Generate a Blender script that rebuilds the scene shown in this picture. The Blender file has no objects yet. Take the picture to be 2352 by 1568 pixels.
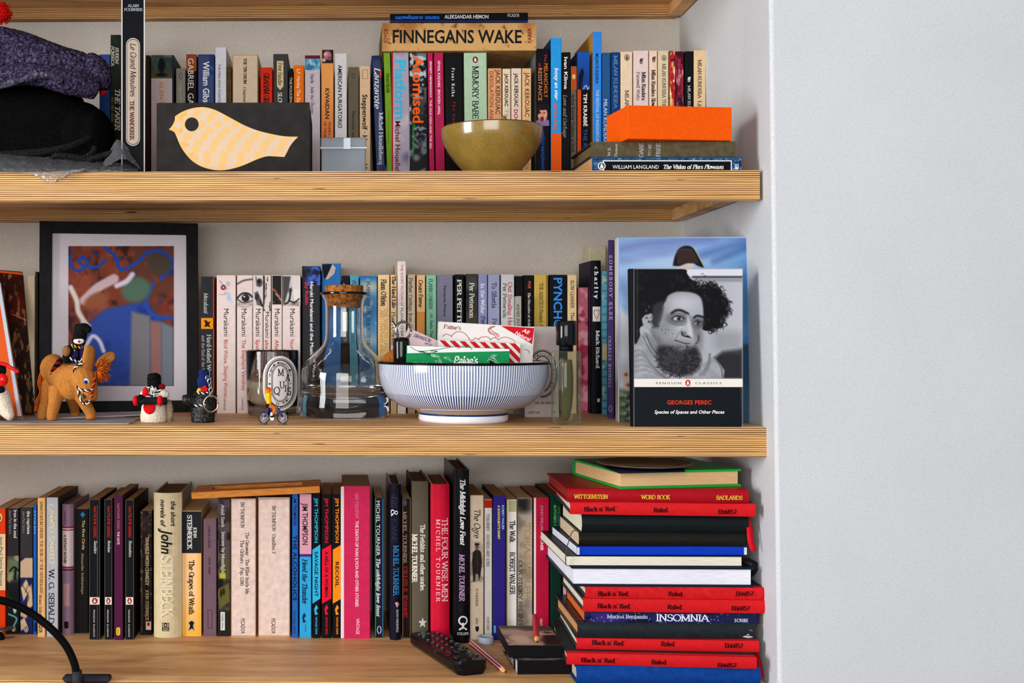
import bpy, bmesh, math, random
import numpy as np
from mathutils import Vector, Matrix
random.seed(7)
SC = bpy.context.scene
COL = SC.collection
# ------------------------------------------------------------------ camera
F, D, EYE = 2711.0, 1.45, 1.5            # focal length in pixels (2352 wide), distance to the shelf fronts, eye height
CX, CY, YAW = 725.0, 765.0, math.atan(0.0186)
cam_d = bpy.data.cameras.new('camera'); cam = bpy.data.objects.new('camera', cam_d); COL.objects.link(cam)
cam.location = (0, -D, EYE); cam.rotation_euler = (math.pi/2, 0, YAW)
cam_d.sensor_width = 36; cam_d.lens = F/2352*36
cam_d.shift_x = (1176-CX)/2352; cam_d.shift_y = -(784-CY)/2352
cam_d.clip_start = .05; SC.camera = cam
# ------------------------------------------------------------------ light
W = bpy.data.worlds.new('world'); SC.world = W; W.use_nodes = True
bg = W.node_tree.nodes['Background']; bg.inputs[0].default_value = (0.86, 0.90, 1.0, 1); bg.inputs[1].default_value = 0.36
def area(name, loc, aim, sx, sy, power, col):
    l = bpy.data.lights.new(name, 'AREA'); l.shape = 'RECTANGLE'; l.size = sx; l.size_y = sy; l.energy = power; l.color = col
    o = bpy.data.objects.new(name, l); COL.objects.link(o); o.location = loc
    o.rotation_euler = (Vector(aim)-Vector(loc)).to_track_quat('-Z', 'Y').to_euler(); return o
area('window_light', (-.25, -2.75, 1.88), (.1, .1, 1.45), 1.7, 1.4, 53, (1.0, .985, .965))
area('side_fill_light', (-2.6, -1.35, 1.75), (.5, .0, 1.5), 1.0, 1.5, 86, (.97, .985, 1.0))  # unseen fill lamp added at far left to brighten the side wall
SC.view_settings.view_transform = 'Standard'; SC.view_settings.look = 'None'
SC.view_settings.exposure = 0.0; SC.view_settings.gamma = 1; SC.view_settings.use_curve_mapping = False
SC.cycles.max_bounces = 10; SC.cycles.transmission_bounces = 8; SC.cycles.transparent_max_bounces = 12

# ------------------------------------------------------------------ where things stand
def rays(px, py):
    u = (np.asarray(px, float)-CX)/F; v = (CY-np.asarray(py, float))/F
    c, s = math.cos(YAW), math.sin(YAW)
    return np.stack([u*c-s, c+u*s, v], -1)
CAM = np.array([0, -D, EYE])
def P(px, py, Y):                         # the point seen at a pixel, at depth Y behind the shelf fronts
    r = rays(px, py); return Vector(CAM + r*(D+Y)/r[1])
def PZ(px, py, z):                        # the same on a level surface
    r = rays(px, py); return Vector(CAM + r*(z-EYE)/r[2])
def scale_at(Y): return F/(D+Y)           # pixels per metre
SHELF = {2: P(0, 395, 0).z, 3: P(0, 978, 0).z, 4: P(0, 1562, 0).z}
BACK = .378
def lin(c):
    c = np.asarray(c, float)/255.0
    return np.where(c <= .04045, c/12.92, ((c+.055)/1.055)**2.4)

def tone(c): return np.clip(1.04*np.power(c, 1.2), 0, 1)      # reflectance of an inked or painted surface that photographs as this colour
# ------------------------------------------------------------------ materials
_m = {}
def new_mat(name):
    m = bpy.data.materials.new(name); m.use_nodes = True
    return m, m.node_tree.nodes, m.node_tree.links, m.node_tree.nodes['Principled BSDF']
def mat(col, rough=.5, grain=.05, scale=260.0, metal=0.0, bump=0.0, spec=.06, stretch=(1,1,1), coat=0.0):
    key = (tuple(col), rough, grain, scale, metal, bump, spec, stretch, coat)
    if key in _m: return _m[key]
    m, N, L, b = new_mat('paint_%d' % len(_m)); c = tone(lin(col))
    tc = N.new('ShaderNodeTexCoord'); mp = N.new('ShaderNodeMapping'); mp.inputs['Scale'].default_value = stretch
    nz = N.new('ShaderNodeTexNoise'); nz.inputs['Scale'].default_value = scale; nz.inputs['Detail'].default_value = 4
    L.new(tc.outputs['Object'], mp.inputs[0]); L.new(mp.outputs[0], nz.inputs['Vector'])
    r = N.new('ShaderNodeValToRGB'); r.color_ramp.elements[0].position = .3; r.color_ramp.elements[1].position = .7
    r.color_ramp.elements[0].color = (*np.clip(c*(1-grain*1.6), 0, 1), 1); r.color_ramp.elements[1].color = (*np.clip(c*(1+grain)+grain*.012, 0, 1), 1)
    L.new(nz.outputs[0], r.inputs[0]); L.new(r.outputs[0], b.inputs['Base Color'])
    b.inputs['Roughness'].default_value = rough; b.inputs['Metallic'].default_value = metal
    b.inputs['Specular IOR Level'].default_value = spec; b.inputs['Coat Weight'].default_value = coat
    if bump:
        bp = N.new('ShaderNodeBump'); bp.inputs['Strength'].default_value = bump; bp.inputs['Distance'].default_value = .001
        L.new(nz.outputs[0], bp.inputs['Height']); L.new(bp.outputs[0], b.inputs['Normal'])
    _m[key] = m; return m
def ink(col, rough=.5): return mat(col, rough, .05, 900.0)
def pages(col): return mat(col, .8, .12, 60.0, stretch=(40, 1, 1), spec=.1)
def print_mat(rough=.45):
    if ('print', rough) in _m: return _m[('print', rough)]
    m, N, L, b = new_mat('printed_paper'); a = N.new('ShaderNodeAttribute'); a.attribute_name = 'Col'
    L.new(a.outputs['Color'], b.inputs['Base Color']); b.inputs['Roughness'].default_value = rough; b.inputs['Specular IOR Level'].default_value = .08
    _m[('print', rough)] = m; return m
def glass(col=(1,1,1), rough=.0, ior=1.47):
    key = ('glass', col, rough, ior)
    if key in _m: return _m[key]
    m, N, L, b = new_mat('glass'); b.inputs['Base Color'].default_value = (*col, 1); b.inputs['Roughness'].default_value = rough
    b.inputs['Transmission Weight'].default_value = 1; b.inputs['IOR'].default_value = ior
    _m[key] = m; return m

# ------------------------------------------------------------------ objects
def obj(name, verts, faces, m, parent=None, smooth=False, kind=None, label=None):
    me = bpy.data.meshes.new(name); me.from_pydata([tuple(map(float, v)) for v in verts], [], [tuple(f) for f in faces])
    me.update(); o = bpy.data.objects.new(name, me); COL.objects.link(o)
    for k in (m if isinstance(m, (list, tuple)) else [m]): me.materials.append(k)
    if smooth: me.polygons.foreach_set('use_smooth', [True]*len(me.polygons))
    if parent is not None: o.parent = parent
    if kind: o['kind'] = kind
    if label: o['label'] = label
    return o
def from_bm(name, bm, m, parent=None, smooth=False, **k):
    bmesh.ops.recalc_face_normals(bm, faces=bm.faces[:])
    me = bpy.data.meshes.new(name); bm.to_mesh(me); bm.free(); o = bpy.data.objects.new(name, me); COL.objects.link(o)
    for q in (m if isinstance(m, (list, tuple)) else [m]): me.materials.append(q)
    if smooth: me.polygons.foreach_set('use_smooth', [True]*len(me.polygons))
    if parent is not None: o.parent = parent
    for a, b in k.items():
        if b: o[a] = b
    return o
def tag(o, label, cat, group=None):
    o['label'] = label; o['category'] = cat
    if group: o['group'] = group
    return o
def thing(name, label, cat, loc, group=None, M=None):
    o = bpy.data.objects.new(name, None); COL.objects.link(o); o.empty_display_size = .02
    o.matrix_world = M if M is not None else Matrix.Translation(loc)
    return tag(o, label, cat, group)
def box_bm(bm, c, s, M=None, bev=0, seg=2):
    r = bmesh.ops.create_cube(bm, size=1); vs = r['verts']
    bmesh.ops.scale(bm, vec=s, verts=vs); bmesh.ops.translate(bm, vec=c, verts=vs)
    if bev:
        es = list({e for v in vs for e in v.link_edges})
        q = bmesh.ops.bevel(bm, geom=es, offset=bev, segments=seg, affect='EDGES', profile=.5)
        vs = list({v for f in q['faces'] for v in f.verts} | {v for v in vs if v.is_valid})
    if M is not None: bmesh.ops.transform(bm, matrix=M, verts=vs)
    return vs
def box(name, lo, hi, m, parent=None, bev=0, **k):
    bm = bmesh.new(); lo, hi = Vector(lo), Vector(hi); box_bm(bm, (lo+hi)/2, hi-lo, bev=bev)
    return from_bm(name, bm, m, parent, **k)
def lathe_bm(bm, prof, n=48, c=(0,0,0), M=None, uv=None):
    rings = []; vs = []
    for r, z in prof:
        if r < 1e-6: v = bm.verts.new((c[0], c[1], c[2]+z)); rings.append([v]*n); vs.append(v)
        else:
            ring = [bm.verts.new((c[0]+r*math.cos(2*math.pi*i/n), c[1]+r*math.sin(2*math.pi*i/n), c[2]+z)) for i in range(n)]
            rings.append(ring); vs += ring
    for a, b in zip(rings, rings[1:]):
        for i in range(n):
            q = [a[i], a[(i+1) % n], b[(i+1) % n], b[i]]; u = []
            for v in q:
                if v not in u: u.append(v)
            if len(u) > 2:
                try: bm.faces.new(u)
                except ValueError: pass
    if M is not None: bmesh.ops.transform(bm, matrix=M, verts=vs)
    return vs
def lathe(name, prof, m, parent=None, n=48, smooth=True, **k):
    bm = bmesh.new(); lathe_bm(bm, prof, n); return from_bm(name, bm, m, parent, smooth, **k)
def smooth_path(pts, sub=6):
    pts = [Vector(p) for p in pts]
    if len(pts) < 3: return pts
    q = [pts[0]*2-pts[1]] + pts + [pts[-1]*2-pts[-2]]; out = []
    for i in range(1, len(q)-2):
        a, b, c, d = q[i-1:i+3]
        for k in range(sub):
            t = k/sub
            out.append(.5*((2*b)+(c-a)*t+(2*a-5*b+4*c-d)*t*t+(3*b-a-3*c+d)*t**3))
    return out+[pts[-1]]
def tube_bm(bm, pts, rad, n=8, cap=True, flat=1.0):
    pts = [Vector(p) for p in pts]; N = len(pts)
    if not isinstance(rad, (list, tuple)): rad = [rad]*N
    if len(rad) != N: rad = list(np.interp(np.linspace(0, 1, N), np.linspace(0, 1, len(rad)), rad))
    rings = []; ref = None
    for i, p in enumerate(pts):
        t = (pts[min(i+1, N-1)]-pts[max(i-1, 0)]); t = t.normalized() if t.length > 1e-9 else Vector((0, 0, 1))
        if ref is None: ref = t.orthogonal().normalized()
        ref = (ref-t*ref.dot(t)); ref = ref.normalized() if ref.length > 1e-6 else t.orthogonal().normalized()
        b = t.cross(ref)
        rings.append([bm.verts.new(p+(ref*math.cos(2*math.pi*k/n)+b*flat*math.sin(2*math.pi*k/n))*rad[i]) for k in range(n)])
    for a, b in zip(rings, rings[1:]):
        for k in range(n): bm.faces.new((a[k], a[(k+1) % n], b[(k+1) % n], b[k]))
    if cap: bm.faces.new(rings[0][::-1]); bm.faces.new(rings[-1])
    return [v for r in rings for v in r]
def tube(name, pts, rad, m, parent=None, n=8, sub=6, flat=1.0, **k):
    bm = bmesh.new(); tube_bm(bm, smooth_path(pts, sub) if sub else pts, rad, n, flat=flat); return from_bm(name, bm, m, parent, True, **k)
def ball_bm(bm, c, r, u=16, v=10, M=None):
    q = bmesh.ops.create_uvsphere(bm, u_segments=u, v_segments=v, radius=1); vs = q['verts']
    bmesh.ops.scale(bm, vec=r if hasattr(r, '__len__') else (r, r, r), verts=vs)
    if M is not None: bmesh.ops.transform(bm, matrix=M, verts=vs)
    bmesh.ops.translate(bm, vec=c, verts=vs); return vs
def ball(name, c, r, m, parent=None, u=16, v=10, M=None, **k):
    bm = bmesh.new(); ball_bm(bm, c, r, u, v, M); return from_bm(name, bm, m, parent, True, **k)
def remesh(name, bm, m, parent, size, smooth=6, amp=0.0):
    """one continuous skin round overlapping lumps"""
    bmesh.ops.recalc_face_normals(bm, faces=bm.faces[:])
    me = bpy.data.meshes.new('tmp'); bm.to_mesh(me); bm.free(); t = bpy.data.objects.new('tmp', me); COL.objects.link(t)
    r = t.modifiers.new('r', 'REMESH'); r.mode = 'VOXEL'; r.voxel_size = size
    s = t.modifiers.new('s', 'SMOOTH'); s.iterations = smooth; s.factor = .5
    dg = bpy.context.evaluated_depsgraph_get(); me2 = bpy.data.meshes.new_from_object(t.evaluated_get(dg)); bpy.data.objects.remove(t)
    me2.name = name; o = bpy.data.objects.new(name, me2); COL.objects.link(o); me2.materials.clear(); me2.materials.append(m)
    if amp:
        rng = np.random.default_rng(3); n = len(me2.vertices); co = np.empty(n*3, np.float32); me2.vertices.foreach_get('co', co)
        co += rng.normal(0, amp, n*3).astype(np.float32); me2.vertices.foreach_set('co', co)
    me2.polygons.foreach_set('use_smooth', [True]*len(me2.polygons)); o.parent = parent; return o

# ------------------------------------------------------------------ lettering
SER = {}
def _g(ch, w, s): SER[ch] = (w, s)
for line in """A 6.3|l.3,0,3.1,7;l3.1,7,5.9,0;l1.4,2.4,4.9,2.4;s.4,0;s5.9,0
B 5.4|l1,0,1,7;l.5,7,2.8,7;a2.8,5.4,1.7,1.6,90,-90;l1,3.8,2.8,3.8;a2.8,1.9,2.1,1.9,90,-90;l.5,0,2.8,0
C 6|a3.6,3.5,3.1,3.5,48,312;l5.6,6.6,5.6,5
D 6.5|l1,0,1,7;l.5,7,2.6,7;a2.6,3.5,3.3,3.5,90,-90;l.5,0,2.6,0
E 5.3|l1,0,1,7;l.5,7,4.7,7;l1,3.6,3.8,3.6;l.5,0,4.9,0;l4.7,7,4.7,5.6;l4.9,0,4.9,1.5;l3.8,4.3,3.8,2.9
F 5|l1,0,1,7;l.5,7,4.7,7;l1,3.6,3.8,3.6;l4.7,7,4.7,5.6;l3.8,4.3,3.8,2.9;s1,0
G 6.4|a3.6,3.5,3.1,3.5,48,330;l5.6,6.6,5.6,5;l5.8,.5,5.8,3;s5.6,3
H 6.6|l1,0,1,7;l5.6,0,5.6,7;l1,3.6,5.6,3.6;s1,0;s1,7;s5.6,0;s5.6,7
I 2.6|l1.3,0,1.3,7;s1.3,0;s1.3,7
J 3.2|l2,7,2,.6;a.9,.6,1.1,1.6,0,-130;s2,7
K 6|l1,0,1,7;l1,3,5,7;l2.4,4.2,5.5,0;s1,0;s1,7;s4.8,7;s5.4,0
L 5|l1,0,1,7;l.5,0,4.6,0;l4.6,0,4.6,1.6;s1,7
M 7.8|l1,0,1,7;l1,7,3.9,.4;l3.9,.4,6.8,7;l6.8,7,6.8,0;s1,0;s6.8,0;s.8,7;s7,7
N 6.8|l1,0,1,7;l1,7,5.7,0;l5.7,0,5.7,7;s1,0;s.8,7;s5.7,7
O 7|a3.5,3.5,3.1,3.5,0,360
P 5.2|l1,0,1,7;l.5,7,2.7,7;a2.7,5.2,2,1.8,90,-90;l1,3.4,2.7,3.4;s1,0
Q 7|a3.5,3.5,3.1,3.5,0,360;l3.6,1.2,6.4,-1.4
R 5.9|l1,0,1,7;l.5,7,2.7,7;a2.7,5.3,2,1.7,90,-90;l1,3.6,2.7,3.6;l2.6,3.6,5.4,0;s1,0;s5.4,0
S 5|a2.6,5.3,1.8,1.7,40,270;a2.5,1.8,2,1.8,90,-145;l4.3,6.8,4.3,5.4;l.6,.2,.6,1.7
T 6|l3,0,3,7;l.4,7,5.6,7;l.4,7.2,.4,5.6;l5.6,7.2,5.6,5.6;s3,0
U 6.4|l1,7,1,2.2;a3.2,2.2,2.2,2.2,180,360;l5.4,2.2,5.4,7;s1,7;s5.4,7
V 6.2|l.4,7,3.1,0;l3.1,0,5.8,7;s.5,7;s5.7,7
W 8.8|l.4,7,2.4,0;l2.4,0,4.4,7;l4.4,7,6.4,0;l6.4,0,8.4,7;s.5,7;s8.3,7
X 6|l.6,7,5.4,0;l.6,0,5.4,7;s.6,0;s5.4,0;s.6,7;s5.4,7
Y 6|l.4,7,3,3.4;l3,3.4,5.6,7;l3,3.4,3,0;s3,0;s.5,7;s5.5,7
Z 5.4|l.6,7,4.8,7;l4.8,7,.6,0;l.6,0,4.9,0;l.6,7,.6,5.7;l4.9,0,4.9,1.4
a 4.6|l3.5,3.2,3.5,.3;a2.2,3.2,1.3,1.4,0,150;a2,1.3,1.4,1.35,60,330;l2.6,2.7,3.5,2.7;s3.9,.1
b 4.8|l1,7,1,0;a2.5,2.3,1.7,2.3,125,-125;s.8,7
c 4.1|a2.4,2.3,1.8,2.3,45,315
d 4.9|l3.8,7,3.8,0;a2.3,2.3,1.7,2.3,55,305;s3.6,7;s4,0
e 4.3|a2.3,2.3,1.7,2.3,0,315;l.6,2.3,4,2.3
f 3|l1.4,0,1.4,5.8;a2.5,5.8,1.1,1.3,180,50;l.3,4.6,2.7,4.6;s1.4,0
g 4.6|a2.2,3,1.5,1.6,0,360;a2.3,-.9,1.8,1.3,100,440;l3,4.4,4.3,4.7
h 5|l1,7,1,0;a2.5,3,1.4,1.7,170,0;l3.9,3,3.9,0;s1,0;s3.9,0;s.8,7
i 2.3|l1.1,0,1.1,4.6;s1.1,0;s.9,4.6;d1.1,6.4
j 2.2|l1.3,4.6,1.3,-1;a.4,-1,.9,1.2,0,-120;s1,4.6;d1.3,6.4
k 4.9|l1,7,1,0;l1,2,3.8,4.6;l2,3,4.3,0;s1,0;s.8,7;s3.7,4.6;s4.3,0
l 2.3|l1.1,0,1.1,7;s1.1,0;s.9,7
m 7.4|l1,4.6,1,0;a2.3,3,1.3,1.7,170,0;l3.6,3,3.6,0;a4.9,3,1.3,1.7,170,0;l6.2,3,6.2,0;s1,0;s3.6,0;s6.2,0;s.8,4.6
n 5|l1,4.6,1,0;a2.5,3,1.4,1.7,170,0;l3.9,3,3.9,0;s1,0;s3.9,0;s.8,4.6
o 4.6|a2.3,2.3,1.8,2.3,0,360
p 4.8|l1,4.6,1,-2.2;a2.5,2.3,1.7,2.3,125,-125;s1,-2.2;s.8,4.6
q 4.9|l3.8,4.6,3.8,-2.2;a2.3,2.3,1.7,2.3,55,305;s3.8,-2.2
r 3.5|l1,4.6,1,0;a2.5,3,1.4,1.7,170,50;s1,0;s.8,4.6
s 3.8|a2,3.45,1.25,1.2,40,270;a1.9,1.15,1.45,1.15,90,-150
t 3.1|l1.3,6,1.3,1;a2.2,1,.9,1,180,300;l.3,4.5,2.7,4.5
u 5|l1,4.6,1,1.5;a2.4,1.5,1.4,1.5,180,350;l3.9,4.6,3.9,0;s.8,4.6;s3.7,4.6;s4.1,0
v 4.5|l.4,4.6,2.2,0;l2.2,0,4,4.6;s.5,4.6;s3.9,4.6
w 6.6|l.4,4.6,1.9,0;l1.9,0,3.3,4.6;l3.3,4.6,4.7,0;l4.7,0,6.2,4.6;s.5,4.6;s6.1,4.6
x 4.5|l.5,4.6,4,0;l.5,0,4,4.6;s.6,0;s3.9,0;s.6,4.6;s3.9,4.6
y 4.5|l.4,4.6,2.3,0;l4,4.6,1.5,-2;s.5,4.6;s3.9,4.6
z 4|l.5,4.5,3.6,4.5;l3.6,4.5,.4,.1;l.4,.1,3.7,.1
0 5|a2.5,3.5,2,3.5,0,360
1 3.6|l1.9,0,1.9,7;l.7,5.9,1.9,7;s1.9,0
2 4.8|a2.4,5.2,1.8,1.8,170,-40;l3.8,4,.5,.1;l.5,.1,4.4,.1
5 4.8|l1,7,4.2,7;l1,7,.9,3.9;a2.3,2.2,2,2.2,130,-150
6 4.9|a2.5,2.1,1.9,2.1,0,360;a4.2,3.2,3.6,3.9,105,200
7 4.6|l.5,7,4.3,7;l4.3,7,1.9,0
8 4.8|a2.4,5.3,1.6,1.7,0,360;a2.4,1.8,1.9,1.8,0,360
3 4.6|a2.2,5.3,1.6,1.7,150,-90;a2.2,1.8,1.9,1.8,90,-150
4 4.8|l3.4,0,3.4,7;l3.4,7,.4,2;l.4,2,4.5,2
. 1.8|d.9,.4
, 1.8|d.9,.3;l1.1,.3,.6,-1
' 1.8|l.9,7,.8,5.4
- 3|l.5,2.4,2.5,2.4
& 6.8|a2.8,5.4,1.4,1.6,-60,240;l1.9,4.5,6,0;a2.6,1.7,2.1,1.8,120,370
! 2|l1,7,1,2;d1,.4""".split('\n'):
    _g(line[0], *(lambda a: (float(a[0]), a[1]))(line[2:].split('|')))
def serif_glyphs(text, bold=False, ital=False, track=0.0, script=False):
    thick, thin = (1.5, .70) if bold else (1.05, .54)
    V, Q, x0 = [], [], 0.0
    def quad(a, b, c, d):
        k = len(V); V.extend([a, b, c, d]); Q.append((k, k+1, k+2, k+3))
    for ch in text:
        ch = {'\u2019': "'", '\u2018': "'"}.get(ch, ch)
        if ch == ' ': x0 += 3.0+track; continue
        if ch not in SER: ch = {'\u00f6': 'o', '\u00fc': 'u', '\u00c9': 'E', '\u014d': 'o', '\u00d6': 'O'}.get(ch, '-')
        w, s = SER[ch]
        for p in s.split(';'):
            n = [float(k) for k in p[1:].split(',')]
            if p[0] == 'l':
                L = [(n[0], n[1]), (n[2], n[3])]
            elif p[0] == 'a':
                m = max(5, int(abs(n[5]-n[4])/30)+1)
                L = [(n[0]+n[2]*math.cos(math.radians(n[4]+(n[5]-n[4])*i/m)), n[1]+n[3]*math.sin(math.radians(n[4]+(n[5]-n[4])*i/m))) for i in range(m+1)]
            elif p[0] == 's':
                if script: continue
                h = thin*.58; k_ = 1.5 if bold else 1.25; quad((x0+n[0]-k_, n[1]-h), (x0+n[0]+k_, n[1]-h), (x0+n[0]+k_, n[1]+h), (x0+n[0]-k_, n[1]+h)); continue
            else:
                r = thick*.62; quad((x0+n[0]-r, n[1]-r), (x0+n[0]+r, n[1]-r), (x0+n[0]+r, n[1]+r), (x0+n[0]-r, n[1]+r)); continue
            pr = None
            for i, (a, b) in enumerate(L):
                t0 = L[max(i-1, 0)]; t1 = L[min(i+1, len(L)-1)]
                dx, dy = t1[0]-t0[0], t1[1]-t0[1]; l = math.hypot(dx, dy) or 1
                an = math.atan2(dy, dx); wd = (thin+(thick-thin)*abs(math.sin(an-.22)))*.5
                nx, ny = -dy/l*wd, dx/l*wd
                cur = ((x0+a+nx, b+ny), (x0+a-nx, b-ny))
                if pr: quad(pr[0], pr[1], cur[1], cur[0])
                pr = cur
        x0 += w+track
    V = np.array(V if V else [(0, 0)], float)/7.0
    if ital: V[:, 0] += V[:, 1]*.25
    return V, Q
_tc = bpy.data.curves.new('lettering', 'FONT'); _to = bpy.data.objects.new('lettering_source', _tc); _tc.resolution_u = 2
_b = {}
def sans_glyphs(text, bold=False, ital=False, track=0.0):
    _tc.body = text; _tc.offset = .018 if bold else 0.0; _tc.shear = .22 if ital else 0; _tc.space_character = 1+track*.12
    me = bpy.data.meshes.new_from_object(_to); n = len(me.vertices); co = np.empty(n*3, np.float32); me.vertices.foreach_get('co', co)
    V = co.reshape(-1, 3)[:, :2].astype(float)/.729; Q = [tuple(p.vertices) for p in me.polygons]; bpy.data.meshes.remove(me); return V, Q
def glyphs(text, style):
    """style letters: s serif, n sans, b bold, i italic, w widely spaced, h hand-written, m mixed spacing"""
    tr = 3.0 if 'w' in style else 0.0
    if 's' in style or 'h' in style: return serif_glyphs(text, 'b' in style, 'i' in style or 'h' in style, tr, 'h' in style)
    return sans_glyphs(text, 'b' in style, 'i' in style, tr)
def text_px(x0, y0, x1, y1, h, text, style):
    """letter outlines in photograph pixels, running from (x0,y0) to (x1,y1) with capitals h tall, centred on that line"""
    V, Q = glyphs(text, style); a = V[:, 0].min(); b = V[:, 0].max()
    L = math.hypot(x1-x0, y1-y0); dx, dy = (x1-x0)/L, (y1-y0)/L
    t = (V[:, 0]-a)/max(b-a, 1e-6)*L; up = (V[:, 1]-.5)*h
    return np.stack([x0+dx*t+dy*up, y0+dy*t-dx*up], 1), Q
# ------------------------------------------------------------------ printed pictures: a fine mesh that carries the print's own colours
class Canvas:
    def __init__(s, x0, x1, y0, y1, step, bg):
        nx = max(3, int((x1-x0)/step)+1); ny = max(3, int((y1-y0)/step)+1)
        s.X, s.Y = np.meshgrid(np.linspace(x0, x1, nx), np.linspace(y0, y1, ny)); s.nx, s.ny = nx, ny
        s.rgb = np.zeros(s.X.shape+(3,))+np.asarray(bg, float); s.soft = step*.6; s.rng = np.random.default_rng(int(x0*7+y0))
    def put(s, a, col):
        a = np.clip(a, 0, 1)[..., None]; s.rgb = s.rgb*(1-a)+np.asarray(col, float)*a; return s
    def ell(s, cx, cy, rx, ry, col, rot=0, soft=None, op=1, ring=None):
        c, n = math.cos(math.radians(rot)), math.sin(math.radians(rot)); X, Y = s.X-cx, s.Y-cy
        d = (np.hypot((X*c+Y*n)/rx, (-X*n+Y*c)/ry)-1)*min(rx, ry)
        if ring: d = np.abs(d)-ring
        return s.put(op*(.5-d/(2*(soft or s.soft))), col)
    def dist(s, pts, closed):
        P = list(pts)+([pts[0]] if closed else []); d = np.full(s.X.shape, 1e9); ins = np.zeros(s.X.shape, bool)
        for (ax, ay), (bx, by) in zip(P, P[1:]):
            ex, ey = bx-ax, by-ay; l = ex*ex+ey*ey+1e-9
            t = np.clip(((s.X-ax)*ex+(s.Y-ay)*ey)/l, 0, 1); d = np.minimum(d, np.hypot(s.X-ax-t*ex, s.Y-ay-t*ey))
            if closed:
                cond = ((ay > s.Y) != (by > s.Y)) & (s.X < (bx-ax)*(s.Y-ay)/(by-ay+1e-9)+ax); ins ^= cond
        return np.where(ins, -d, d) if closed else d
    def poly(s, pts, col, soft=None, op=1, smooth=False):
        if smooth: pts = [(v.x, v.y) for v in smooth_path([(x, y, 0) for x, y in list(pts)+[pts[0]]], 5)][:-1]
        return s.put(op*(.5-s.dist(pts, True)/(2*(soft or s.soft))), col)
    def line(s, pts, w, col, soft=None, op=1, smooth=True):
        if smooth and len(pts) > 2: pts = [(v.x, v.y) for v in smooth_path([(x, y, 0) for x, y in pts], 5)]
        return s.put(op*(.5-(s.dist(pts, False)-w/2)/(2*(soft or s.soft))), col)
    def rect(s, x0, x1, y0, y1, col, soft=None, op=1):
        f = soft or s.soft
        return s.put(op*np.clip(.5+np.minimum(s.X-x0, x1-s.X)/(2*f), 0, 1)*np.clip(.5+np.minimum(s.Y-y0, y1-s.Y)/(2*f), 0, 1), col)
    def noise(s, size, stretch=(1, 1)):
        gx = ((s.X-s.X.min())/(size*stretch[0])); gy = ((s.Y-s.Y.min())/(size*stretch[1]))
        g = s.rng.random((int(gy.max())+3, int(gx.max())+3)); i, j = gy.astype(int), gx.astype(int); fy, fx = gy-i, gx-j
        fy = fy*fy*(3-2*fy); fx = fx*fx*(3-2*fx)
        return (g[i, j]*(1-fx)+g[i, j+1]*fx)*(1-fy)+(g[i+1, j]*(1-fx)+g[i+1, j+1]*fx)*fy
    def fbm(s, size, stretch=(1, 1)): return s.noise(size, stretch)*.55+s.noise(size/2, stretch)*.3+s.noise(size/4, stretch)*.15
    def mottle(s, size, col, lo=.5, hi=.7, stretch=(1, 1), op=1):
        return s.put(op*(s.fbm(size, stretch)-lo)/(hi-lo), col)
    def vgrad(s, y0, y1, col, op=1): return s.put(op*np.clip((s.Y-y0)/(y1-y0), 0, 1), col)
    def hgrad(s, x0, x1, col, op=1): return s.put(op*np.clip((s.X-x0)/(x1-x0), 0, 1), col)
    def mesh(s, name, fmap, parent, keep=None, rough=.45, label=None):
        V = fmap(s.X.ravel(), s.Y.ravel()); i = np.arange(s.nx*s.ny).reshape(s.ny, s.nx)
        q = np.stack([i[:-1, :-1], i[1:, :-1], i[1:, 1:], i[:-1, 1:]], -1).reshape(-1, 4)
        if keep is not None:
            k = keep(s.X, s.Y).ravel(); q = q[k[q].all(1)]
        me = bpy.data.meshes.new(name); me.from_pydata(V.tolist(), [], q.tolist()); me.update()
        a = me.color_attributes.new('Col', 'FLOAT_COLOR', 'POINT')
        rgba = np.concatenate([tone(lin(np.clip(s.rgb, 0, 255))).reshape(-1, 3), np.ones((s.nx*s.ny, 1))], 1).astype(np.float32)
        a.data.foreach_set('color', rgba.ravel()); me.materials.append(print_mat(rough)); o = bpy.data.objects.new(name, me); COL.objects.link(o); o.parent = parent
        if label: o['label'] = label
        return o
def paint(x0, x1, y0, y1, step, bg, f):
    c = Canvas(x0, x1, y0, y1, step, bg); f(c); return c

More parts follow.
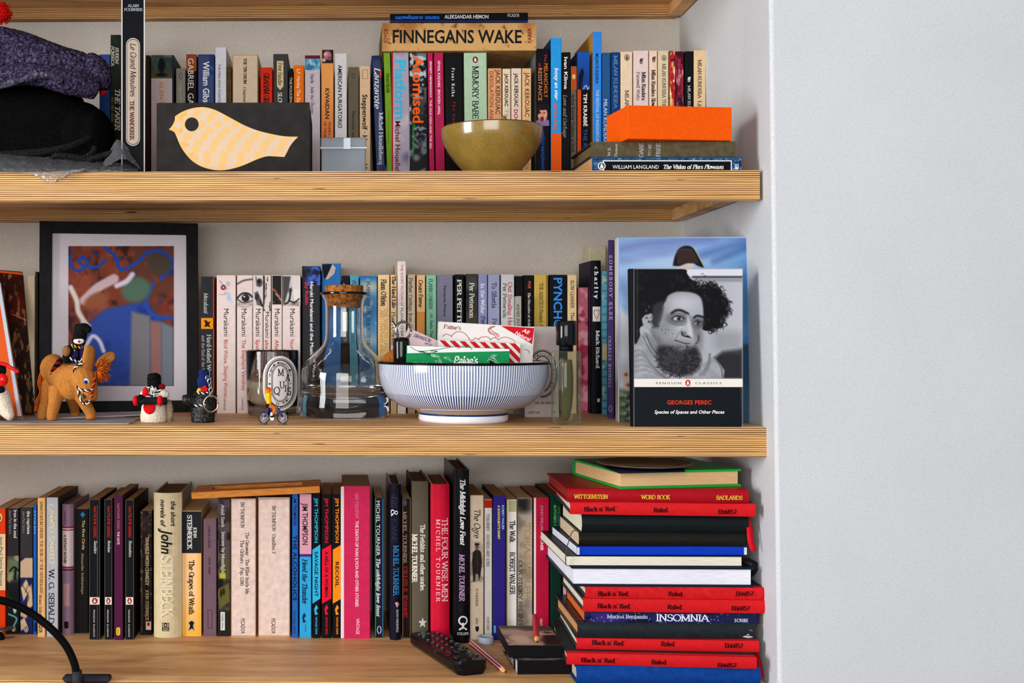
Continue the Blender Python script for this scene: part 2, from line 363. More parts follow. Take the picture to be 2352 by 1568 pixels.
# ------------------------------------------------------------------ books
class Plane:
    """a flat or slightly rounded face of a thing, addressed by where the photograph shows its points"""
    def __init__(s, root, M, bulge=None): s.root, s.Mi, s.bulge = root, M.inverted(), bulge; s.set()
    def set(s):
        A = np.array(s.Mi); s.R, s.o = A[:3, :3], A[:3, :3] @ CAM + A[:3, 3]
    def at(s, px, py, off=0.0):
        d = rays(px, py) @ s.R.T; t = (off-s.o[1])/d[..., 1]; q = s.o+d*t[..., None]
        if s.bulge is not None: q[..., 1] = s.bulge(q[..., 0])+off
        else: q[..., 1] = off
        return q
    def xz(s, px, py): q = s.at(np.array([px]), np.array([py]))[0]; return q[0], q[2]
    def text(s, x0, y0, x1, y1, h, text, col, style='n', name='lettering', off=-.00035, clip=None, rough=.5):
        p, Q = text_px(x0, y0, x1, y1, h, text, style)
        if s.bulge is not None: off -= float(s.bulge(h*.62/1650))
        V = s.at(p[:, 0], p[:, 1], off)
        if clip is not None: Q = [f for f in Q if all(clip(*p[i]) for i in f)]
        if Q: return obj(name, V, Q, ink(col, rough), s.root)
    def poly(s, pts, col, name='spine_band', off=-.0002, m=None):
        p = np.array(pts, float); return obj(name, s.at(p[:, 0], p[:, 1], off), [tuple(range(len(pts)))[::-1]], m or ink(col), s.root)
    def rect(s, x0, x1, y0, y1, col, name='spine_band', off=-.0002, m=None, n=6):
        xs = np.linspace(x0, x1, n); p = [(x, y0) for x in xs]+[(x, y1) for x in xs]; p = np.array(p)
        return obj(name, s.at(p[:, 0], p[:, 1], off), [(i, i+n, i+n+1, i+1) for i in range(n-1)], m or ink(col), s.root)
    def frame(s, x0, x1, y0, y1, w, col, name='spine_rule', off=-.0003):
        p = np.array([(x0, y0), (x1, y0), (x1, y1), (x0, y1), (x0+w, y0+w), (x1-w, y0+w), (x1-w, y1-w), (x0+w, y1-w)], float)
        return obj(name, s.at(p[:, 0], p[:, 1], off), [(i, i+4, (i+1) % 4+4, (i+1) % 4) for i in range(4)], ink(col), s.root)
    def ring(s, cx, cy, rx, ry, w, col, name='emblem', off=-.0003, n=24, fill=False):
        a = np.linspace(0, 2*np.pi, n, endpoint=False); c, q = np.cos(a), np.sin(a)
        if fill: return s.poly([(cx+rx*k, cy+ry*l) for k, l in zip(c, q)], col, name, off)
        p = np.array([(cx+rx*k, cy+ry*l) for k, l in zip(c, q)]+[(cx+(rx-w)*k, cy+(ry-w)*l) for k, l in zip(c, q)])
        return obj(name, s.at(p[:, 0], p[:, 1], off), [(i, i+n, (i+1) % n+n, (i+1) % n) for i in range(n)], ink(col), s.root)
    def bird(s, cx, cy, rx, ry, oval, inner, body, name='publisher_mark', rot=0, off=-.0003):
        """upright oval with a small standing bird in it"""
        s.ring(cx, cy, rx, ry, 0, oval, name, off, fill=True)
        if inner is not None: s.ring(cx, cy, rx*.72, ry*.78, 0, inner, name, off-.0001, fill=True)
        pts = [(-.05, -.7), (.2, -.6), (.22, -.35), (.42, .0), (.44, .5), (.25, .68), (-.3, .68), (-.42, .45), (-.36, -.1), (-.15, -.4), (-.35, -.5)]
        s.poly([(cx+a*rx, cy+b*ry*.85) for a, b in pts], body, name, off-.0002)
    def pic(s, x0, x1, y0, y1, step, bg, f, name='spine_picture', off=-.0002, keep=None, label=None):
        return paint(x0, x1, y0, y1, step, bg, f).mesh(name, lambda X, Y: s.at(X, Y, off), s.root, keep, label=label)

PAGE = (214, 188, 146); PAGE2 = (232, 218, 188)
def book_meshes(root, Wd, H, Dp, col, hard, page, back=None, rough=.5, coat=0.0, bulge=0.0, wear=.05):
    """cover (spine and two boards) and page block; the spine faces -Y, the book stands on z=0"""
    mc = mat(col, rough, wear, 120.0, coat=coat*.3); h = Wd/2
    if hard: t, inset = min(.0026, Wd*.16), .0028
    else: t, inset = min(.0006, Wd*.1), .0003
    by = bulge
    f = (lambda x: by*(np.minimum(1, np.abs(x)/h))**2) if by else None
    n = 9 if by else 3
    xs = np.linspace(h, -h, n); r = min(.0011, Wd*.12)
    if by: out = [(x, float(f(x))) for x in xs]
    else: out = [(h, r), (h-r*.3, r*.3), (h-r, 0), (-h+r, 0), (-h+r*.3, r*.3), (-h, r)]
    if hard: out = [(h, Dp), (h, by+.009), (h-.0012, by+.0062), (h-.0002, by+.0035)]+out+[(-h+.0002, by+.0035), (-h+.0012, by+.0062), (-h, by+.009), (-h, Dp)]
    else: out = [(h, Dp)]+out+[(-h, Dp)]
    k = len(out); inn = []
    for x, y in out:
        sx = 1 if x > 0 else -1
        inn.append((x*(1-t/h) if abs(x) > 1e-6 else 0.0, min(y+t, Dp)))
    V = [(x, y, z) for z in (0, H) for x, y in out]+[(x, y, z) for z in (0, H) for x, y in inn]; Fc = []
    for i in range(k-1):
        Fc += [(i, i+1, k+i+1, k+i), (2*k+i, 3*k+i, 3*k+i+1, 2*k+i+1), (k+i, k+i+1, 3*k+i+1, 3*k+i), (i, 2*k+i, 2*k+i+1, i+1)]
    Fc += [(0, k, 3*k, 2*k), (k-1, 3*k-1, 4*k-1, 2*k-1)]
    mats = [mc]
    o = obj('cover', V, Fc, mats, root)
    if back is not None:
        o.data.materials.append(mat(back, rough, wear, 120.0))
        for p in o.data.polygons:
            if p.center.y > by+.008: p.material_index = 1
    fy = by+(.003 if hard else t+.0002)
    bx = h-t-.0002
    if hard and by:     # pages follow the rounded back
        bm = bmesh.new(); xs = np.linspace(bx, -bx, 7); prof = [(bx, Dp-inset)]+[(x, float(f(x))*.9+t+.0006) for x in xs]+[(-bx, Dp-inset)]
        lo = [bm.verts.new((x, y, inset)) for x, y in prof]; hi = [bm.verts.new((x, y, H-inset)) for x, y in prof]
        bm.faces.new(lo); bm.faces.new(hi[::-1]); m = len(prof)
        for i in range(m): bm.faces.new((lo[i], hi[i], hi[(i+1) % m], lo[(i+1) % m]))
        from_bm('page_block', bm, pages(page), root)
    else: box('page_block', (-bx, fy, inset), (bx, Dp-(inset if hard else .0008), H-inset), pages(page), root)
    return f
ALL = []
class Book(Plane):
    pass
def _mk(name, label, M, Wd, H, Dp, col, hard, page, back, group, rough, coat, bulge, wear=.1):
    root = thing(name, label, 'book' if 'notebook' not in name else 'notebook', None, group, M)
    f = book_meshes(root, Wd, H, Dp, col, hard, page, back, rough, coat, bulge, wear)
    b = Book(root, M, f); b.W, b.H, b.Dp, b.M = Wd, H, Dp, M; return b
GROUPS = {2: 'books on the upper shelf', 3: 'books on the middle shelf', 4: 'books on the lowest shelf'}
_prev = {}
def stand(shelf, x0, x1, yt, col, label, base=None, Y=None, dep=None, hard=False, page=PAGE, back=None, tilt=0.0, rough=.5, coat=0.0, round_=None, name=None, wear=.045, free=False, yaw=0.0):
    """a book standing on a shelf; x0..x1 and yt are where the photograph shows the top of its spine"""
    z = SHELF[shelf]
    if Y is None: Y = PZ((x0+x1)/2, base, z).y if base else .243
    a, b = P(x0, yt, Y), P(x1, yt, Y); H = a.z-z
    X0, X1 = a.x, b.x
    if dep is None: dep = .111 if H < .187 else (.129 if H < .205 else (.138 if H < .225 else .15))
    if Y+dep > BACK-.003: dep = BACK-.003-Y
    if not free and not tilt:
        for q0, q1, qY, qd in _prev.setdefault(shelf, []):       # neighbours never run through each other
            if q0 < X1 and X0 < q1 and Y < qY+qd and qY < Y+dep:
                if (q0+q1) < (X0+X1): X0 = max(X0, q1+.0001)
                else: X1 = min(X1, q0-.0001)
        if X1-X0 < .003: X1 = X0+.003
        _prev[shelf].append((X0, X1, Y, dep))
    Wd = X1-X0-.0003
    bl = round_ if round_ is not None else (min(.0045, Wd*.16) if hard else 0.0)
    M = Matrix.Translation(((X0+X1)/2, Y, z))
    if yaw: M = M @ Matrix.Rotation(math.radians(yaw), 4, 'Z')
    if tilt:      # leaning: top moves towards the photograph's left for a negative value, pivoting on the lower corner
        t = math.radians(tilt); pv = Vector(((Wd/2) if tilt > 0 else (-Wd/2), 0, 0)); zt = H/math.cos(t)
        xb = (X0+X1)/2-H*math.tan(t)
        H = (H-Wd*abs(math.sin(t)))/math.cos(t)
        M = Matrix.Translation((xb+pv.x, Y, z)) @ Matrix.Rotation(t, 4, 'Y') @ Matrix.Translation(-pv)
    return _mk(name or ('hardback_book' if hard else 'paperback_book'), label, M, Wd, H, dep, col, hard, page, back, GROUPS[shelf], rough, coat, bl, wear)
def lie(x0, x1, y0, y1, Y, dep, col, label, hard=False, page=PAGE2, back=None, yaw=0.0, roll=0.0, rough=.5, coat=0.0, name=None, group=None, bulge=None, zbase=None, wear=.05, flip=False):
    """a book lying flat with its spine (or, with flip, its fore-edge) towards the room; x0..x1, y0..y1 frame that face in the photograph"""
    c0 = P(x0, (y0+y1)/2, Y); c1 = P(x1, (y0+y1)/2, Y); L = (c1.x-c0.x); T = (y1-y0)/scale_at(Y)-.0003
    z = zbase+T/2+.0002 if zbase is not None else c0.z
    M = Matrix.Translation((c0.x, Y, z)) @ Matrix.Rotation(math.radians(yaw), 4, 'Z') @ Matrix.Rotation(math.radians(roll), 4, 'Y') @ Matrix.Translation((L, 0, 0)) @ Matrix.Rotation(-math.pi/2, 4, 'Y')
    if flip: M = M @ Matrix.Translation((0, dep, 0)) @ Matrix.Rotation(math.pi, 4, 'Z')
    return _mk(name or ('hardback_book' if hard else 'paperback_book'), label, M, T, L, dep, col, hard, page, back, group, rough, coat, (min(.004, T*.12) if hard else 0.0) if bulge is None else bulge, wear)
BLACK, WHITE = (22, 20, 22), (232, 228, 226)
# ------------------------------------------------------------------ the alcove
def plaster(name, col, grain):
    m, N, L, b = new_mat(name); tc = N.new('ShaderNodeTexCoord'); c = lin(col)
    n1 = N.new('ShaderNodeTexNoise'); n1.inputs['Scale'].default_value = 1150; n1.inputs['Detail'].default_value = 5; n1.inputs['Roughness'].default_value = .85
    n2 = N.new('ShaderNodeTexNoise'); n2.inputs['Scale'].default_value = 7; n2.inputs['Detail'].default_value = 3
    L.new(tc.outputs['Object'], n1.inputs['Vector']); L.new(tc.outputs['Object'], n2.inputs['Vector'])
    r = N.new('ShaderNodeValToRGB'); r.color_ramp.elements[0].position = .32; r.color_ramp.elements[1].position = .68
    r.color_ramp.elements[0].color = (*(c*(1-grain)), 1); r.color_ramp.elements[1].color = (*np.clip(c*(1+grain*.8), 0, .97), 1)
    L.new(n1.outputs[0], r.inputs[0])
    mx = N.new('ShaderNodeMixRGB'); mx.blend_type = 'MULTIPLY'; mx.inputs[0].default_value = .12; L.new(r.outputs[0], mx.inputs[1]); L.new(n2.outputs[0], mx.inputs[2])
    L.new(mx.outputs[0], b.inputs['Base Color']); b.inputs['Roughness'].default_value = .85; b.inputs['Specular IOR Level'].default_value = .2
    bp = N.new('ShaderNodeBump'); bp.inputs['Strength'].default_value = .25; bp.inputs['Distance'].default_value = .0008; L.new(n1.outputs[0], bp.inputs['Height']); L.new(bp.outputs[0], b.inputs['Normal'])
    return m
PLASTER = plaster('white_plaster', (216, 218, 220), .42); PLASTER_IN = plaster('alcove_plaster', (230, 219, 209), .40)  # same white plaster; alcove copy has warm bounce light put into its colour
XL = -1.0
# right-hand side wall of the alcove, its rounded arris and the chimney breast face: (top, bottom) of four upright lines
def upright(px0, px1, Y, z0=.0, z1=2.55):
    a, b = P(px0, 0, Y), P(px1, 1568, Y); k = (a.x-b.x)/(a.z-b.z)
    return [Vector((a.x+(z-a.z)*k, Y, z)) for z in (z0, z1)]
cb = upright(1559, 1588, BACK); ca = upright(1768, 1788, -.034)
def offs(c, dx, dy): return [v+Vector((dx, dy, 0)) for v in c]
r = .0045; lines = [cb]+[offs(ca, 0, r)]+[offs(ca, r*(1-math.cos(a)), r*(1-math.sin(a))) for a in (math.pi/8, math.pi/4, 3*math.pi/8)]+[offs(ca, r, 0)]+[[Vector((1.35, -.034, 0)), Vector((1.35, -.034, 2.55))]]
V = [v for l in lines for v in l]; Fc = [(2*i, 2*i+1, 2*i+3, 2*i+2) for i in range(len(lines)-1)]
V += [Vector((1.35, .5, 0)), Vector((1.35, .5, 2.55)), Vector((cb[0].x+.02, .5, 0)), Vector((cb[1].x+.02, .5, 2.55))]; n = 2*len(lines)
Fc += [(n-2, n-1, n+1, n), (n, n+1, n+3, n+2), (n+2, n+3, 1, 0)]
wr = obj('wall_right', V, Fc, PLASTER, kind='structure'); wr.data.polygons.foreach_set('use_smooth', [1 <= i <= 4 for i in range(len(Fc))])
box('wall_back', (XL-.1, BACK, 0), (.60, BACK+.1, 2.55), PLASTER_IN, kind='structure')
box('wall_left', (XL-.1, -.2, 0), (XL, BACK, 2.55), PLASTER, kind='structure')
box('floor', (XL-.1, -3.6, -.05), (1.35, BACK, 0), mat((104, 76, 52), .5, .2, 8, stretch=(.2, 3, 1)), kind='structure')

def plywood(edge):
    """layered birch plywood: the veneer lines run round the board's edge, the face shows long grain"""
    m, N, L, b = new_mat('plywood_edge' if edge else 'plywood_face'); tc = N.new('ShaderNodeTexCoord')
    if edge:
        mp = N.new('ShaderNodeMapping'); mp.inputs['Scale'].default_value = (7, 7, 110); L.new(tc.outputs['Object'], mp.inputs[0])
        nz = N.new('ShaderNodeTexNoise'); nz.inputs['Scale'].default_value = 1.6; nz.inputs['Detail'].default_value = 5; L.new(mp.outputs[0], nz.inputs['Vector'])
        sp = N.new('ShaderNodeSeparateXYZ'); L.new(tc.outputs['Object'], sp.inputs[0])
        # veneer count along z: one layer every 2.55 mm
        mu = N.new('ShaderNodeMath'); mu.operation = 'MULTIPLY_ADD'; mu.inputs[1].default_value = 1/.00262; L.new(sp.outputs['Z'], mu.inputs[0])
        wob = N.new('ShaderNodeMath'); wob.operation = 'MULTIPLY'; wob.inputs[1].default_value = .55; L.new(nz.outputs[0], wob.inputs[0]); L.new(wob.outputs[0], mu.inputs[2])
        fr = N.new('ShaderNodeMath'); fr.operation = 'FRACT'; L.new(mu.outputs[0], fr.inputs[0])
        fl = N.new('ShaderNodeMath'); fl.operation = 'FLOOR'; L.new(mu.outputs[0], fl.inputs[0])
        wn = N.new('ShaderNodeTexWhiteNoise'); wn.noise_dimensions = '1D'; L.new(fl.outputs[0], wn.inputs['W'])
        ra = N.new('ShaderNodeValToRGB'); e = ra.color_ramp.elements
        e[0].position = 0; e[0].color = (*lin((236, 184, 114)), 1); e[1].position = .42; e[1].color = (*lin((248, 206, 146)), 1)
        for p, c in ((.52, (150, 96, 44)), (.66, (62, 34, 14)), (.80, (84, 48, 22)), (.92, (150, 98, 48)), (1, (224, 168, 92))):
            q = e.new(p); q.color = (*lin(c), 1)
        L.new(fr.outputs[0], ra.inputs[0])
        mp2 = N.new('ShaderNodeMapping'); mp2.inputs['Scale'].default_value = (3, 3, 140); L.new(tc.outputs['Object'], mp2.inputs[0])
        n2 = N.new('ShaderNodeTexNoise'); n2.inputs['Scale'].default_value = 3; n2.inputs['Detail'].default_value = 6; L.new(mp2.outputs[0], n2.inputs['Vector'])
        r2 = N.new('ShaderNodeValToRGB'); q = r2.color_ramp.elements; q[0].position = .3; q[0].color = (.52, .46, .4, 1); q[1].position = .62; q[1].color = (1.1, 1.06, 1.0, 1); L.new(n2.outputs[0], r2.inputs[0])
        mx = N.new('ShaderNodeMixRGB'); mx.blend_type = 'MULTIPLY'; mx.inputs[0].default_value = .85; L.new(ra.outputs[0], mx.inputs[1]); L.new(r2.outputs[0], mx.inputs[2])
        m3 = N.new('ShaderNodeMixRGB'); m3.blend_type = 'MIX'; m3.inputs[2].default_value = (*lin((206, 150, 84)), 1); k = N.new('ShaderNodeMath'); k.operation = 'MULTIPLY'; k.inputs[1].default_value = .5
        L.new(wn.outputs[0], k.inputs[0]); L.new(k.outputs[0], m3.inputs[0]); L.new(mx.outputs[0], m3.inputs[1])
        # black core gaps
        mp4 = N.new('ShaderNodeMapping'); mp4.inputs['Scale'].default_value = (16, 16, 300); L.new(tc.outputs['Object'], mp4.inputs[0])
        n4 = N.new('ShaderNodeTexNoise'); n4.inputs['Scale'].default_value = 1.3; n4.inputs['Detail'].default_value = 1; L.new(mp4.outputs[0], n4.inputs['Vector'])
        r4 = N.new('ShaderNodeValToRGB'); q = r4.color_ramp.elements; q[0].position = .735; q[0].color = (1, 1, 1, 1); q[1].position = .755; q[1].color = (.06, .04, .03, 1); L.new(n4.outputs[0], r4.inputs[0])
        m5 = N.new('ShaderNodeMixRGB'); m5.blend_type = 'MULTIPLY'; m5.inputs[0].default_value = 1; L.new(m3.outputs[0], m5.inputs[1]); L.new(r4.outputs[0], m5.inputs[2])
        L.new(m5.outputs[0], b.inputs['Base Color'])
        bp = N.new('ShaderNodeBump'); bp.inputs['Strength'].default_value = .35; bp.inputs['Distance'].default_value = .0006; L.new(ra.outputs[0], bp.inputs['Height']); L.new(bp.outputs[0], b.inputs['Normal'])
    else:
        mp = N.new('ShaderNodeMapping'); mp.inputs['Scale'].default_value = (1.2, 9, 9); L.new(tc.outputs['Object'], mp.inputs[0])
        n0 = N.new('ShaderNodeTexNoise'); n0.inputs['Scale'].default_value = 2.2; n0.inputs['Detail'].default_value = 5; n0.inputs['Distortion'].default_value = 1.4; L.new(mp.outputs[0], n0.inputs['Vector'])
        ra = N.new('ShaderNodeValToRGB'); e = ra.color_ramp.elements; e[0].position = .28; e[0].color = (*lin((168, 118, 72)), 1); e[1].position = .72; e[1].color = (*lin((236, 190, 134)), 1)
        q = e.new(.5); q.color = (*lin((214, 164, 110)), 1); L.new(n0.outputs[0], ra.inputs[0])
        mp2 = N.new('ShaderNodeMapping'); mp2.inputs['Scale'].default_value = (14, 260, 200); L.new(tc.outputs['Object'], mp2.inputs[0])
        n2 = N.new('ShaderNodeTexNoise'); n2.inputs['Scale'].default_value = 2.4; n2.inputs['Detail'].default_value = 4; L.new(mp2.outputs[0], n2.inputs['Vector'])
        r2 = N.new('ShaderNodeValToRGB'); q = r2.color_ramp.elements; q[0].position = .3; q[0].color = (.76, .70, .64, 1); q[1].position = .6; q[1].color = (1.12, 1.10, 1.08, 1); L.new(n2.outputs[0], r2.inputs[0])
        mx = N.new('ShaderNodeMixRGB'); mx.blend_type = 'MULTIPLY'; mx.inputs[0].default_value = .8; L.new(ra.outputs[0], mx.inputs[1]); L.new(r2.outputs[0], mx.inputs[2])
        # dark mineral streaks
        mp3 = N.new('ShaderNodeMapping'); mp3.inputs['Scale'].default_value = (7, 60, 60); L.new(tc.outputs['Object'], mp3.inputs[0])
        n3 = N.new('ShaderNodeTexNoise'); n3.inputs['Scale'].default_value = 1.7; n3.inputs['Detail'].default_value = 4; L.new(mp3.outputs[0], n3.inputs['Vector'])
        r3 = N.new('ShaderNodeValToRGB'); q = r3.color_ramp.elements; q[0].position = .66; q[0].color = (1, 1, 1, 1); q[1].position = .74; q[1].color = (.42, .32, .25, 1); L.new(n3.outputs[0], r3.inputs[0])
        m3 = N.new('ShaderNodeMixRGB'); m3.blend_type = 'MULTIPLY'; m3.inputs[0].default_value = .9; L.new(mx.outputs[0], m3.inputs[1]); L.new(r3.outputs[0], m3.inputs[2])
        L.new(m3.outputs[0], b.inputs['Base Color'])
    b.inputs['Roughness'].default_value = .5; b.inputs['Specular IOR Level'].default_value = .3
    return m
PLY_E, PLY_F = plywood(True), plywood(False)
def wall_x(Y, z):      # where the side wall stands
    t = (Y+.034)/(BACK+.034); f = lambda c: c[0].x+(c[1].x-c[0].x)*(z-c[0].z)/(c[1].z-c[0].z)
    return f(ca)*(1-t)+f(cb)*t
def shelf(ztop, lip, xr, label):
    t = thing('plywood_shelf', label, 'shelf', (0, 0, ztop), 'plywood alcove shelves')
    T = Matrix.Translation((0, 0, ztop)).inverted()
    def b(name, lo, hi, m): 
        o = box(name, Vector(lo)-Vector((0, 0, ztop)), Vector(hi)-Vector((0, 0, ztop)), m, t, bev=.0006 if name == 'front_lip' else 0); return o
    bt = .010
    xb = min(wall_x(.03, ztop), wall_x(BACK, ztop))-.002
    bm = bmesh.new()
    q = [(XL+.001, .021), (wall_x(.021, ztop)-.002, .021), (wall_x(BACK-.001, ztop)-.002, BACK-.001), (XL+.001, BACK-.001)]
    lo = [bm.verts.new((x, y, -bt)) for x, y in q]; hi = [bm.verts.new((x, y, 0)) for x, y in q]; bm.faces.new(lo[::-1]); bm.faces.new(hi)
    for i in range(4): bm.faces.new((lo[i], lo[(i+1) % 4], hi[(i+1) % 4], hi[i]))
    from_bm('board', bm, PLY_F, t)
    b('front_lip', (XL+.001, 0, ztop-lip), (xr, .0208, ztop), PLY_E)
    zb = .0272      # how far the battens reach below the shelf top
    b('back_batten', (XL+.001, BACK-.0195, ztop-zb), (wall_x(BACK-.03, ztop)-.006, BACK-.001, ztop-bt-.0002), PLY_E)
    bm = bmesh.new(); xa, xc = wall_x(.0215, ztop)-.002, wall_x(BACK-.02, ztop)-.002
    q = [(xa-.019, .0215), (xa, .0215), (xc, BACK-.02), (xc-.019, BACK-.02)]
    lo = [bm.verts.new((x, y, -zb)) for x, y in q]; hi = [bm.verts.new((x, y, -bt-.0002)) for x, y in q]; bm.faces.new(lo[::-1]); bm.faces.new(hi)
    for i in range(4): bm.faces.new((lo[i], lo[(i+1) % 4], hi[(i+1) % 4], hi[i]))
    from_bm('side_batten', bm, PLY_F, t)
    return t
LIP = 68/1.87/1000
S1TOP = EYE+(765-15)*(1.45+BACK-.02)/F*1.0+.0105
shelf(S1TOP, LIP, wall_x(0, S1TOP)-.003, 'topmost plywood shelf, seen only from below above the hat')
shelf(SHELF[2], LIP, P(1746, 420, 0).x, 'plywood shelf carrying the bird box and the orange box')
shelf(SHELF[3], LIP, P(1763, 1010, 0).x, 'plywood shelf carrying the framed picture and the carafe')
shelf(SHELF[4], LIP, min(P(1775, 1568, 0).x, wall_x(0, SHELF[4])-.002), 'lowest plywood shelf, carrying the remote and the notebooks')
def v(b, xc, y0, y1, h, t, col, st='n', name='title_lettering', **k): return b.text(xc, y0, xc, y1, h, t, col, st, name, **k)
K = (24, 20, 20); CREAM = (226, 206, 178)
# ================================================================== upper shelf
b = stand(2, 228, 253, 125, (58, 92, 150), 'blue paperback half hidden behind the dark woolly hat'); v(b, 238, 145, 205, 8, 'STORIES', (190, 200, 215))
b = stand(2, 253.5, 277, 80, (34, 44, 30), 'dark green slim paperback with white italic title beside the tall black book', Y=.243, dep=.129)
b.pic(254, 277, 81, 418, 3, (30, 40, 28), lambda c: c.mottle(26, (52, 66, 40)).mottle(18, (16, 20, 14)))
v(b, 269, 108, 148, 7, 'RUBEM', (205, 205, 195), 'sbi'); v(b, 259, 105, 152, 7, 'FONSECA', (205, 205, 195), 'sbi'); v(b, 270, 205, 300, 11, 'THE TAKER', (225, 222, 210), 'sbi'); v(b, 259, 222, 280, 6, 'and Other Stories', (170, 155, 70), 'si')
b = stand(2, 278.5, 333, -6, (26, 25, 32), 'tall black paperback with a pale pill-shaped title panel, standing in front', Y=.052, dep=.15, rough=.5, back=(96, 82, 68), yaw=9.6, free=True)
b.rect(278.6, 281.4, -4, 404, (205, 200, 196), 'worn_edge'); b.rect(330, 332.9, -4, 404, (205, 200, 196), 'worn_edge')
def pill(x0, x1, y0, y1, n=10):
    r = (x1-x0)/2; a = [math.pi+math.pi*i/n for i in range(n+1)]; c = (x0+x1)/2
    return [(c+r*math.cos(t), y0+r+r*math.sin(t)) for t in a]+[(c+r*math.cos(t-math.pi), y1-r+r*math.sin(t-math.pi)) for t in a]
b.poly(pill(289.5, 321.5, 87, 335), (190, 180, 170), 'title_panel', -.00016); b.poly(pill(291.5, 319.5, 89.5, 332.5), (70, 64, 60), 'title_panel', -.00022); b.poly(pill(292.5, 318.5, 91, 331), (192, 176, 160), 'title_panel', -.00028)
b.text(293, 13, 319, 13, 6, 'ALAIN', (190, 195, 205), 's', 'author_lettering'); b.text(285, 22, 328, 22, 6, 'FOURNIER', (190, 195, 205), 's', 'author_lettering')
v(b, 306, 100, 222, 13, 'Le Grand Meaulnes', (50, 40, 40), 'h', off=-.0004); v(b, 303, 231, 322, 9, 'THE WANDERER', (92, 36, 34), 'sb', off=-.0004)
stand(2, 334.5, 344.5, 127, (74, 54, 40), 'plain dark brown slim book squeezed beside the tall black book')
b = stand(2, 346.5, 399, 126, (222, 204, 204), 'pale pink paperback with dark garden picture at its top and gold letters', back=(30, 44, 72))
b.rect(395.5, 398.8, 126.5, 440, (30, 44, 72), 'spine_band')
b.pic(347, 395.5, 126.5, 180, 1.6, (60, 84, 84), lambda c: c.mottle(20, (88, 110, 100)).vgrad(150, 178, (110, 104, 62)).ell(371, 150, 8, 16, (24, 30, 40)).ell(371, 138, 5, 5, (24, 28, 38)).ell(371, 172, 14, 4, (30, 36, 40)).rect(367, 370, 155, 172, (22, 26, 34)).rect(372, 375, 155, 172, (22, 26, 34)).rect(376, 396, 126, 132, (150, 158, 140), op=.6))
v(b, 371.5, 187, 272, 11, 'ALAN PAUL', (214, 168, 40), 'n')
b = stand(2, 404, 426, 157, (154, 152, 142), 'small grey-green paperback between the pink one and the brown-black one'); b.ring(415, 175, 4.5, 7, 1.2, (90, 90, 84)); v(b, 415, 190, 260, 6, 'Collected Stories', (196, 192, 170), 's')
b = stand(2, 427.5, 451.5, 125, (38, 26, 24), 'black paperback with orange-brown head and large white capitals'); b.rect(427.8, 451.2, 126, 163, (168, 88, 34)); v(b, 438.5, 134, 284, 14, 'GABRIEL GARCIA', (240, 236, 230))
b = stand(2, 454, 492.5, 125, (26, 60, 118), 'navy blue paperback with bold white name lettering, above the bird box', coat=.3); v(b, 474, 141, 253, 15, 'William Gibson', (238, 240, 245), 'b')
b.pic(480, 491, 126, 170, 2, (26, 60, 118), lambda c: c.mottle(14, (56, 110, 180)))
b = stand(2, 494, 520, 109, (222, 222, 228), 'white slim book rising above its neighbours over the bird box', page=(222, 216, 205)); v(b, 504, 147, 262, 6, 'THE MAN WHO PLANTED TREES', (60, 60, 70))
b = stand(2, 520.5, 532, 153, (104, 82, 44), 'thin olive brown paperback beside the tall white book'); b.ring(526, 173, 4, 8, 1.2, (50, 40, 24)); v(b, 526, 194, 250, 5, 'Cold Comfort', (60, 46, 26), 's')
b = stand(2, 534, 592.5, 125, (222, 202, 176), 'thick cream paperback with small black serif capitals, over the bird box'); v(b, 563, 133, 193, 6.5, 'THE TIN DRUM', K, 'sb'); v(b, 562, 200, 268, 6.5, 'G\u00fcnter Grass', K, 's')
b.frame(534.3, 592, 125.5, 447, 1.4, (190, 160, 120), 'worn_edge')
b = stand(2, 598, 626, 155, (222, 58, 18), 'red-orange small paperback with dark capitals, over the bird box'); v(b, 612, 168, 262, 12, 'GRAHAM GREENE', (64, 22, 18), 'sb')
b = stand(2, 627.5, 661.5, 124, (78, 78, 76), 'dark grey paperback with cream arrow-ended name label'); b.poly([(636, 140), (651, 140), (651, 198), (643.5, 207), (636, 198)], (226, 206, 160), 'name_label'); v(b, 643.5, 144, 196, 9, 'Peter Handke', (50, 48, 44), 's', off=-.0004); v(b, 643, 212, 330, 9, 'SLOW HOMECOMING', (222, 220, 214), 'sb')
b = stand(2, 663, 673.5, 157, (46, 42, 40), 'thin black paperback with tiny white capitals over the bird box'); b.rect(664, 672.5, 160, 176, (18, 18, 18)); v(b, 668.3, 178, 268, 6, 'THE POLICEMAN LAST', (222, 218, 210))
b = stand(2, 674.5, 698.5, 150, (240, 128, 18), 'small bright orange paperback beside the grey arrow-label book'); v(b, 686, 159, 272, 8, 'L.P. Hartley The Go-Between', (250, 232, 200), 'b')
b = stand(2, 700, 735.5, 126, (212, 202, 208), 'pale lilac paperback with maroon head band and light blue picture'); b.rect(700.3, 735, 127, 135, (112, 44, 72)); b.pic(700.5, 735, 135.5, 161, 1.6, (96, 176, 206), lambda c: c.mottle(12, (190, 216, 222)).mottle(9, (60, 130, 170)))
v(b, 717.5, 170, 192, 7, 'Hardy', K, 's'); v(b, 717.5, 199, 262, 7, 'Jude the Obscure', (112, 44, 84), 's')
b = stand(2, 738, 766, 114, (234, 168, 100), 'peach paperback with black and pink photo head, behind the clear plastic box')
b.pic(738.3, 765.5, 160, 440, 4, (234, 168, 100), lambda c: c.vgrad(200, 400, (214, 106, 42)))
b.pic(740, 765.5, 114.5, 145, 1.4, (26, 20, 24), lambda c: c.ell(752, 127, 9, 10, (190, 120, 140)).ell(748, 124, 4, 4, (226, 180, 190)).ell(757, 134, 5, 5, (150, 80, 96)).ell(744, 138, 4, 4, (200, 190, 190)), off=-.0003)
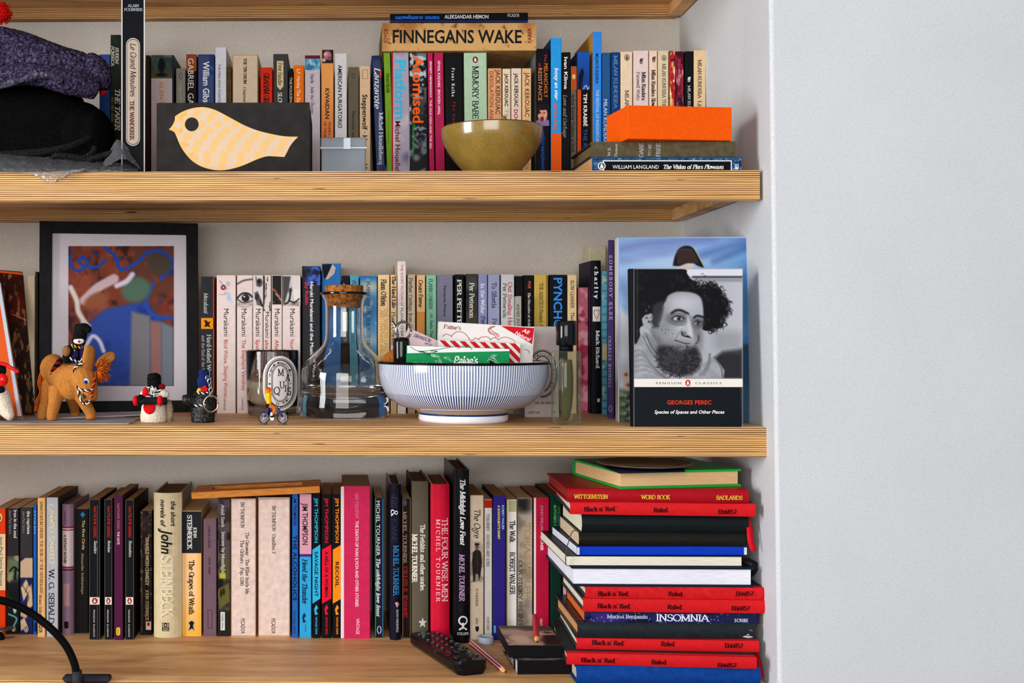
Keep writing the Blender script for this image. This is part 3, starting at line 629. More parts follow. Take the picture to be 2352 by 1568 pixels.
v(b, 752, 203, 273, 10, 'KWAIDAN', (40, 26, 24), 'b', off=-.0004); v(b, 757.5, 280, 366, 6, 'Stories and Studies', (84, 48, 30), 's', off=-.0004); v(b, 747.5, 280, 366, 6, 'of Strange Things', (84, 48, 30), 's', off=-.0004)
b = stand(2, 769, 797, 123, (216, 214, 212), 'light grey-white paperback with black capitals, behind the clear plastic box'); v(b, 781, 149, 294, 9.5, 'AMERICAN PURGATORIO', (40, 44, 56), 'b')
b = stand(2, 799.5, 824.5, 154, (112, 104, 86), 'small olive-grey paperback with faint black lettering near the plastic box'); b.ring(812, 174, 4, 6, 1, (60, 58, 46)); v(b, 812, 255, 370, 6, 'Narcissus and Goldmund', (50, 48, 40), 's')
b = stand(2, 826, 851, 152, (216, 188, 154), 'tan paperback with bold black condensed title running down to the shelf'); b.frame(832, 845, 160, 181, 1, (150, 120, 90), 'emblem'); v(b, 838.5, 217, 415, 12, 'Steppenwolf \u00b7 Hermann Hesse', K, 'b')
# the leaning group under the big tan book
b = stand(2, 853.5, 875, 127, (28, 46, 96), 'navy leaning paperback with flowing white script title', tilt=-2.2, free=True, back=(20, 20, 26), coat=.3)
v(b, 867, 156, 250, 13, 'Lanzarote', (236, 236, 240), 'h'); v(b, 875, 258, 378, 9, 'Michel Houellebecq', (222, 226, 236), 's', 'author_lettering'); b.pic(872, 889, 380, 440, 2, (40, 50, 90), lambda c: c.mottle(10, (190, 120, 90)))
b.rect(872.6, 876, 161, 178, (206, 60, 50), 'spine_mark')
b = stand(2, 881, 896.5, 121, (128, 164, 50), 'lime green thin leaning paperback with dark capitals', tilt=-1.6, free=True); v(b, 890.5, 168, 214, 8, 'WHATEVER', (40, 60, 16), 'b'); v(b, 893, 256, 330, 5, 'Michel Houellebecq', (100, 140, 40))
b = stand(2, 899, 938.5, 120, (164, 158, 176), 'mauve-grey paperback with large cyan title', tilt=-1.3, free=True)
b.pic(903, 938, 121, 440, 4, (170, 164, 180), lambda c: c.mottle(60, (120, 116, 142)).mottle(50, (204, 190, 190), .55, .75)); b.rect(899.3, 903, 121, 440, (176, 52, 62), 'spine_edge')
v(b, 920, 138, 274, 25, 'Platform', (48, 192, 226), 'b', off=-.0004); v(b, 914, 278, 425, 12, 'Michel Houellebecq', (126, 30, 48), 'b', 'author_lettering', off=-.0004)
b = stand(2, 940.5, 980, 121, (24, 26, 26), 'black and white photographic paperback with big orange title', tilt=-1.2, free=True)
b.pic(941, 979.5, 122, 440, 1.8, (20, 22, 24), lambda c: c.mottle(16, (168, 184, 196), .52, .62).vgrad(290, 190, (190, 204, 210), .55).mottle(12, (16, 20, 22), .5, .58).ell(975, 331, 8, 8, (170, 196, 204), soft=4).ell(957, 362, 8, 8, (200, 210, 212), soft=4).rect(940, 985, 290, 440, (16, 18, 20), soft=30, op=.55))
v(b, 961, 128, 282, 25, 'Atomised', (240, 108, 20), 'b', off=-.0004); v(b, 950.5, 285, 358, 6, 'Michel Houellebecq', (60, 160, 60), 'b', 'author_lettering', off=-.0004)
b = stand(2, 981.8, 994, 121, (186, 40, 92), 'thin magenta paperback with one line of tiny white capitals', tilt=-.9, free=True); v(b, 989.5, 141, 342, 5, 'ERNEST HEMINGWAY  THE OLD MAN AND THE SEA', (238, 214, 222), 'b')
b = stand(2, 997, 1018.5, 121, (184, 42, 96), 'wider magenta paperback between a thin magenta one and a black one', tilt=-.8, free=True); v(b, 1008.5, 140, 264, 6, 'ISMAIL KADARE  BROKEN APRIL', (238, 214, 222), 'b')
b = stand(2, 1021, 1062.5, 121, (26, 26, 26), 'matt black paperback with spaced white and red title behind the brass bowl', tilt=-.7, free=True); v(b, 1041, 156, 222, 6, 'Franz Kafka', (236, 234, 230), 'sbw'); v(b, 1043, 232, 320, 5.5, 'The Complete', (186, 36, 66), 'sw')
b = stand(2, 1065.5, 1118, 121, (178, 202, 174), 'pale mint paperback with dark serif capitals behind the brass bowl', tilt=-.5, free=True); b.bird(1091.5, 137, 6, 7.5, (140, 36, 26), None, (236, 230, 220)); v(b, 1092, 151, 273, 13, 'MEMORY BABE', (30, 34, 34), 's'); v(b, 1093, 278, 380, 13, '(GERALD NICOSIA', (70, 84, 74), 's')
b = stand(2, 1121, 1152.5, 157, (214, 164, 122), 'small tan paperback with black name and reddish second line, behind the brass bowl'); v(b, 1144, 160, 262, 11, 'JACK KEROUAC', K, 'n'); v(b, 1129, 164, 300, 9, 'DESOLATION ANGELS', (146, 74, 50))
b = stand(2, 1154.5, 1173, 158, (224, 208, 184), 'narrow cream paperback with bold black name behind the wooden peg'); v(b, 1163.5, 169, 244, 8, 'JACK KEROUAC', K, 'b'); v(b, 1163.5, 250, 330, 8, 'TRISTESSA', (180, 170, 152))
b = stand(2, 1174.5, 1198, 157, (222, 206, 188), 'pale cream paperback with bold black name and crimson title'); v(b, 1186, 168, 245, 9, 'JACK KEROUAC', K, 'b'); v(b, 1185, 251, 340, 9, 'DOCTOR SAX', (182, 30, 66), 'b')
b = stand(2, 1199.5, 1220.5, 157, (222, 184, 140), 'tan paperback with thin black capitals next to the tall black painted-face book'); v(b, 1211, 166, 268, 11, 'JACK KEROUAC', K, 'n'); v(b, 1210, 275, 390, 8, "BIG SUR TRILOGY", (190, 120, 100))
b = stand(2, 1230.5, 1262, 112, (24, 24, 32), 'black paperback with orange title and a shouting painted face', page=(205, 200, 190), back=(120, 126, 122))
b.pic(1231, 1261.5, 240, 289, 1.4, (30, 24, 30), lambda c: c.ell(1247, 284, 17, 12, (140, 120, 160)).ell(1246, 262, 11, 16, (214, 160, 140)).ell(1246, 246, 13, 7, (30, 22, 24)).ell(1236, 255, 4, 8, (34, 26, 28)).ell(1245, 273, 4.5, 5.5, (120, 40, 30)).ell(1241, 259, 2, 1.6, (30, 24, 24)).ell(1250, 259, 2, 1.6, (30, 24, 24)).line([(1246, 260), (1247, 266)], 1.4, (170, 110, 96)))
v(b, 1253, 124, 142, 5, 'The', (210, 40, 70), 'b'); v(b, 1254, 146, 224, 9, 'MELANCHOLY', (226, 140, 60), 'n'); v(b, 1240, 145, 153, 5, 'of', (210, 40, 70), 'b'); v(b, 1241, 156, 231, 9, 'RESISTANCE', (226, 150, 80), 'n'); v(b, 1247, 300, 412, 7, 'LASZLO KRASZNAHORKAI', (40, 110, 200), 'b')
b = stand(2, 1265.5, 1290, 87, (52, 160, 222), 'tall sky-blue and orange paperback with white and orange slanted title', coat=.2, back=(40, 120, 180)); b.rect(1265.8, 1289.6, 306, 440, (232, 106, 26)); v(b, 1279, 156, 230, 9, 'boxy an star', (244, 246, 248), 'bi'); v(b, 1277, 236, 300, 9, 'daren king', (236, 104, 30), 'bi')
b = stand(2, 1290.3, 1311, 120, (28, 26, 28), 'black paperback with bold white name and grey italic title, beside the blue-orange one'); v(b, 1300, 131, 205, 8, 'Ivan Klima', (236, 234, 230), 'b'); v(b, 1298, 218, 316, 8, 'Love and Garbage', (150, 150, 150), 'si')
b = stand(2, 1311.3, 1325, 152, (110, 100, 90), 'short grey-brown book with orange head between two taller books'); b.rect(1311.6, 1324.7, 153, 206, (176, 92, 34)); b.ring(1318, 176, 4, 6, 1, (220, 180, 130), fill=True); v(b, 1316, 216, 350, 7, 'Arthur Koestler Darkness at Noon', (40, 34, 32), 's')
b = stand(2, 1326, 1354.5, 119, (24, 22, 24), 'black and orange paperback with blue picture at its head', back=(30, 60, 120))
b.rect(1326.3, 1334.5, 206, 440, (204, 82, 24)); b.pic(1326.3, 1354, 119.5, 206, 1.6, (34, 96, 178), lambda c: c.vgrad(120, 200, (26, 70, 140)).ell(1337, 168, 4, 10, (14, 20, 34)).poly([(1328, 206), (1329, 172), (1336, 158), (1340, 172), (1336, 206)], (14, 22, 40)).line([(1340, 204), (1346, 196), (1350, 205), (1354, 199)], 1.6, (220, 230, 240)))
v(b, 1344.5, 215, 290, 8.5, 'TIM KRABB\u00c9', (236, 234, 230), 'b'); v(b, 1344.5, 296, 370, 9, 'THE RIDER', (50, 110, 196), 'n')
b = stand(2, 1361.5, 1382, 73, (62, 146, 222), 'tallest bright blue paperback with a yellow-brown cover side', back=(196, 146, 50), dep=.13); v(b, 1371.5, 123, 192, 7, 'MILAN KUNDERA', (26, 54, 110), 'b'); v(b, 1372.5, 206, 340, 7, 'THE FESTIVAL OF INSIGNIFICANCE', (206, 228, 244), 'n')
b = stand(2, 1383.3, 1402.5, 121, (42, 98, 156), 'mid blue paperback with dull olive capitals beside the tallest blue one'); v(b, 1393, 130, 222, 8, 'IGNORANCE', (84, 110, 96)); v(b, 1391, 228, 330, 9, 'MILAN KUNDERA', (214, 226, 236))
b = stand(2, 1404, 1424, 120, (26, 74, 130), 'dark blue paperback with steel-blue capitals above the orange box'); v(b, 1414, 127, 250, 8.5, 'MILAN KUNDERA', (120, 156, 196), 's')
b = stand(2, 1425.5, 1453, 119, CREAM, 'cream paperback with grey bird oval and title low down, above the orange box'); b.bird(1440, 132, 5.5, 7.5, (70, 66, 60), CREAM, (70, 66, 60)); v(b, 1440, 207, 310, 8, 'MILAN KUNDERA', (70, 60, 54), 's')
def ff(b, x, y, s, col): b.text(x-4*s, y, x+4*s, y, 13*s, 'ff', col, 'b', 'publisher_mark')
b = stand(2, 1455, 1490, 116.5, (222, 204, 198), 'pale pink paperback with black double-letter mark and two lines of title'); ff(b, 1473, 140, 1, K); v(b, 1478.5, 165, 231, 8, 'Milan Kundera', K, 'sb'); v(b, 1466, 165, 231, 7, 'Farewell Waltz', (110, 96, 92), 's')
b = stand(2, 1491.5, 1510, 116.5, (226, 204, 184), 'narrow pale pink paperback with black double-letter mark, above the orange box'); ff(b, 1502, 136, 1, K); v(b, 1501, 160, 262, 8, 'Milan Kundera Slowness', K, 'sb')
b = stand(2, 1511.5, 1536, 116.5, (214, 198, 168), 'beige paperback with grey bird oval and grey serif title, above the orange box'); b.bird(1525, 133, 5.5, 7, (120, 122, 116), (214, 198, 168), (110, 112, 106)); v(b, 1525, 146, 292, 7.5, 'MILAN KUNDERA THE BOOK OF', (92, 90, 84), 's')
b = stand(2, 1538, 1550.5, 116.5, (204, 120, 80), 'thin book with cream, orange and crimson marbled spine'); b.pic(1538.3, 1550, 117, 440, 1.6, (220, 170, 110), lambda c: c.mottle(12, (178, 40, 50), .45, .55, (.5, 2)).mottle(14, (240, 222, 170), .55, .62, (.4, 2)).mottle(10, (60, 40, 70), .6, .66))
b = stand(2, 1551, 1570.5, 118, (130, 36, 60), 'crimson and pink marbled paperback with dark lettering'); b.pic(1551.3, 1570, 118.5, 440, 1.6, (158, 46, 70), lambda c: c.mottle(14, (220, 150, 160), .52, .66, (.6, 1.6)).mottle(12, (70, 20, 40), .5, .62, (.6, 2)).vgrad(200, 260, (60, 30, 46), .6)); v(b, 1560, 150, 262, 8, 'MILAN KUNDERA UNBEARABLE', (40, 20, 30), 's')
b = stand(2, 1573, 1592.5, 118, (26, 28, 30), 'black paperback with small white double-letter mark'); ff(b, 1583, 182, .9, (232, 230, 224)); v(b, 1583, 196, 280, 6, 'MILAN KUNDERA', (200, 200, 196), 's')
b = stand(2, 1593.5, 1621.5, 115.5, (220, 194, 158), 'tan paperback closing the row beside the white side wall', back=(36, 40, 48)); v(b, 1607, 137, 226, 7.5, 'MILAN KUNDERA', (56, 46, 40), 's'); v(b, 1607, 231, 340, 7.5, 'Life is Elsewhere', (56, 46, 40), 's')
# books lying across the tops
zt = P(990, 121, .243).z
fin = lie(878, 1232, 52, 116.5, .235, .135, (206, 168, 114), 'thick tan old paperback lying flat across the row, huge black title', hard=False, rough=.6, wear=.16, bulge=0, zbase=zt+.0004, group=GROUPS[2], name='paperback_book', page=(150, 120, 84))
fin.text(902, 83, 1198, 83, 31, 'FINNEGANS WAKE', (32, 38, 42), 'b', 'title_lettering'); fin.text(886, 100, 886, 66, 9, 'JOYCE', (140, 44, 36), 'b'); fin.text(1216, 98, 1216, 64, 9, 'FABER', (140, 44, 36), 'b')
fin.pic(879, 1231, 53, 115.5, 3, (206, 168, 114), lambda c: c.mottle(60, (178, 128, 76), .5, .75).hgrad(900, 872, (150, 100, 56), .6).mottle(8, (120, 84, 50), .68, .8), 'stained_paper', -.0001)
zf = (fin.M @ Vector((fin.W/2, 0, 0))).z
now = lie(896, 1212, 30, 51.5, .235, .129, (22, 22, 26), 'thin black book with blue title lying on top of the tan one', zbase=zf+.0003, group=GROUPS[2], yaw=-1.0, roll=0, page=(205, 196, 180))
now.rect(896.5, 1211, 47.6, 50.2, (28, 66, 168), 'spine_band'); now.text(907, 39.5, 1010, 39, 8, 'nowhere man', (52, 130, 220), 'sb'); now.text(1021, 38, 1122, 38, 9, 'ALEKSANDAR HEMON', (216, 216, 214), 'b'); now.text(1166, 35, 1193, 35, 8, 'PICADOR', (206, 206, 204), 'n')
# flat pile in front at the end of the shelf
pen = lie(1360, 1704, 362, 394, .004, .111, (46, 92, 134), 'blue paperback with black title panel lying at the bottom under the olive book', zbase=SHELF[2], group=GROUPS[2], page=(196, 158, 108), name='paperback_book')
pen.pic(1361, 1703, 363, 393, 2, (52, 98, 140), lambda c: c.mottle(8, (26, 58, 98), .5, .6).mottle(6, (120, 156, 186), .6, .7), 'spine_picture', -.0001)
pen.rect(1385, 1681, 368, 394, (222, 224, 220), 'title_panel', -.0002); pen.rect(1387.5, 1678.5, 370.5, 394, (20, 24, 32), 'title_panel', -.0003)
pen.bird(1382, 381, 9, 9, (224, 224, 220), (30, 40, 52), (224, 224, 220), off=-.0004); pen.text(1407, 383, 1513, 383, 9, 'WILLIAM LANGLAND', (236, 236, 232), 'n', off=-.0004); pen.text(1524, 383, 1662, 383, 9, 'The Vision of Piers Plowman', (236, 236, 232), 'sbi', off=-.0004); pen.text(1692, 388, 1692, 376, 8, 'E', (230, 232, 230), 'b', off=-.0004)
zp = (pen.M @ Vector((pen.W/2, 0, 0))).z
oli = lie(1359, 1690, 326, 361.5, .005, .128, (104, 94, 72), 'olive brown cloth-bound book lying under the orange box', hard=True, zbase=zp+.0002, group=GROUPS[2], rough=.8, wear=.2, page=(120, 100, 74), back=(62, 56, 44), bulge=.0012)
for x, t, y0, y1, h in ((1399, 'W B.', 359, 338, 6), (1415, 'Thomas', 361, 330, 6), (1473, 'DARE', 360, 329, 9), (1492.5, 'TO BE', 358, 331, 6), (1512, 'FREE', 360, 329, 9)):
    oli.text(x, y0, x, y1, h, t, (186, 190, 188), 's')
OLI_TOP = (oli.M @ Vector((oli.W/2, 0, 0))).z
# ================================================================== middle shelf
b = stand(3, 461.5, 491, 635, (52, 54, 60), 'dark slate paperback with a yellow band, next to the black picture frame', base=948, back=(196, 92, 40))
b.rect(462, 491, 730, 755, (226, 150, 30)); b.rect(489.5, 491.2, 636, 947, (196, 92, 40), 'spine_edge')
b.poly([(469, 751), (472, 742), (468, 736), (474, 735), (478, 740), (484, 737), (480, 745), (484, 752), (477, 749)], (40, 30, 20), 'publisher_mark', -.0004)
v(b, 473, 672, 720, 9, 'Murakami', (196, 196, 190), 'si', 'author_lettering'); v(b, 480, 768, 905, 9, 'Hard-boiled Wonderland', (206, 206, 200), 's'); v(b, 467, 770, 870, 7, 'and the End of the World', (170, 170, 168), 's')
PP = (226, 210, 204); MK = (40, 34, 34); MR = (190, 50, 46)
def mura(x0, x1, label, title, tl, pic, xc=None, ay=(709, 772)):
    b = stand(3, x0, x1, 632, PP, label, base=948.5, page=(206, 188, 160)); pic(b); xc = xc or (x0+x1)/2+1
    v(b, xc, ay[0], ay[1], min(12, (x1-x0)*.55), 'Murakami', MK, 'n', 'author_lettering', off=-.0004); v(b, xc-1, 780, 780+tl, min(9.5, (x1-x0)*.5), title, MR, 'n', off=-.0004); v(b, xc-4, 914, 942, 5, 'VINTAGE', K, 'n', 'publisher_lettering', off=-.0004)
mura(497.5, 541.5, 'pale pink paperback with a blue-grey splash and small red dot at its head', 'Blind Willow, Sleeping Woman', 132, lambda b: b.pic(498, 541, 636, 700, 1.5, PP, lambda c: c.line([(505, 645), (514, 656), (522, 664)], 3, (160, 170, 190)).ell(524, 652, 5, 6, (176, 190, 206)).ell(513, 660, 6, 6, (150, 40, 36)).ell(513, 660, 2, 2, PP).line([(519, 668), (515, 676), (503, 676)], 1.5, (160, 160, 176)).line([(515, 676), (526, 672)], 1.5, (150, 150, 166)).ell(526, 683, 5, 8, (176, 196, 216)).ell(532, 692, 3, 5, (190, 206, 220))), 520)
def eye(b):
    def f(c):
        c.mottle(30, (206, 192, 188), .5, .8).vgrad(640, 700, (206, 194, 190), .4)
        c.line([(545, 652), (560, 644), (580, 641)], 5, (110, 104, 102), op=.7).ell(562, 684, 18, 9, (206, 200, 198)).ell(564, 684, 9, 9, (40, 38, 40)).ell(561, 681, 2, 2, (230, 230, 230))
        c.line([(545, 684), (556, 674), (570, 674), (580, 682)], 4, (34, 30, 32)).line([(545, 687), (560, 695), (580, 690)], 2.4, (60, 56, 56)).line([(546, 700), (562, 705), (580, 700)], 2, (170, 158, 154))
        for i in range(9): c.line([(548+i*3.6, 694), (546+i*4, 700)], 1, (90, 84, 84), smooth=False)
    b.pic(544.5, 580, 633, 708, 1.4, PP, f)
mura(544, 580, 'pale pink paperback with a photograph of one open eye at its head', 'The Elephant Vanishes', 116, eye, 561)
mura(580.8, 604, 'pale narrow paperback with grey photo of half a face, second past the eye photo', 'Sputnik Sweetheart', 110, lambda b: b.pic(581, 604, 633, 704, 1.4, (214, 204, 200), lambda c: c.ell(596, 649, 7, 10, (90, 86, 86)).ell(595, 646, 4, 5, (24, 24, 26)).line([(588, 636), (590, 656)], 3, (120, 116, 114)).poly([(584, 672), (592, 668), (601, 690), (604, 704), (590, 700)], (110, 104, 104)).ell(590, 682, 5, 8, (60, 56, 58)).line([(597, 690), (603, 703)], 4, (36, 34, 36))))
mura(605, 622.5, 'pale narrow paperback with black speckled edge stripe down its upper half', 'after the quake', 90, lambda b: b.pic(605.3, 622, 633, 714, 1.3, (216, 206, 200), lambda c: c.poly([(605, 633), (608, 633), (609, 660), (607, 700), (605, 714)], (40, 36, 38)).mottle(5, (70, 64, 64), .62, .7, (.6, 2))), 614, (716, 775))
def dots(c):
    for i in range(16): c.ell(627+(i*7.3) % 19, 664+(i*11.7) % 32, 1.7, 1.7, ((206, 110, 60), (220, 180, 150), (150, 90, 70))[i % 3])
mura(624, 648, 'pale paperback with black head band dotted orange', 'After Dark', 62, lambda b: b.pic(625.5, 646, 633, 699, 1.2, (36, 32, 36), dots))
mura(648.8, 690, 'pale pink paperback with grey photo of a black shoe heel shape at its head', 'Norwegian Wood', 95, lambda b: b.pic(649.5, 690, 633.5, 703, 1.5, (206, 198, 194), lambda c: c.mottle(16, (120, 116, 116), .5, .7).poly([(649, 634), (668, 634), (664, 660), (656, 690), (650, 704)], (84, 80, 82), op=.8).poly([(671, 660), (688, 658), (690, 690), (676, 690)], (226, 220, 216)).rect(671, 690, 634, 664, (216, 210, 206)).line([(655, 698), (664, 690), (668, 664)], 4, (28, 26, 28)).line([(663, 690), (676, 694), (687, 686)], 3, (30, 28, 30))), 672)
b = stand(3, 693.5, 736, 611, (30, 28, 36), 'tall black paperback with blue-violet photo head and white and pink title', base=948, coat=.2)
b.pic(694, 735.5, 612, 655, 1.6, (30, 30, 46), lambda c: c.mottle(14, (70, 110, 200), .45, .6).hgrad(712, 694, (26, 24, 34), .9)); v(b, 716.5, 647, 872, 8, 'Haruki Murakami and the Music of Words', (236, 234, 236), 'b', off=-.0004); v(b, 705, 647, 699, 8, 'Jay Rubin', (222, 60, 100), 'b', off=-.0004)
b = stand(3, 739, 783, 605, (34, 134, 204), 'bright blue paperback with black and white horn shape at its top, behind the carafe', base=946, coat=.2, back=(50, 40, 40))
b.poly([(740, 607), (762, 606), (750, 636), (744, 640)], (40, 34, 34), 'spine_picture'); b.poly([(764, 607), (771, 615), (768, 628), (752, 642), (748, 640), (756, 624)], (226, 214, 202), 'spine_picture', -.0003)
b = stand(3, 785, 802.5, 633, (34, 34, 40), 'narrow black paperback behind the carafe cork', base=947); v(b, 793, 650, 790, 8, "AN O'BRIEN READER", (186, 186, 170), 's')
b = stand(3, 804, 824.5, 631, (98, 164, 182), 'teal paperback behind the carafe cork', base=947); v(b, 813, 644, 790, 8, "FLANN O'BRIEN THE DALKEY", (40, 76, 92), 's')
b = stand(3, 827, 866, 633, (92, 140, 176), 'sky-blue paperback with cream cloud spine beside the carafe', base=948)
b.pic(827.3, 865.5, 634, 946, 2, (84, 136, 176), lambda c: c.vgrad(650, 640, (50, 120, 170)).rect(826, 867, 647, 672, (196, 190, 172), soft=10, op=.8).rect(826, 867, 690, 735, (54, 98, 140), soft=16, op=.7).rect(826, 867, 770, 800, (186, 180, 160), soft=14, op=.7).rect(826, 867, 800, 850, (40, 80, 120), soft=20, op=.6).mottle(18, (150, 176, 190), .55, .75))
v(b, 846, 646, 830, 7, "FLANN O'BRIEN  THE BEST OF MYLES", (36, 56, 84), 's', off=-.0004)
b = stand(3, 868.5, 895, 631, (234, 204, 158), 'cream-yellow paperback with bold black name and gold titles, near the bowl rim', base=949.5); v(b, 881, 641, 703, 11, "Flann O'Brien", K, 'sb', 'author_lettering'); v(b, 886.5, 708, 862, 8, 'THE VARIOUS LIVES OF KEATS', (206, 160, 60), 's'); v(b, 876.5, 711, 886, 8, 'AND CHAPMAN AND THE BROTHER', (206, 160, 60), 's')
b = stand(3, 897, 911.5, 631, (226, 196, 160), 'narrow cream paperback with bold black serif title behind the key ring', base=949.5); v(b, 904.5, 633, 708, 8, 'The Hard Life', K, 'sb'); v(b, 903.5, 716, 792, 8, "Flann O'Brien", (60, 50, 46), 's')
b = stand(3, 913, 933, 600, (230, 222, 216), 'tall white book with red capitals rising above the cream paperbacks', base=950, back=(220, 200, 176), page=(220, 206, 184)); v(b, 923.5, 607, 703, 6.5, 'THE SHORT FICTION OF', (186, 44, 48), 'n'); v(b, 923.5, 707, 790, 6.5, "FLANN O'BRIEN", (46, 44, 50), 'n')
b = stand(3, 936, 954, 630, (214, 196, 172), 'narrow beige paperback with dark serif title behind the bowl', base=949); v(b, 943.5, 638, 790, 8, 'Further Cuttings from Cruiskeen', (50, 42, 40), 's')
b = stand(3, 957, 976.5, 631, (212, 154, 88), 'orange-tan paperback with cream head and dark name', base=949); b.rect(957.3, 976, 632, 716, (228, 190, 142)); v(b, 966.5, 643, 706, 9, 'Cesare Pavese', K, 'sb', off=-.0004)
b = stand(3, 979, 1002.5, 632, (146, 198, 170), 'mint green paperback behind the white and red box', base=949); v(b, 989, 640, 710, 8, "FLANN O'BRIEN", (30, 66, 60), 's'); v(b, 991, 719, 800, 6.5, 'At Swim-Two-Birds', (40, 80, 70), 'si')
b = stand(3, 1003.5, 1040.5, 631, (134, 134, 150), 'wide lilac-grey paperback with tiny dark title', base=949); v(b, 1022, 656, 727, 5.5, 'Fernando Pessoa', (36, 34, 46), 'b'); v(b, 1022, 735, 800, 5, 'The Book of', (60, 58, 70))
b = stand(3, 1045, 1066, 630, (26, 26, 28), 'black paperback with widely spaced white serif capitals', base=949); v(b, 1055, 641, 800, 9, 'PER PETTERSON', (228, 226, 220), 'sb')
b = stand(3, 1070.5, 1097.5, 629, (62, 62, 54), 'dark olive-grey paperback with white serif name', base=949); b.pic(1071, 1097, 630, 800, 2, (60, 60, 52), lambda c: c.rect(1070, 1098, 640, 668, (96, 98, 88), soft=14, op=.8).mottle(20, (36, 36, 32)).vgrad(700, 770, (120, 104, 70), .6)); v(b, 1084, 649, 730, 10.5, 'Per Petterson', (234, 232, 226), 's', off=-.0004)
b = stand(3, 1098.5, 1119.5, 630, (146, 148, 184), 'lavender paperback with white then dark lettering', base=949); v(b, 1109, 651, 720, 9, 'In the Wake', (240, 238, 244), 's'); v(b, 1110, 726, 800, 9, 'Per Petterson', (44, 46, 74), 's')
b = stand(3, 1121, 1148, 630.5, (158, 160, 188), 'lilac paperback with dark navy serif lettering', base=949); v(b, 1135, 648, 708, 10, 'To Siberia', (52, 56, 90), 's'); v(b, 1136, 731, 810, 9, 'Per Petterson', (80, 84, 112), 's')
b = stand(3, 1151, 1181.5, 630, (196, 196, 196), 'pale grey paperback with red title line and dark name line', base=949); v(b, 1171.5, 648, 770, 9, 'Out Stealing Horses', (188, 66, 66), 's'); v(b, 1159.5, 650, 730, 8.5, 'Per Petterson', (84, 84, 90), 's')
b = stand(3, 1182.3, 1198, 680, (168, 168, 158), 'short thin grey book in front of the black ones', base=951, dep=.02); v(b, 1190, 698, 800, 7, 'ASHES IN MY MOUTH', (60, 66, 60), 'n')
b = stand(3, 1183, 1202.5, 634, (26, 20, 20), 'plain black paperback behind the short thin grey book', Y=PZ(1190, 951, SHELF[3]).y+.021, dep=.1)
b = stand(3, 1203.3, 1226, 632, (24, 22, 24), 'black paperback with orange-red name and white italic title', base=949); v(b, 1216, 646, 662, 6.5, 'POE', (224, 110, 80), 'b'); v(b, 1215.5, 672, 800, 5.5, 'The Narrative of Arthur Gordon Pym', (220, 218, 212), 'sbi')
b = stand(3, 1227, 1259, 631, (200, 172, 92), 'mustard yellow paperback beside the black neon-blue title', base=949); b.rect(1254, 1258.8, 632, 780, (150, 122, 62), 'spine_edge'); v(b, 1243, 649, 780, 8, 'THE ASIATICS Frederic Prokosch', (70, 60, 40), 's')
b = stand(3, 1262, 1302.5, 631, (20, 22, 28), 'black paperback with huge neon-blue capitals', base=949, coat=.3); v(b, 1282, 638, 778, 20, 'PYNCHON', (70, 150, 226), 'b')
b = stand(3, 1303.5, 1325, 631.5, (222, 196, 154), 'tan paperback with black serif capitals next to the neon-blue title', base=949); v(b, 1314.5, 643, 708, 7.5, 'SLOW LEARNER', K, 's'); v(b, 1315, 716, 800, 7, 'Thomas Pynchon', (90, 70, 56), 's')
# the deeper books towards the side wall
b = stand(3, 1359, 1380.5, 598, (26, 26, 34), 'black hardback with a small white heart label and white name', base=950, hard=True, back=(44, 34, 62), free=True, dep=.09, round_=.001)
v(b, 1370, 612, 686, 8, 'charity', (236, 234, 238), 'sbw'); b.rect(1361.5, 1379, 704, 738, (222, 208, 196), 'heart_label'); b.poly([(1370.5, 734), (1363.5, 720), (1364, 712), (1367.5, 710), (1370.5, 714), (1373.5, 710), (1377, 712), (1377, 720)], (150, 110, 130), 'heart_label', -.0003); b.poly([(1370.5, 731), (1365, 719), (1366, 713), (1368, 712), (1370.5, 716.5), (1373, 712), (1375.5, 713), (1375.5, 719)], (224, 210, 200), 'heart_label', -.0004); v(b, 1373, 758, 846, 7.5, 'Mark Richard', (230, 228, 232), 'sb'); b.rect(1372, 1378, 915, 923, (206, 196, 170), 'publisher_mark')
b = stand(3, 1327.5, 1351.5, 660, (202, 116, 134), 'pink flowery paperback with red lettering beside the scent bottle', base=947, free=True, dep=.1)
b.pic(1328, 1351, 661, 946, 2, (206, 120, 138), lambda c: c.mottle(24, (172, 66, 90), .5, .62).mottle(18, (226, 168, 178), .55, .7)); v(b, 1337, 796, 916, 6.5, 'ANTHROPOLOGY  DAN RHODES', (140, 30, 56), 'n', off=-.0004)
b = stand(3, 1383, 1394.5, 622, (80, 150, 172), 'thin book with teal and cream checked spine', base=952, free=True, dep=.1, yaw=-8)
def chk(c):
    for i in range(20): c.rect(1380, 1396, 630+i*18, 633+i*18, (30, 90, 120)); c.rect(1383+(i % 3)*4, 1385+(i % 3)*4, 620, 960, (150, 190, 190), op=.12)
    c.rect(1380, 1396, 790, 826, (206, 196, 160)); c.mottle(20, (196, 190, 160), .55, .7)
b.pic(1383.3, 1394.2, 623, 951, 2, (74, 146, 170), chk)
b = stand(3, 1396.5, 1411, 551, (72, 58, 104), 'purple slim paperback with pale spaced capitals beside the big blue cover', base=961, free=True, dep=.125, yaw=-14)
v(b, 1403, 586, 734, 6.5, 'SOMEBODY ELSE', (190, 186, 206), 'sw'); v(b, 1400.5, 772, 890, 6, 'CHARLES NICHOLL', (170, 166, 190), 'sw'); b.ring(1402, 938, 4, 7, 1, (170, 170, 196))
stand(3, 1354, 1392, 566, (212, 204, 176), 'cream book standing deepest, only its top seen behind the heart-label book', Y=.331, dep=.04, free=True)

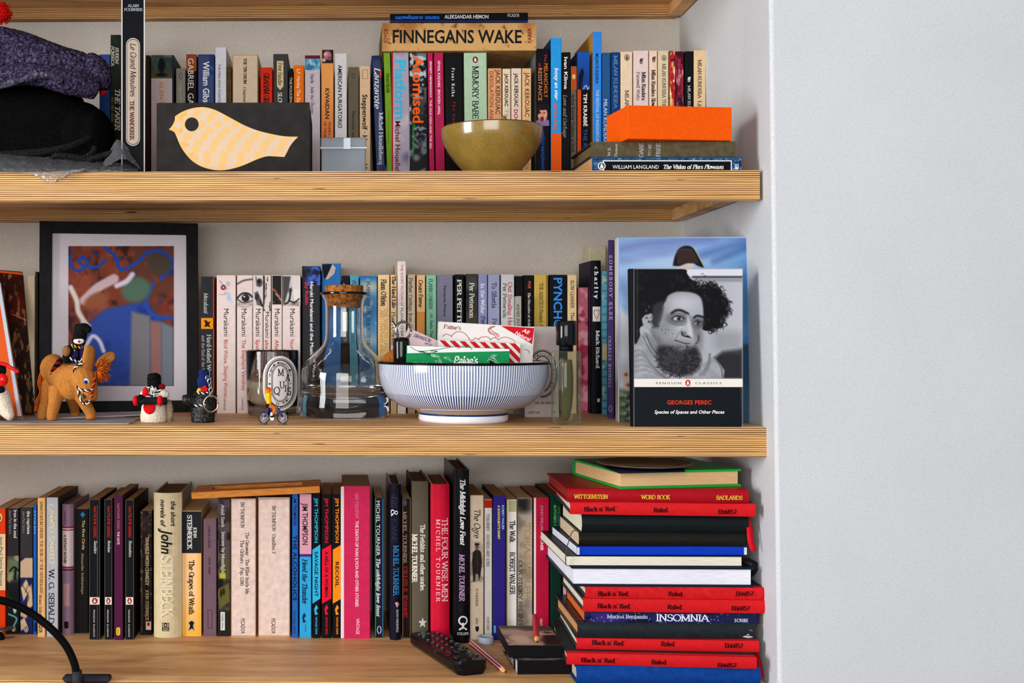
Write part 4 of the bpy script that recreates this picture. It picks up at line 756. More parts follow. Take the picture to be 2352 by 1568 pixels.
# two cover-out books at the end of the middle shelf
def coverout(name, label, A, B, H, lean, thick, col, edge, spine_left):
    """book shown by its front: A and B are the lower corners of the cover on the shelf"""
    ax = (B-A); Wd = ax.length; yaw = math.atan2(ax.y, ax.x)
    M = Matrix.Translation(A) @ Matrix.Rotation(yaw, 4, 'Z') @ Matrix.Rotation(-math.radians(lean), 4, 'X')
    root = thing(name, label, 'book', None, GROUPS[3], M); m = mat(col, .38, .04, 60, coat=.25); e = mat(edge, .5, .05, 60)
    t = .0007
    box('front_cover', (0, 0, 0), (Wd, t, H), m, root); box('back_cover', (0, thick-t, 0), (Wd, thick, H), m, root); box('spine', (-t, 0, 0), (-.00002, thick, H), e, root)
    box('page_block', (.0002, t+.0001, .0005), (Wd-.0008, thick-t-.0001, H-.0006), pages((226, 212, 184)), root)
    q = Plane(root, M); q.W, q.H = Wd, H; return q
# big pale-blue cover
A = PZ(1421.5, 969, SHELF[3]); B = Vector((P(1722, 975, A.y-.012).x, A.y-.012, SHELF[3])); 
Hb = (P(1422, 546, A.y+.012).z-SHELF[3])
big = coverout('paperback_book', 'large pale blue cover with a dark flap hat, behind the portrait cover', A, B, Hb/math.cos(math.radians(2)), 2.0, .022, (150, 180, 214), (222, 206, 196), True)
def bigf(c):
    c.hgrad(1560, 1722, (64, 128, 178)).mottle(120, (190, 206, 226), .45, .8, (2, .6), .8).vgrad(640, 546, (150, 166, 206), .5).mottle(90, (104, 112, 160), .5, .8, (2.4, .4), .5)
    for pts, w, col in (([(1422, 572), (1480, 560), (1560, 552), (1640, 548)], 16, (112, 120, 172)), ([(1430, 600), (1500, 585), (1560, 570)], 12, (140, 150, 196)), ([(1600, 590), (1660, 570), (1722, 556)], 14, (84, 104, 156)), ([(1640, 600), (1690, 580), (1722, 566)], 8, (60, 84, 136)), ([(1425, 650), (1450, 690)], 22, (140, 150, 190))): c.line(pts, w, col, soft=9, op=.6)
    c.poly([(1421, 700), (1450, 730), (1452, 960), (1421, 968)], (206, 206, 210), soft=8)
    c.rect(1415, 1452, 830, 880, (150, 160, 180), soft=12, op=.5)
    c.rect(1415, 1452, 895, 975, (60, 70, 60), soft=8, op=.85)
    for i in range(26): c.ell(1425+(i*7) % 26, 905+(i*5.3) % 62, 5, 5, ((130, 150, 120), (56, 70, 62), (150, 140, 150), (100, 110, 80))[i % 4], soft=2)
    for x, y in ((1436, 860), (1441, 884)): c.ell(x, y, 9, 11, (206, 170, 160), soft=3).ell(x+2, y, 4, 4, (120, 90, 90), soft=2)
    c.rect(1700, 1723, 790, 985, (40, 66, 84), soft=4, op=.8)
    c.ell(1575, 625, 20, 26, (206, 190, 186))
    hat = [(1545, 610), (1550, 588), (1560, 570), (1577, 564), (1593, 570), (1604, 588), (1617, 613), (1602, 610), (1592, 604), (1577, 605), (1560, 611)]
    c.poly(hat, (34, 26, 28), smooth=True); c.poly([(1558, 606), (1559, 580), (1568, 572), (1590, 574), (1600, 590), (1602, 604), (1580, 604)], (64, 48, 46), smooth=True).line([(1558, 606), (1557, 582), (1567, 572), (1590, 574)], 1.6, (96, 78, 74))
    c.line([(1595, 570), (1605, 588), (1617, 612)], 1.2, (216, 206, 150))
big.pic(1422.5, 1721.5, 546.5, 972, 2.2, (132, 170, 212), bigf, 'cover_picture', -.00012)
# portrait cover in front, leaning back a little, standing over the shelf's front edge
A = P(1455.5, 984, -.004); A.z = SHELF[3]+.0002; A.y = .0012; B = Vector((P(1706.5, 984, -.004).x, .0012, A.z))
lean = 4.0; Hp = (P(1455, 617, .012).z-SHELF[3])/math.cos(math.radians(lean))
per = coverout('paperback_book', 'black paperback shown front-on with a monochrome portrait of a bearded person', A, B, Hp, lean, .009, (26, 32, 38), (24, 22, 26), True)
def face(c):
    G = lambda k: (k*.93, k*.93, k*.95+3)
    c.rect(1440, 1720, 600, 880, G(186)).hgrad(1620, 1700, G(208), .6)
    c.rect(1560, 1710, 600, 634, G(226)).rect(1590, 1710, 634, 638, G(60), soft=2).rect(1600, 1710, 640, 646, G(150), soft=4)
    c.poly([(1630, 830), (1660, 806), (1706, 800), (1706, 870), (1640, 870)], G(60), soft=5)
    c.rect(1640, 1706, 760, 805, G(150), soft=12, op=.6)
    # jumper
    c.poly([(1455, 788), (1478, 764), (1500, 800), (1540, 840), (1590, 850), (1640, 818), (1664, 850), (1662, 870), (1455, 870)], G(164), soft=1.6)
    jm = np.clip(.5-c.dist([(1455, 788), (1478, 764), (1500, 800), (1540, 840), (1590, 850), (1640, 818), (1664, 850), (1662, 870), (1455, 870)], True)/4, 0, 1); c.put(jm*np.clip((c.fbm(14)-.4)*2.2, 0, 1)*.7, G(196))
    for i in range(5): c.line([(1456, 806+i*12), (1474+i*3, 806+i*11), (1500+i*6, 842+i*6), (1530+i*4, 872)], 2.6, G(120), soft=2.5, op=.5)
    c.poly([(1478, 762), (1494, 800), (1530, 838), (1546, 850), (1548, 832), (1516, 806), (1488, 764)], G(150), soft=1.6).line([(1484, 770), (1504, 806), (1542, 840)], 2, G(96)).line([(1477, 772), (1498, 812), (1536, 846)], 2, G(110))
    for i in range(4): c.line([(1618-i*4, 862), (1630-i*2, 838), (1632-i, 812)], 2.2, G(130), op=.6)
    c.line([(1640, 820), (1656, 845), (1660, 868)], 3, G(120))
    # hair mass
    hair = [(1455, 617), (1565, 617), (1578, 628), (1586, 640), (1600, 648), (1606, 660), (1620, 652), (1640, 652), (1655, 664), (1664, 682), (1672, 694), (1674, 712), (1668, 728), (1662, 744), (1646, 756), (1630, 760), (1612, 756), (1590, 740), (1480, 746), (1470, 772), (1456, 780)]
    c.poly(hair, G(28), soft=1.5, smooth=True)
    rng = c.rng
    for i in range(150):
        t = rng.random(); k = t*11; j = int(k); Hh = hair[4:17]; a, b2 = Hh[j], Hh[j+1]; x = a[0]+(b2[0]-a[0])*(k-j)+rng.normal(0, 2); y = a[1]+(b2[1]-a[1])*(k-j)+rng.normal(0, 2)
        an = rng.random()*6.28; r = 3+rng.random()*4; c.line([(x, y), (x+r*math.cos(an), y+r*math.sin(an)), (x+r*math.cos(an+1)*1.4, y+r*math.sin(an+1)*1.4)], 1.2, G(30 if rng.random() < .7 else 110), soft=1)
    for i in range(26):
        x = 1578+rng.random()*40; y = 622+rng.random()*34
        if y > 612+(x-1570)*.6: continue
        an = rng.random()*6.28; c.line([(x, y), (x+5*math.cos(an), y+5*math.sin(an))], 1.2, G(60))
    hm = (c.rgb[..., 0] < 70); keep_ = c.rgb.copy(); c.mottle(9, G(52), .6, .75, op=.5); c.rgb = np.where(hm[..., None], c.rgb, keep_)
    c.rect(1455, 1463, 615, 776, G(34)).line([(1464, 617), (1464, 775)], .8, (96, 100, 80))
    # face
    fp = [(1530, 690), (1536, 678), (1556, 670), (1590, 672), (1608, 682), (1614, 700), (1616, 724), (1614, 742), (1612, 760), (1604, 780), (1596, 800), (1584, 820), (1546, 826), (1516, 800), (1496, 770), (1490, 750), (1502, 745), (1516, 722), (1520, 706)]
    c.poly(fp, G(182), soft=2.2, smooth=True)
    inside = np.clip(.5-c.dist(fp, True)/8, 0, 1)
    c.put(inside*np.clip((1560-c.X)/70, 0, 1)*.55, G(112)).put(inside*np.clip((c.Y-770)/50, 0, 1)*.5, G(110)).put(inside*np.clip((c.fbm(16)-.5)*2, 0, 1)*.35, G(190)).put(inside*np.clip((690-c.Y)/24, 0, 1)*.35, G(120))
    c.poly([(1474, 732), (1484, 722), (1500, 722), (1498, 748), (1488, 756), (1478, 748)], G(178), soft=1.4, smooth=True)
    for i in range(50):
        x = 1484+rng.random()*32; y = 704+rng.random()*48; an = rng.random()*6.28
        c.line([(x, y), (x+5*math.cos(an), y+5*math.sin(an))], 1.3, G(40 if rng.random() < .7 else 140))
    c.poly([(1500, 762), (1520, 780), (1524, 800), (1546, 826), (1520, 806), (1498, 776)], G(120), soft=6, op=.8)
    c.ell(1572, 690, 24, 12, G(200), soft=11, op=.7)
    c.ell(1546, 760, 13, 11, G(186), soft=9, op=.6).ell(1600, 760, 8, 12, G(150), soft=6, op=.8)
    # brows, eyes
    c.poly([(1500, 700), (1520, 690), (1524, 706), (1520, 728), (1510, 752), (1500, 752), (1498, 730)], G(66), soft=4)
    c.ell(1530, 752, 18, 30, G(150), soft=12, op=.45).ell(1570, 700, 30, 16, G(208), soft=12, op=.6).ell(1566, 752, 10, 8, G(206), soft=6, op=.6)
    c.ell(1550, 806, 44, 18, G(110), soft=12, op=.55).ell(1606, 776, 8, 22, G(110), soft=6, op=.6)
    c.line([(1543, 719), (1552, 713), (1564, 712.5), (1580, 720)], 5, G(34), soft=2.2).line([(1594, 729), (1602, 725), (1615, 728)], 4.6, G(36), soft=2)
    c.ell(1557, 731, 22, 12, G(88), soft=7, op=.85).ell(1603, 741, 14, 11, G(84), soft=5, op=.85)
    c.ell(1556.5, 731.5, 10.5, 4, G(206), soft=1.3).ell(1559, 731, 4.8, 4.6, G(56)).ell(1559, 731, 2.3, 2.3, G(14)).ell(1557.4, 729.4, 1, 1, G(236)).line([(1543, 733), (1550, 727), (1560, 725.6), (1572, 732)], 1.9, G(44)).line([(1545, 734), (1557, 737.5), (1570, 734)], 1, G(100)).line([(1540, 728), (1552, 721), (1566, 721), (1576, 727)], 1.4, G(130), soft=1.6)
    c.ell(1602, 742, 7.4, 3.5, G(194), soft=1.3).ell(1603, 741.6, 4, 3.9, G(54)).ell(1603, 741.6, 1.8, 1.8, G(22)).ell(1601.6, 740.2, .9, .9, G(230)).line([(1593.5, 743), (1601, 737.3), (1611, 741)], 1.8, G(46)).line([(1595, 745.6), (1602, 747), (1610, 744.6)], 1, G(100))
    c.line([(1538, 738), (1552, 746), (1570, 746)], 2.4, G(120), soft=2, op=.8).line([(1592, 750), (1602, 754), (1611, 750)], 2.2, G(110), soft=2, op=.8)
    # nose, mouth
    c.poly([(1578, 722), (1584, 734), (1592, 760), (1592, 772), (1582, 774), (1578, 756)], G(206), soft=3, op=.85).poly([(1586, 726), (1594, 740), (1598, 758), (1594, 768), (1590, 750)], G(130), soft=3, op=.8)
    c.ell(1570, 766, 6, 5, G(120), soft=3).line([(1566, 762), (1568, 770), (1578, 773), (1586, 775)], 2.6, G(50)).ell(1579, 772, 4, 2, G(30)).line([(1566, 756), (1558, 768), (1552, 778)], 1.6, G(120), soft=2, op=.7)
    c.line([(1550, 781), (1560, 784), (1572, 788), (1584, 789)], 2, G(56)).line([(1556, 792), (1570, 796), (1584, 795)], 2.4, G(120), soft=2).line([(1604, 770), (1604, 782), (1598, 790)], 2, G(60), soft=1.5)
    for x, y in ((1513, 776), (1536, 758), (1530, 756), (1528, 764), (1520, 757), (1545, 766)): c.ell(x, y, 1.1, 1.1, G(70))
    # beard
    beard = [(1512, 796), (1530, 794), (1548, 800), (1562, 806), (1580, 802), (1596, 796), (1604, 806), (1610, 826), (1604, 846), (1588, 858), (1566, 862), (1540, 858), (1520, 846), (1510, 826), (1508, 808)]
    c.poly(beard, G(56), soft=6, smooth=True).ell(1545, 822, 22, 18, G(100), soft=12, op=.5)
    for i in range(260):
        x = 1508+rng.random()*102; y = 794+rng.random()*70
        if ((x-1559)/52)**2+((y-828)/36)**2 > 1.02: continue
        an = 1.57+rng.normal(0, .9); r = 4+rng.random()*5; c.line([(x, y), (x+r*math.cos(an)*.6, y+r*math.sin(an)*.6), (x+r*math.cos(an+.7), y+r*math.sin(an+.7))], 1.1, G((34, 44, 66, 104)[rng.integers(0, 4)]))
    c.hgrad(1456, 1440, (20, 24, 28), 1)
per.pic(1456, 1706, 616.5, 869, 1.15, (190, 190, 194), face, 'portrait_photograph', -.00012, label='monochrome photograph of a person with a beard, curly hair and rollneck')
per.rect(1455.6, 1706.5, 869.5, 888.5, (232, 226, 218), 'title_band', -.00014)
per.text(1507, 879.5, 1564, 879.5, 5, 'PENGUIN', (60, 56, 56), 'w', 'publisher_lettering', -.0003); per.text(1597, 879.5, 1657, 879.5, 5, 'CLASSICS', (60, 56, 56), 'w', 'publisher_lettering', -.0003)
per.bird(1580, 879, 6, 7.5, (206, 70, 40), None, (236, 230, 222), off=-.0003)
per.text(1532, 923.5, 1634, 923.5, 9.5, 'GEORGES PEREC', (228, 74, 40), 'b', 'author_lettering', -.0003); per.text(1503, 945.5, 1664, 945.5, 8, 'Species of Spaces and Other Pieces', (240, 240, 240), 'bi', 'title_lettering', -.0003)
per.frame(1455.7, 1706.3, 617, 983, 1.0, (150, 150, 150), 'worn_edge', -.00016)
# ================================================================== lowest shelf
b = stand(4, -14, 12.5, 1168, (226, 76, 24), 'orange and cream striped paperback at the picture edge above the clip', base=1457); b.rect(-13.5, 12.2, 1226, 1355, (226, 208, 172)); v(b, 3, 1232, 1345, 8, 'Jean-Paul Sartre Nausea', K, 'n', off=-.0004)
b.bird(-1, 1188, 6, 10, (230, 200, 150), None, (40, 30, 26))
b = stand(4, 15.5, 43, 1167, (58, 54, 58), 'dark grey paperback with green painted soldiers scene below', base=1456)
b.pic(16, 42.8, 1276, 1455, 1.6, (40, 44, 42), lambda c: c.rect(10, 50, 1276, 1330, (110, 124, 96), soft=12).mottle(24, (150, 150, 120), .52, .62).line([(22, 1312), (32, 1302), (42, 1310)], 4, (24, 26, 26)).line([(36, 1304), (34, 1330)], 5, (24, 26, 26)).rect(10, 50, 1345, 1460, (28, 32, 34), soft=14).ell(24, 1385, 5, 10, (150, 196, 196)).ell(34, 1396, 4, 12, (190, 206, 200)).line([(20, 1410), (38, 1420), (30, 1440)], 3, (120, 180, 180)))
b.bird(31, 1443, 4.5, 7, (196, 190, 170), (40, 40, 40), (196, 190, 170)); v(b, 35.5, 1171, 1235, 7.5, 'Iron in the soul', (222, 218, 212), 'b'); v(b, 24, 1171, 1226, 6.5, 'Jean-Paul Sartre', (150, 146, 150), 'i')
b = stand(4, 46, 75, 1165, (68, 64, 66), 'dark grey paperback with cream and blue angular figures below', base=1456)
b.pic(46.3, 74.7, 1280, 1455, 1.5, (40, 46, 96), lambda c: c.poly([(47, 1290), (58, 1281), (76, 1281), (76, 1326), (46, 1326)], (200, 176, 146)).poly([(60, 1330), (70, 1350), (54, 1380), (48, 1350)], (210, 186, 150)).poly([(72, 1340), (76, 1390), (62, 1400), (64, 1366)], (206, 180, 146)).poly([(48, 1398), (70, 1392), (60, 1420), (47, 1414)], (196, 170, 136)).line([(50, 1340), (66, 1372), (52, 1392)], 1.4, (40, 36, 60)).line([(70, 1330), (58, 1360)], 1.4, (40, 36, 60)).poly([(47, 1425), (56, 1418), (64, 1440), (48, 1448)], (206, 180, 140)))
b.bird(60, 1444, 5, 8, (206, 196, 176), (50, 56, 110), (206, 196, 176)); v(b, 66, 1173, 1226, 7.5, 'the reprieve', (226, 222, 214), 'b'); v(b, 55, 1173, 1224, 6.5, 'Jean-Paul Sartre', (150, 146, 146), 'i')
b = stand(4, 76.5, 84, 1159, (34, 108, 190), 'thin bright blue book beside the peach paperback', base=1457); v(b, 80, 1172, 1225, 4.5, 'STOLEN', (150, 190, 230)); b.rect(79, 84, 1429, 1450, (24, 40, 70), 'publisher_mark')
b = stand(4, 86, 104, 1143, (230, 186, 132), 'peach slim paperback with long line of small capitals', base=1462); v(b, 95, 1151, 1362, 6, 'SANATORIUM UNDER THE SIGN OF THE HOURGLASS', (70, 48, 36), 's'); v(b, 93, 1366, 1418, 6, 'Bruno Schulz', (90, 66, 48), 's'); v(b, 93, 1423, 1453, 9, 'PICADOR', (40, 30, 24), 'b')
b = stand(4, 106.3, 133.5, 1142, (184, 186, 194), 'pale grey-blue paperback with cream and black serif capitals', base=1461.5, back=(70, 62, 60), page=(140, 104, 66)); v(b, 119, 1157, 1294, 12, 'CAMPO SANTO', (236, 218, 160), 's'); v(b, 118, 1306, 1432, 12, 'W. G. SEBALD', (36, 36, 42), 's'); b.bird(118, 1447, 5.5, 7.5, (130, 40, 36), None, (226, 226, 226))
b = stand(4, 141, 167.5, 1158, (148, 122, 140), 'mauve rounded hardback with a white label framed by red rules', base=1457.5, hard=True, rough=.5, round_=.005, page=(170, 140, 110))
b.rect(141.3, 167.2, 1212, 1303, (214, 196, 196), 'title_label', n=12); b.rect(141.3, 167.2, 1209.5, 1213, (150, 40, 50), n=12, off=-.0003); b.rect(141.3, 167.2, 1216, 1218.5, (150, 40, 50), n=12, off=-.0003); b.rect(141.3, 167.2, 1301, 1304, (150, 40, 50), n=12, off=-.0003); b.rect(141.3, 167.2, 1307, 1310.5, (120, 30, 44), n=12, off=-.0003)
v(b, 149, 1228, 1294, 6.5, 'A DISTANT FATHER', (30, 24, 28), 'b', off=-.0006); v(b, 149, 1174, 1204, 5, 'SKARMETA', (90, 60, 80)); b.rect(147, 157, 1427, 1443, (34, 28, 34), 'publisher_mark', -.0004); b.rect(145, 160, 1340, 1392, (178, 142, 150), 'spine_picture', n=12)
b = stand(4, 171, 203, 1168.5, (36, 32, 32), 'small black paperback with tan title and a blue star mark', base=1453.5); v(b, 192, 1194, 1262, 6.5, 'The First Circle', (196, 176, 130), 'b'); v(b, 190, 1270, 1364, 6, 'Alexander Solzhenitsyn', (180, 164, 120), 'n'); b.poly([(190, 1174), (193, 1179), (196, 1181), (193, 1184), (190, 1189), (187, 1184), (184, 1181), (187, 1179)], (60, 130, 170), 'publisher_mark')
def classic(x0, x1, yt, label, title, tl, red, wn=1.0, back=(30, 30, 34)):
    b = stand(4, x0, x1, yt, (30, 30, 34), label, base=1469, back=back, page=(176, 138, 96)); xc = (x0+x1)/2
    b.rect(x0+.3, x1-.3, 1371, 1388, (226, 212, 200), 'white_band'); b.bird(xc, 1379.5, min(6, (x1-x0)*.26), 7, (140, 34, 34), None, (232, 220, 210), off=-.0004)
    v(b, xc+1, 1163, 1234, 6.5, 'NATSUME S\u014dSEKI', red, 'b', 'author_lettering'); v(b, xc+2, 1241, 1241+tl, 6, title, (220, 216, 210), 'si'); v(b, xc-1, 1400, 1462, 3.4, 'PENGUIN CLASSICS', (220, 216, 212), 'bw', 'publisher_lettering')
    b.frame(x0+.2, x1-.2, yt+.4, 1468, .8, (120, 116, 110), 'worn_edge'); return b
b = classic(205, 229.5, 1146, 'widest black paperback with white oval-mark band, creased spine', 'Sanshiro', 30, (196, 50, 44)); b.rect(223.5, 224.2, 1160, 1465, (130, 126, 120), 'spine_crease', -.0005)
classic(240, 257.5, 1146, 'narrow black white-banded paperback beside the plum one', 'Botchan', 27, (196, 50, 44))
b = stand(4, 262, 282.5, 1137, (92, 38, 76), 'plum purple paperback with a yellow oval mark at its foot', base=1469.5, page=(176, 138, 96), back=(70, 40, 36)); v(b, 272, 1156, 1216, 5, 'NATSUME S\u014cSEKI', (190, 140, 120)); v(b, 272, 1220, 1250, 5.5, 'THE GATE', (236, 206, 196), 'b'); b.poly(pill(267, 276, 1440, 1459), (230, 196, 70), 'publisher_mark'); v(b, 271.5, 1443, 1456, 4, 'PRESS', (90, 60, 30), off=-.0004)
classic(288, 307, 1147, 'black white-banded paperback between the plum one and the battered brown one', 'Kusamakura', 38, (196, 50, 44), back=(44, 36, 34))
b = stand(4, 322, 349, 1173, (54, 40, 32), 'battered dark brown small paperback with worn pale edges', base=1458)
b.pic(322.3, 348.7, 1174, 1457, 1.6, (46, 34, 30), lambda c: c.mottle(10, (120, 96, 66), .56, .68).mottle(7, (26, 20, 20), .5, .6).line([(325, 1176), (326, 1455)], 2, (150, 124, 90), op=.6).rect(326, 346, 1186, 1222, (80, 66, 56), soft=4, op=.6)); v(b, 338, 1232, 1345, 7, 'TRAVELS WITH CHARLEY', (222, 200, 166), 'sb', off=-.0004); v(b, 338, 1354, 1425, 6.5, 'JOHN STEINBECK', (206, 180, 146), 's', off=-.0004); b.rect(335, 347, 1427, 1446, (216, 196, 176), 'publisher_mark', -.0004); b.ring(341, 1433, 3.5, 4.5, 0, (180, 40, 36), 'publisher_mark', -.0005, fill=True)
b = stand(4, 351.5, 416, 1132, (208, 194, 162), 'broad cream rounded hardback with slanting black title', base=1464.5, hard=True, rough=.35, coat=.3, round_=.007, page=(120, 92, 62), back=(150, 132, 104))
v(b, 398, 1151, 1209, 11.5, 'the short', (34, 30, 28), 'bi', off=-.0008); v(b, 374, 1147, 1210, 11.5, 'novels of', (34, 30, 28), 'bi', off=-.0008); v(b, 383, 1214, 1272, 26, 'John', (30, 26, 26), 'bi', off=-.0008); v(b, 383, 1276, 1418, 26, 'STEINBECK', (221, 210, 182), 'sb', off=-.0006)
b.frame(372, 388, 1430, 1449, 1.4, (50, 44, 36), 'publisher_mark', -.0008); b.ring(380, 1435.5, 4.4, 4.4, 2, (50, 44, 36), off=-.0008); b.ring(376.5, 1443, 3.4, 3.4, 1.6, (50, 44, 36), off=-.0008); b.ring(383.5, 1443, 3.4, 3.4, 1.6, (50, 44, 36), off=-.0008)
b = stand(4, 417.5, 462.5, 1173, (236, 196, 140), 'peach paperback with black top block and a horse mark', base=1460); b.rect(417.8, 462.2, 1174, 1270, (44, 46, 52)); v(b, 448, 1210, 1235, 7, 'JOHN', (222, 218, 210), 'sb'); v(b, 435.5, 1182, 1262, 10, 'STEINBECK', (226, 222, 214), 'sb', off=-.0004); v(b, 440, 1286, 1411, 11, 'The Grapes of Wrath', (50, 40, 36), 'sb')
b.pic(417.8, 462.2, 1270, 1459, 4, (236, 198, 146), lambda c: c.vgrad(1370, 1455, (232, 176, 66), .8).hgrad(450, 462, (222, 160, 66), .6), off=-.0001); b.rect(431, 447, 1424, 1449, (206, 180, 140), 'publisher_mark', -.00025); b.poly([(433, 1448), (437, 1436), (433, 1430), (440, 1425), (446, 1429), (443, 1436), (446, 1448), (441, 1442)], (40, 32, 28), 'publisher_mark', -.0005)
b = stand(4, 467, 497.5, 1192, (124, 100, 112), 'shorter mauve-brown paperback with faint dark lettering', base=1461); v(b, 481, 1208, 1258, 6, 'Love in a Bottle', (60, 46, 54), 's'); v(b, 481, 1278, 1318, 4.5, 'ANTAL SZERB', (66, 52, 60), 's'); b.frame(477, 487, 1400, 1443, .8, (70, 54, 64), 'publisher_mark')
b = stand(4, 500, 528.5, 1145, (78, 66, 72), 'dark purple and olive painted paperback with a small white label', base=1461)
b.pic(500.3, 528, 1146, 1460, 1.8, (92, 80, 84), lambda c: c.vgrad(1270, 1290, (92, 88, 52), .8).mottle(22, (60, 56, 50), .5, .6).rect(503, 510, 1236, 1270, (40, 36, 42)).rect(521, 529, 1222, 1240, (40, 36, 42)).rect(504, 518, 1316, 1328, (186, 176, 70)).rect(500, 512, 1330, 1352, (30, 30, 28)).poly([(502, 1352), (526, 1338), (527, 1380), (504, 1400)], (110, 104, 60)).ell(508, 1362, 2.5, 9, (30, 28, 24)).ell(514, 1358, 2.5, 8, (30, 28, 24)).rect(498, 530, 1404, 1462, (46, 44, 40), soft=4)); v(b, 512, 1158, 1210, 7, 'Antal Szerb', (220, 214, 210), 's', off=-.0004); v(b, 513, 1220, 1316, 7.5, 'Journey by Moonlight', (216, 214, 196), 's', off=-.0004); b.rect(506.5, 516.5, 1405, 1447, (216, 214, 214), 'publisher_label', -.0003); v(b, 511.5, 1408, 1444, 4.5, 'Pushkin Press', (40, 40, 44), 's', off=-.0004)
for x0, x1, lab, tx in ((530, 588, 'cream thick paperback with four small titles and browned edges', 1), (592.5, 666, 'thickest cream paperback with one small title, beside the blue slim one', 2)):
    b = stand(4, x0, x1, 1144 if tx == 1 else 1142, (224, 204, 194), lab, base=1462, wear=.1, page=(150, 116, 82)); xc = 558 if tx == 1 else 628
    b.frame(x0+.2, x1-.2, 1144.5, 1461, 1.8, (176, 136, 98), 'worn_edge')
    if tx == 1: v(b, 557, 1152, 1212, 7.5, 'JIM THOMPSON', K, 's'); v(b, 568, 1222, 1364, 7.5, 'The Getaway   The Killer Inside Me', K, 's'); v(b, 556, 1240, 1345, 7.5, 'The Grifters   Pop. 1280', K, 's')
    else: v(b, 629, 1160, 1219, 7.5, 'JIM THOMPSON', K, 's'); v(b, 629, 1227, 1271, 7.5, 'Omnibus 2', K, 's')
    v(b, xc, 1420, 1455, 9.5, 'PICADOR', (40, 30, 28), 'n', 'publisher_lettering')
b = stand(4, 671, 685, 1134, (44, 112, 186), 'slim mid-blue paperback with heavy navy capitals', base=1464.5); v(b, 677.5, 1143, 1206, 7, 'JIM THOMPSON', (24, 44, 84), 'b'); v(b, 677.5, 1229, 1379, 8.5, 'THE ALCOHOLICS', (20, 30, 60), 'b'); v(b, 676, 1402, 1455, 5, 'VINTAGE CRIME', (30, 50, 100))
b = stand(4, 688, 715.5, 1134, (62, 170, 216), 'cyan paperback with pink top block and slanted dark lettering', base=1464.5); b.rect(688.3, 715.2, 1134.5, 1272, (216, 164, 180)); b.rect(688.3, 715.2, 1272, 1278, (96, 50, 130)); v(b, 701, 1155, 1251, 13, 'JIM THOMPSON', (50, 46, 26), 'b', off=-.0004); v(b, 700, 1283, 1388, 10, 'Heed the Thunder', (24, 60, 84), 'sbi'); b.poly([(699, 1406), (703, 1414), (698, 1420), (703, 1428), (696, 1430), (694, 1416)], (24, 60, 84), 'publisher_mark'); v(b, 702, 1434, 1450, 4, 'Crime', (24, 60, 84))
for x0, x1, col, ti, lab in ((717.3, 736, (60, 184, 222), 'SAVAGE NIGHT', 'black paperback with cyan slanted panel'), (739, 761.5, (226, 30, 62), 'A HELL OF A WOMAN', 'black paperback with red slanted panel'), (764, 785, (240, 150, 28), 'RECOIL', 'black paperback with orange slanted panel')):
    b = stand(4, x0, x1, 1134, (28, 26, 30), lab+', in the row of three', base=1465, page=(170, 136, 100)); xc = (x0+x1)/2
    b.poly([(x0+.4, 1262), (x1-.4, 1250), (x1-.4, 1374), (x0+.4, 1386)], col, 'slanted_panel'); v(b, xc, 1143, 1246, 8, 'JIM THOMPSON', col, 'b', 'author_lettering'); v(b, xc, 1266 if 'REC' not in ti else 1290, 1370 if 'REC' not in ti else 1348, 8, ti, (28, 24, 28), 'b', off=-.0004)
    b.poly([(xc, 1388), (xc+4, 1396), (xc-1, 1402), (xc+4, 1410), (xc-3, 1412), (xc-5, 1398)], col, 'publisher_mark'); v(b, xc, 1416, 1456, 4.5, 'VINTAGE CRIME', col, 'b', 'publisher_lettering')
b = stand(4, 782.5, 850.5, 1116, (204, 52, 100), 'broad magenta paperback with white side edge, widest of the pink books', base=1466, page=(166, 146, 120), wear=.06); b.rect(782.8, 790, 1117, 1465, (226, 214, 214), 'cover_edge'); v(b, 820, 1133, 1190, 7.5, 'LEO TOLSTOY', (220, 160, 190), 'n'); v(b, 820, 1196, 1393, 7.5, 'THE DEATH OF IVAN ILYICH AND OTHER STORIES', (242, 214, 222), 'b'); v(b, 822, 1420, 1456, 8, 'VINTAGE', (242, 220, 226), 'n')
b = stand(4, 861, 880.5, 1143, (34, 38, 44), 'dark paperback with teal edges and white mixed lettering', base=1464, back=(50, 110, 120)); b.rect(861.2, 863.6, 1144, 1462, (40, 130, 140), 'spine_edge'); b.rect(878, 880.2, 1144, 1462, (60, 110, 160), 'spine_edge'); v(b, 868.5, 1150, 1276, 9, 'MICHEL TOURNIER', (230, 226, 216), 'n'); v(b, 869, 1282, 1416, 8, 'The midnight love feast', (220, 220, 216), 'sbi'); b.ring(871, 1446, 5, 9, 1.6, (200, 206, 206))
b = stand(4, 895.5, 921.5, 1112, (28, 30, 46), 'navy-black rounded hardback with large ampersand and blue name', base=1470, hard=True, rough=.25, coat=.5, round_=.005, back=(40, 34, 36), page=(120, 86, 56)); v(b, 906, 1135, 1166, 12, 'GILLES', (70, 74, 104), 's', off=-.0007); v(b, 906, 1170, 1186, 15, '&', (226, 226, 232), 's', off=-.0007); v(b, 906, 1190, 1246, 12, 'JEANNE', (56, 60, 90), 's', off=-.0007); v(b, 910, 1252, 1368, 12, 'MICHEL TOURNIER', (70, 150, 206), 's', off=-.0007); v(b, 913, 1399, 1452, 5.5, 'GROVE WEIDENFELD', (220, 220, 226), 'n', off=-.0007); b.poly([(907, 1384), (913, 1382), (917, 1388), (912, 1396)], (206, 170, 180), 'publisher_mark', -.0007)
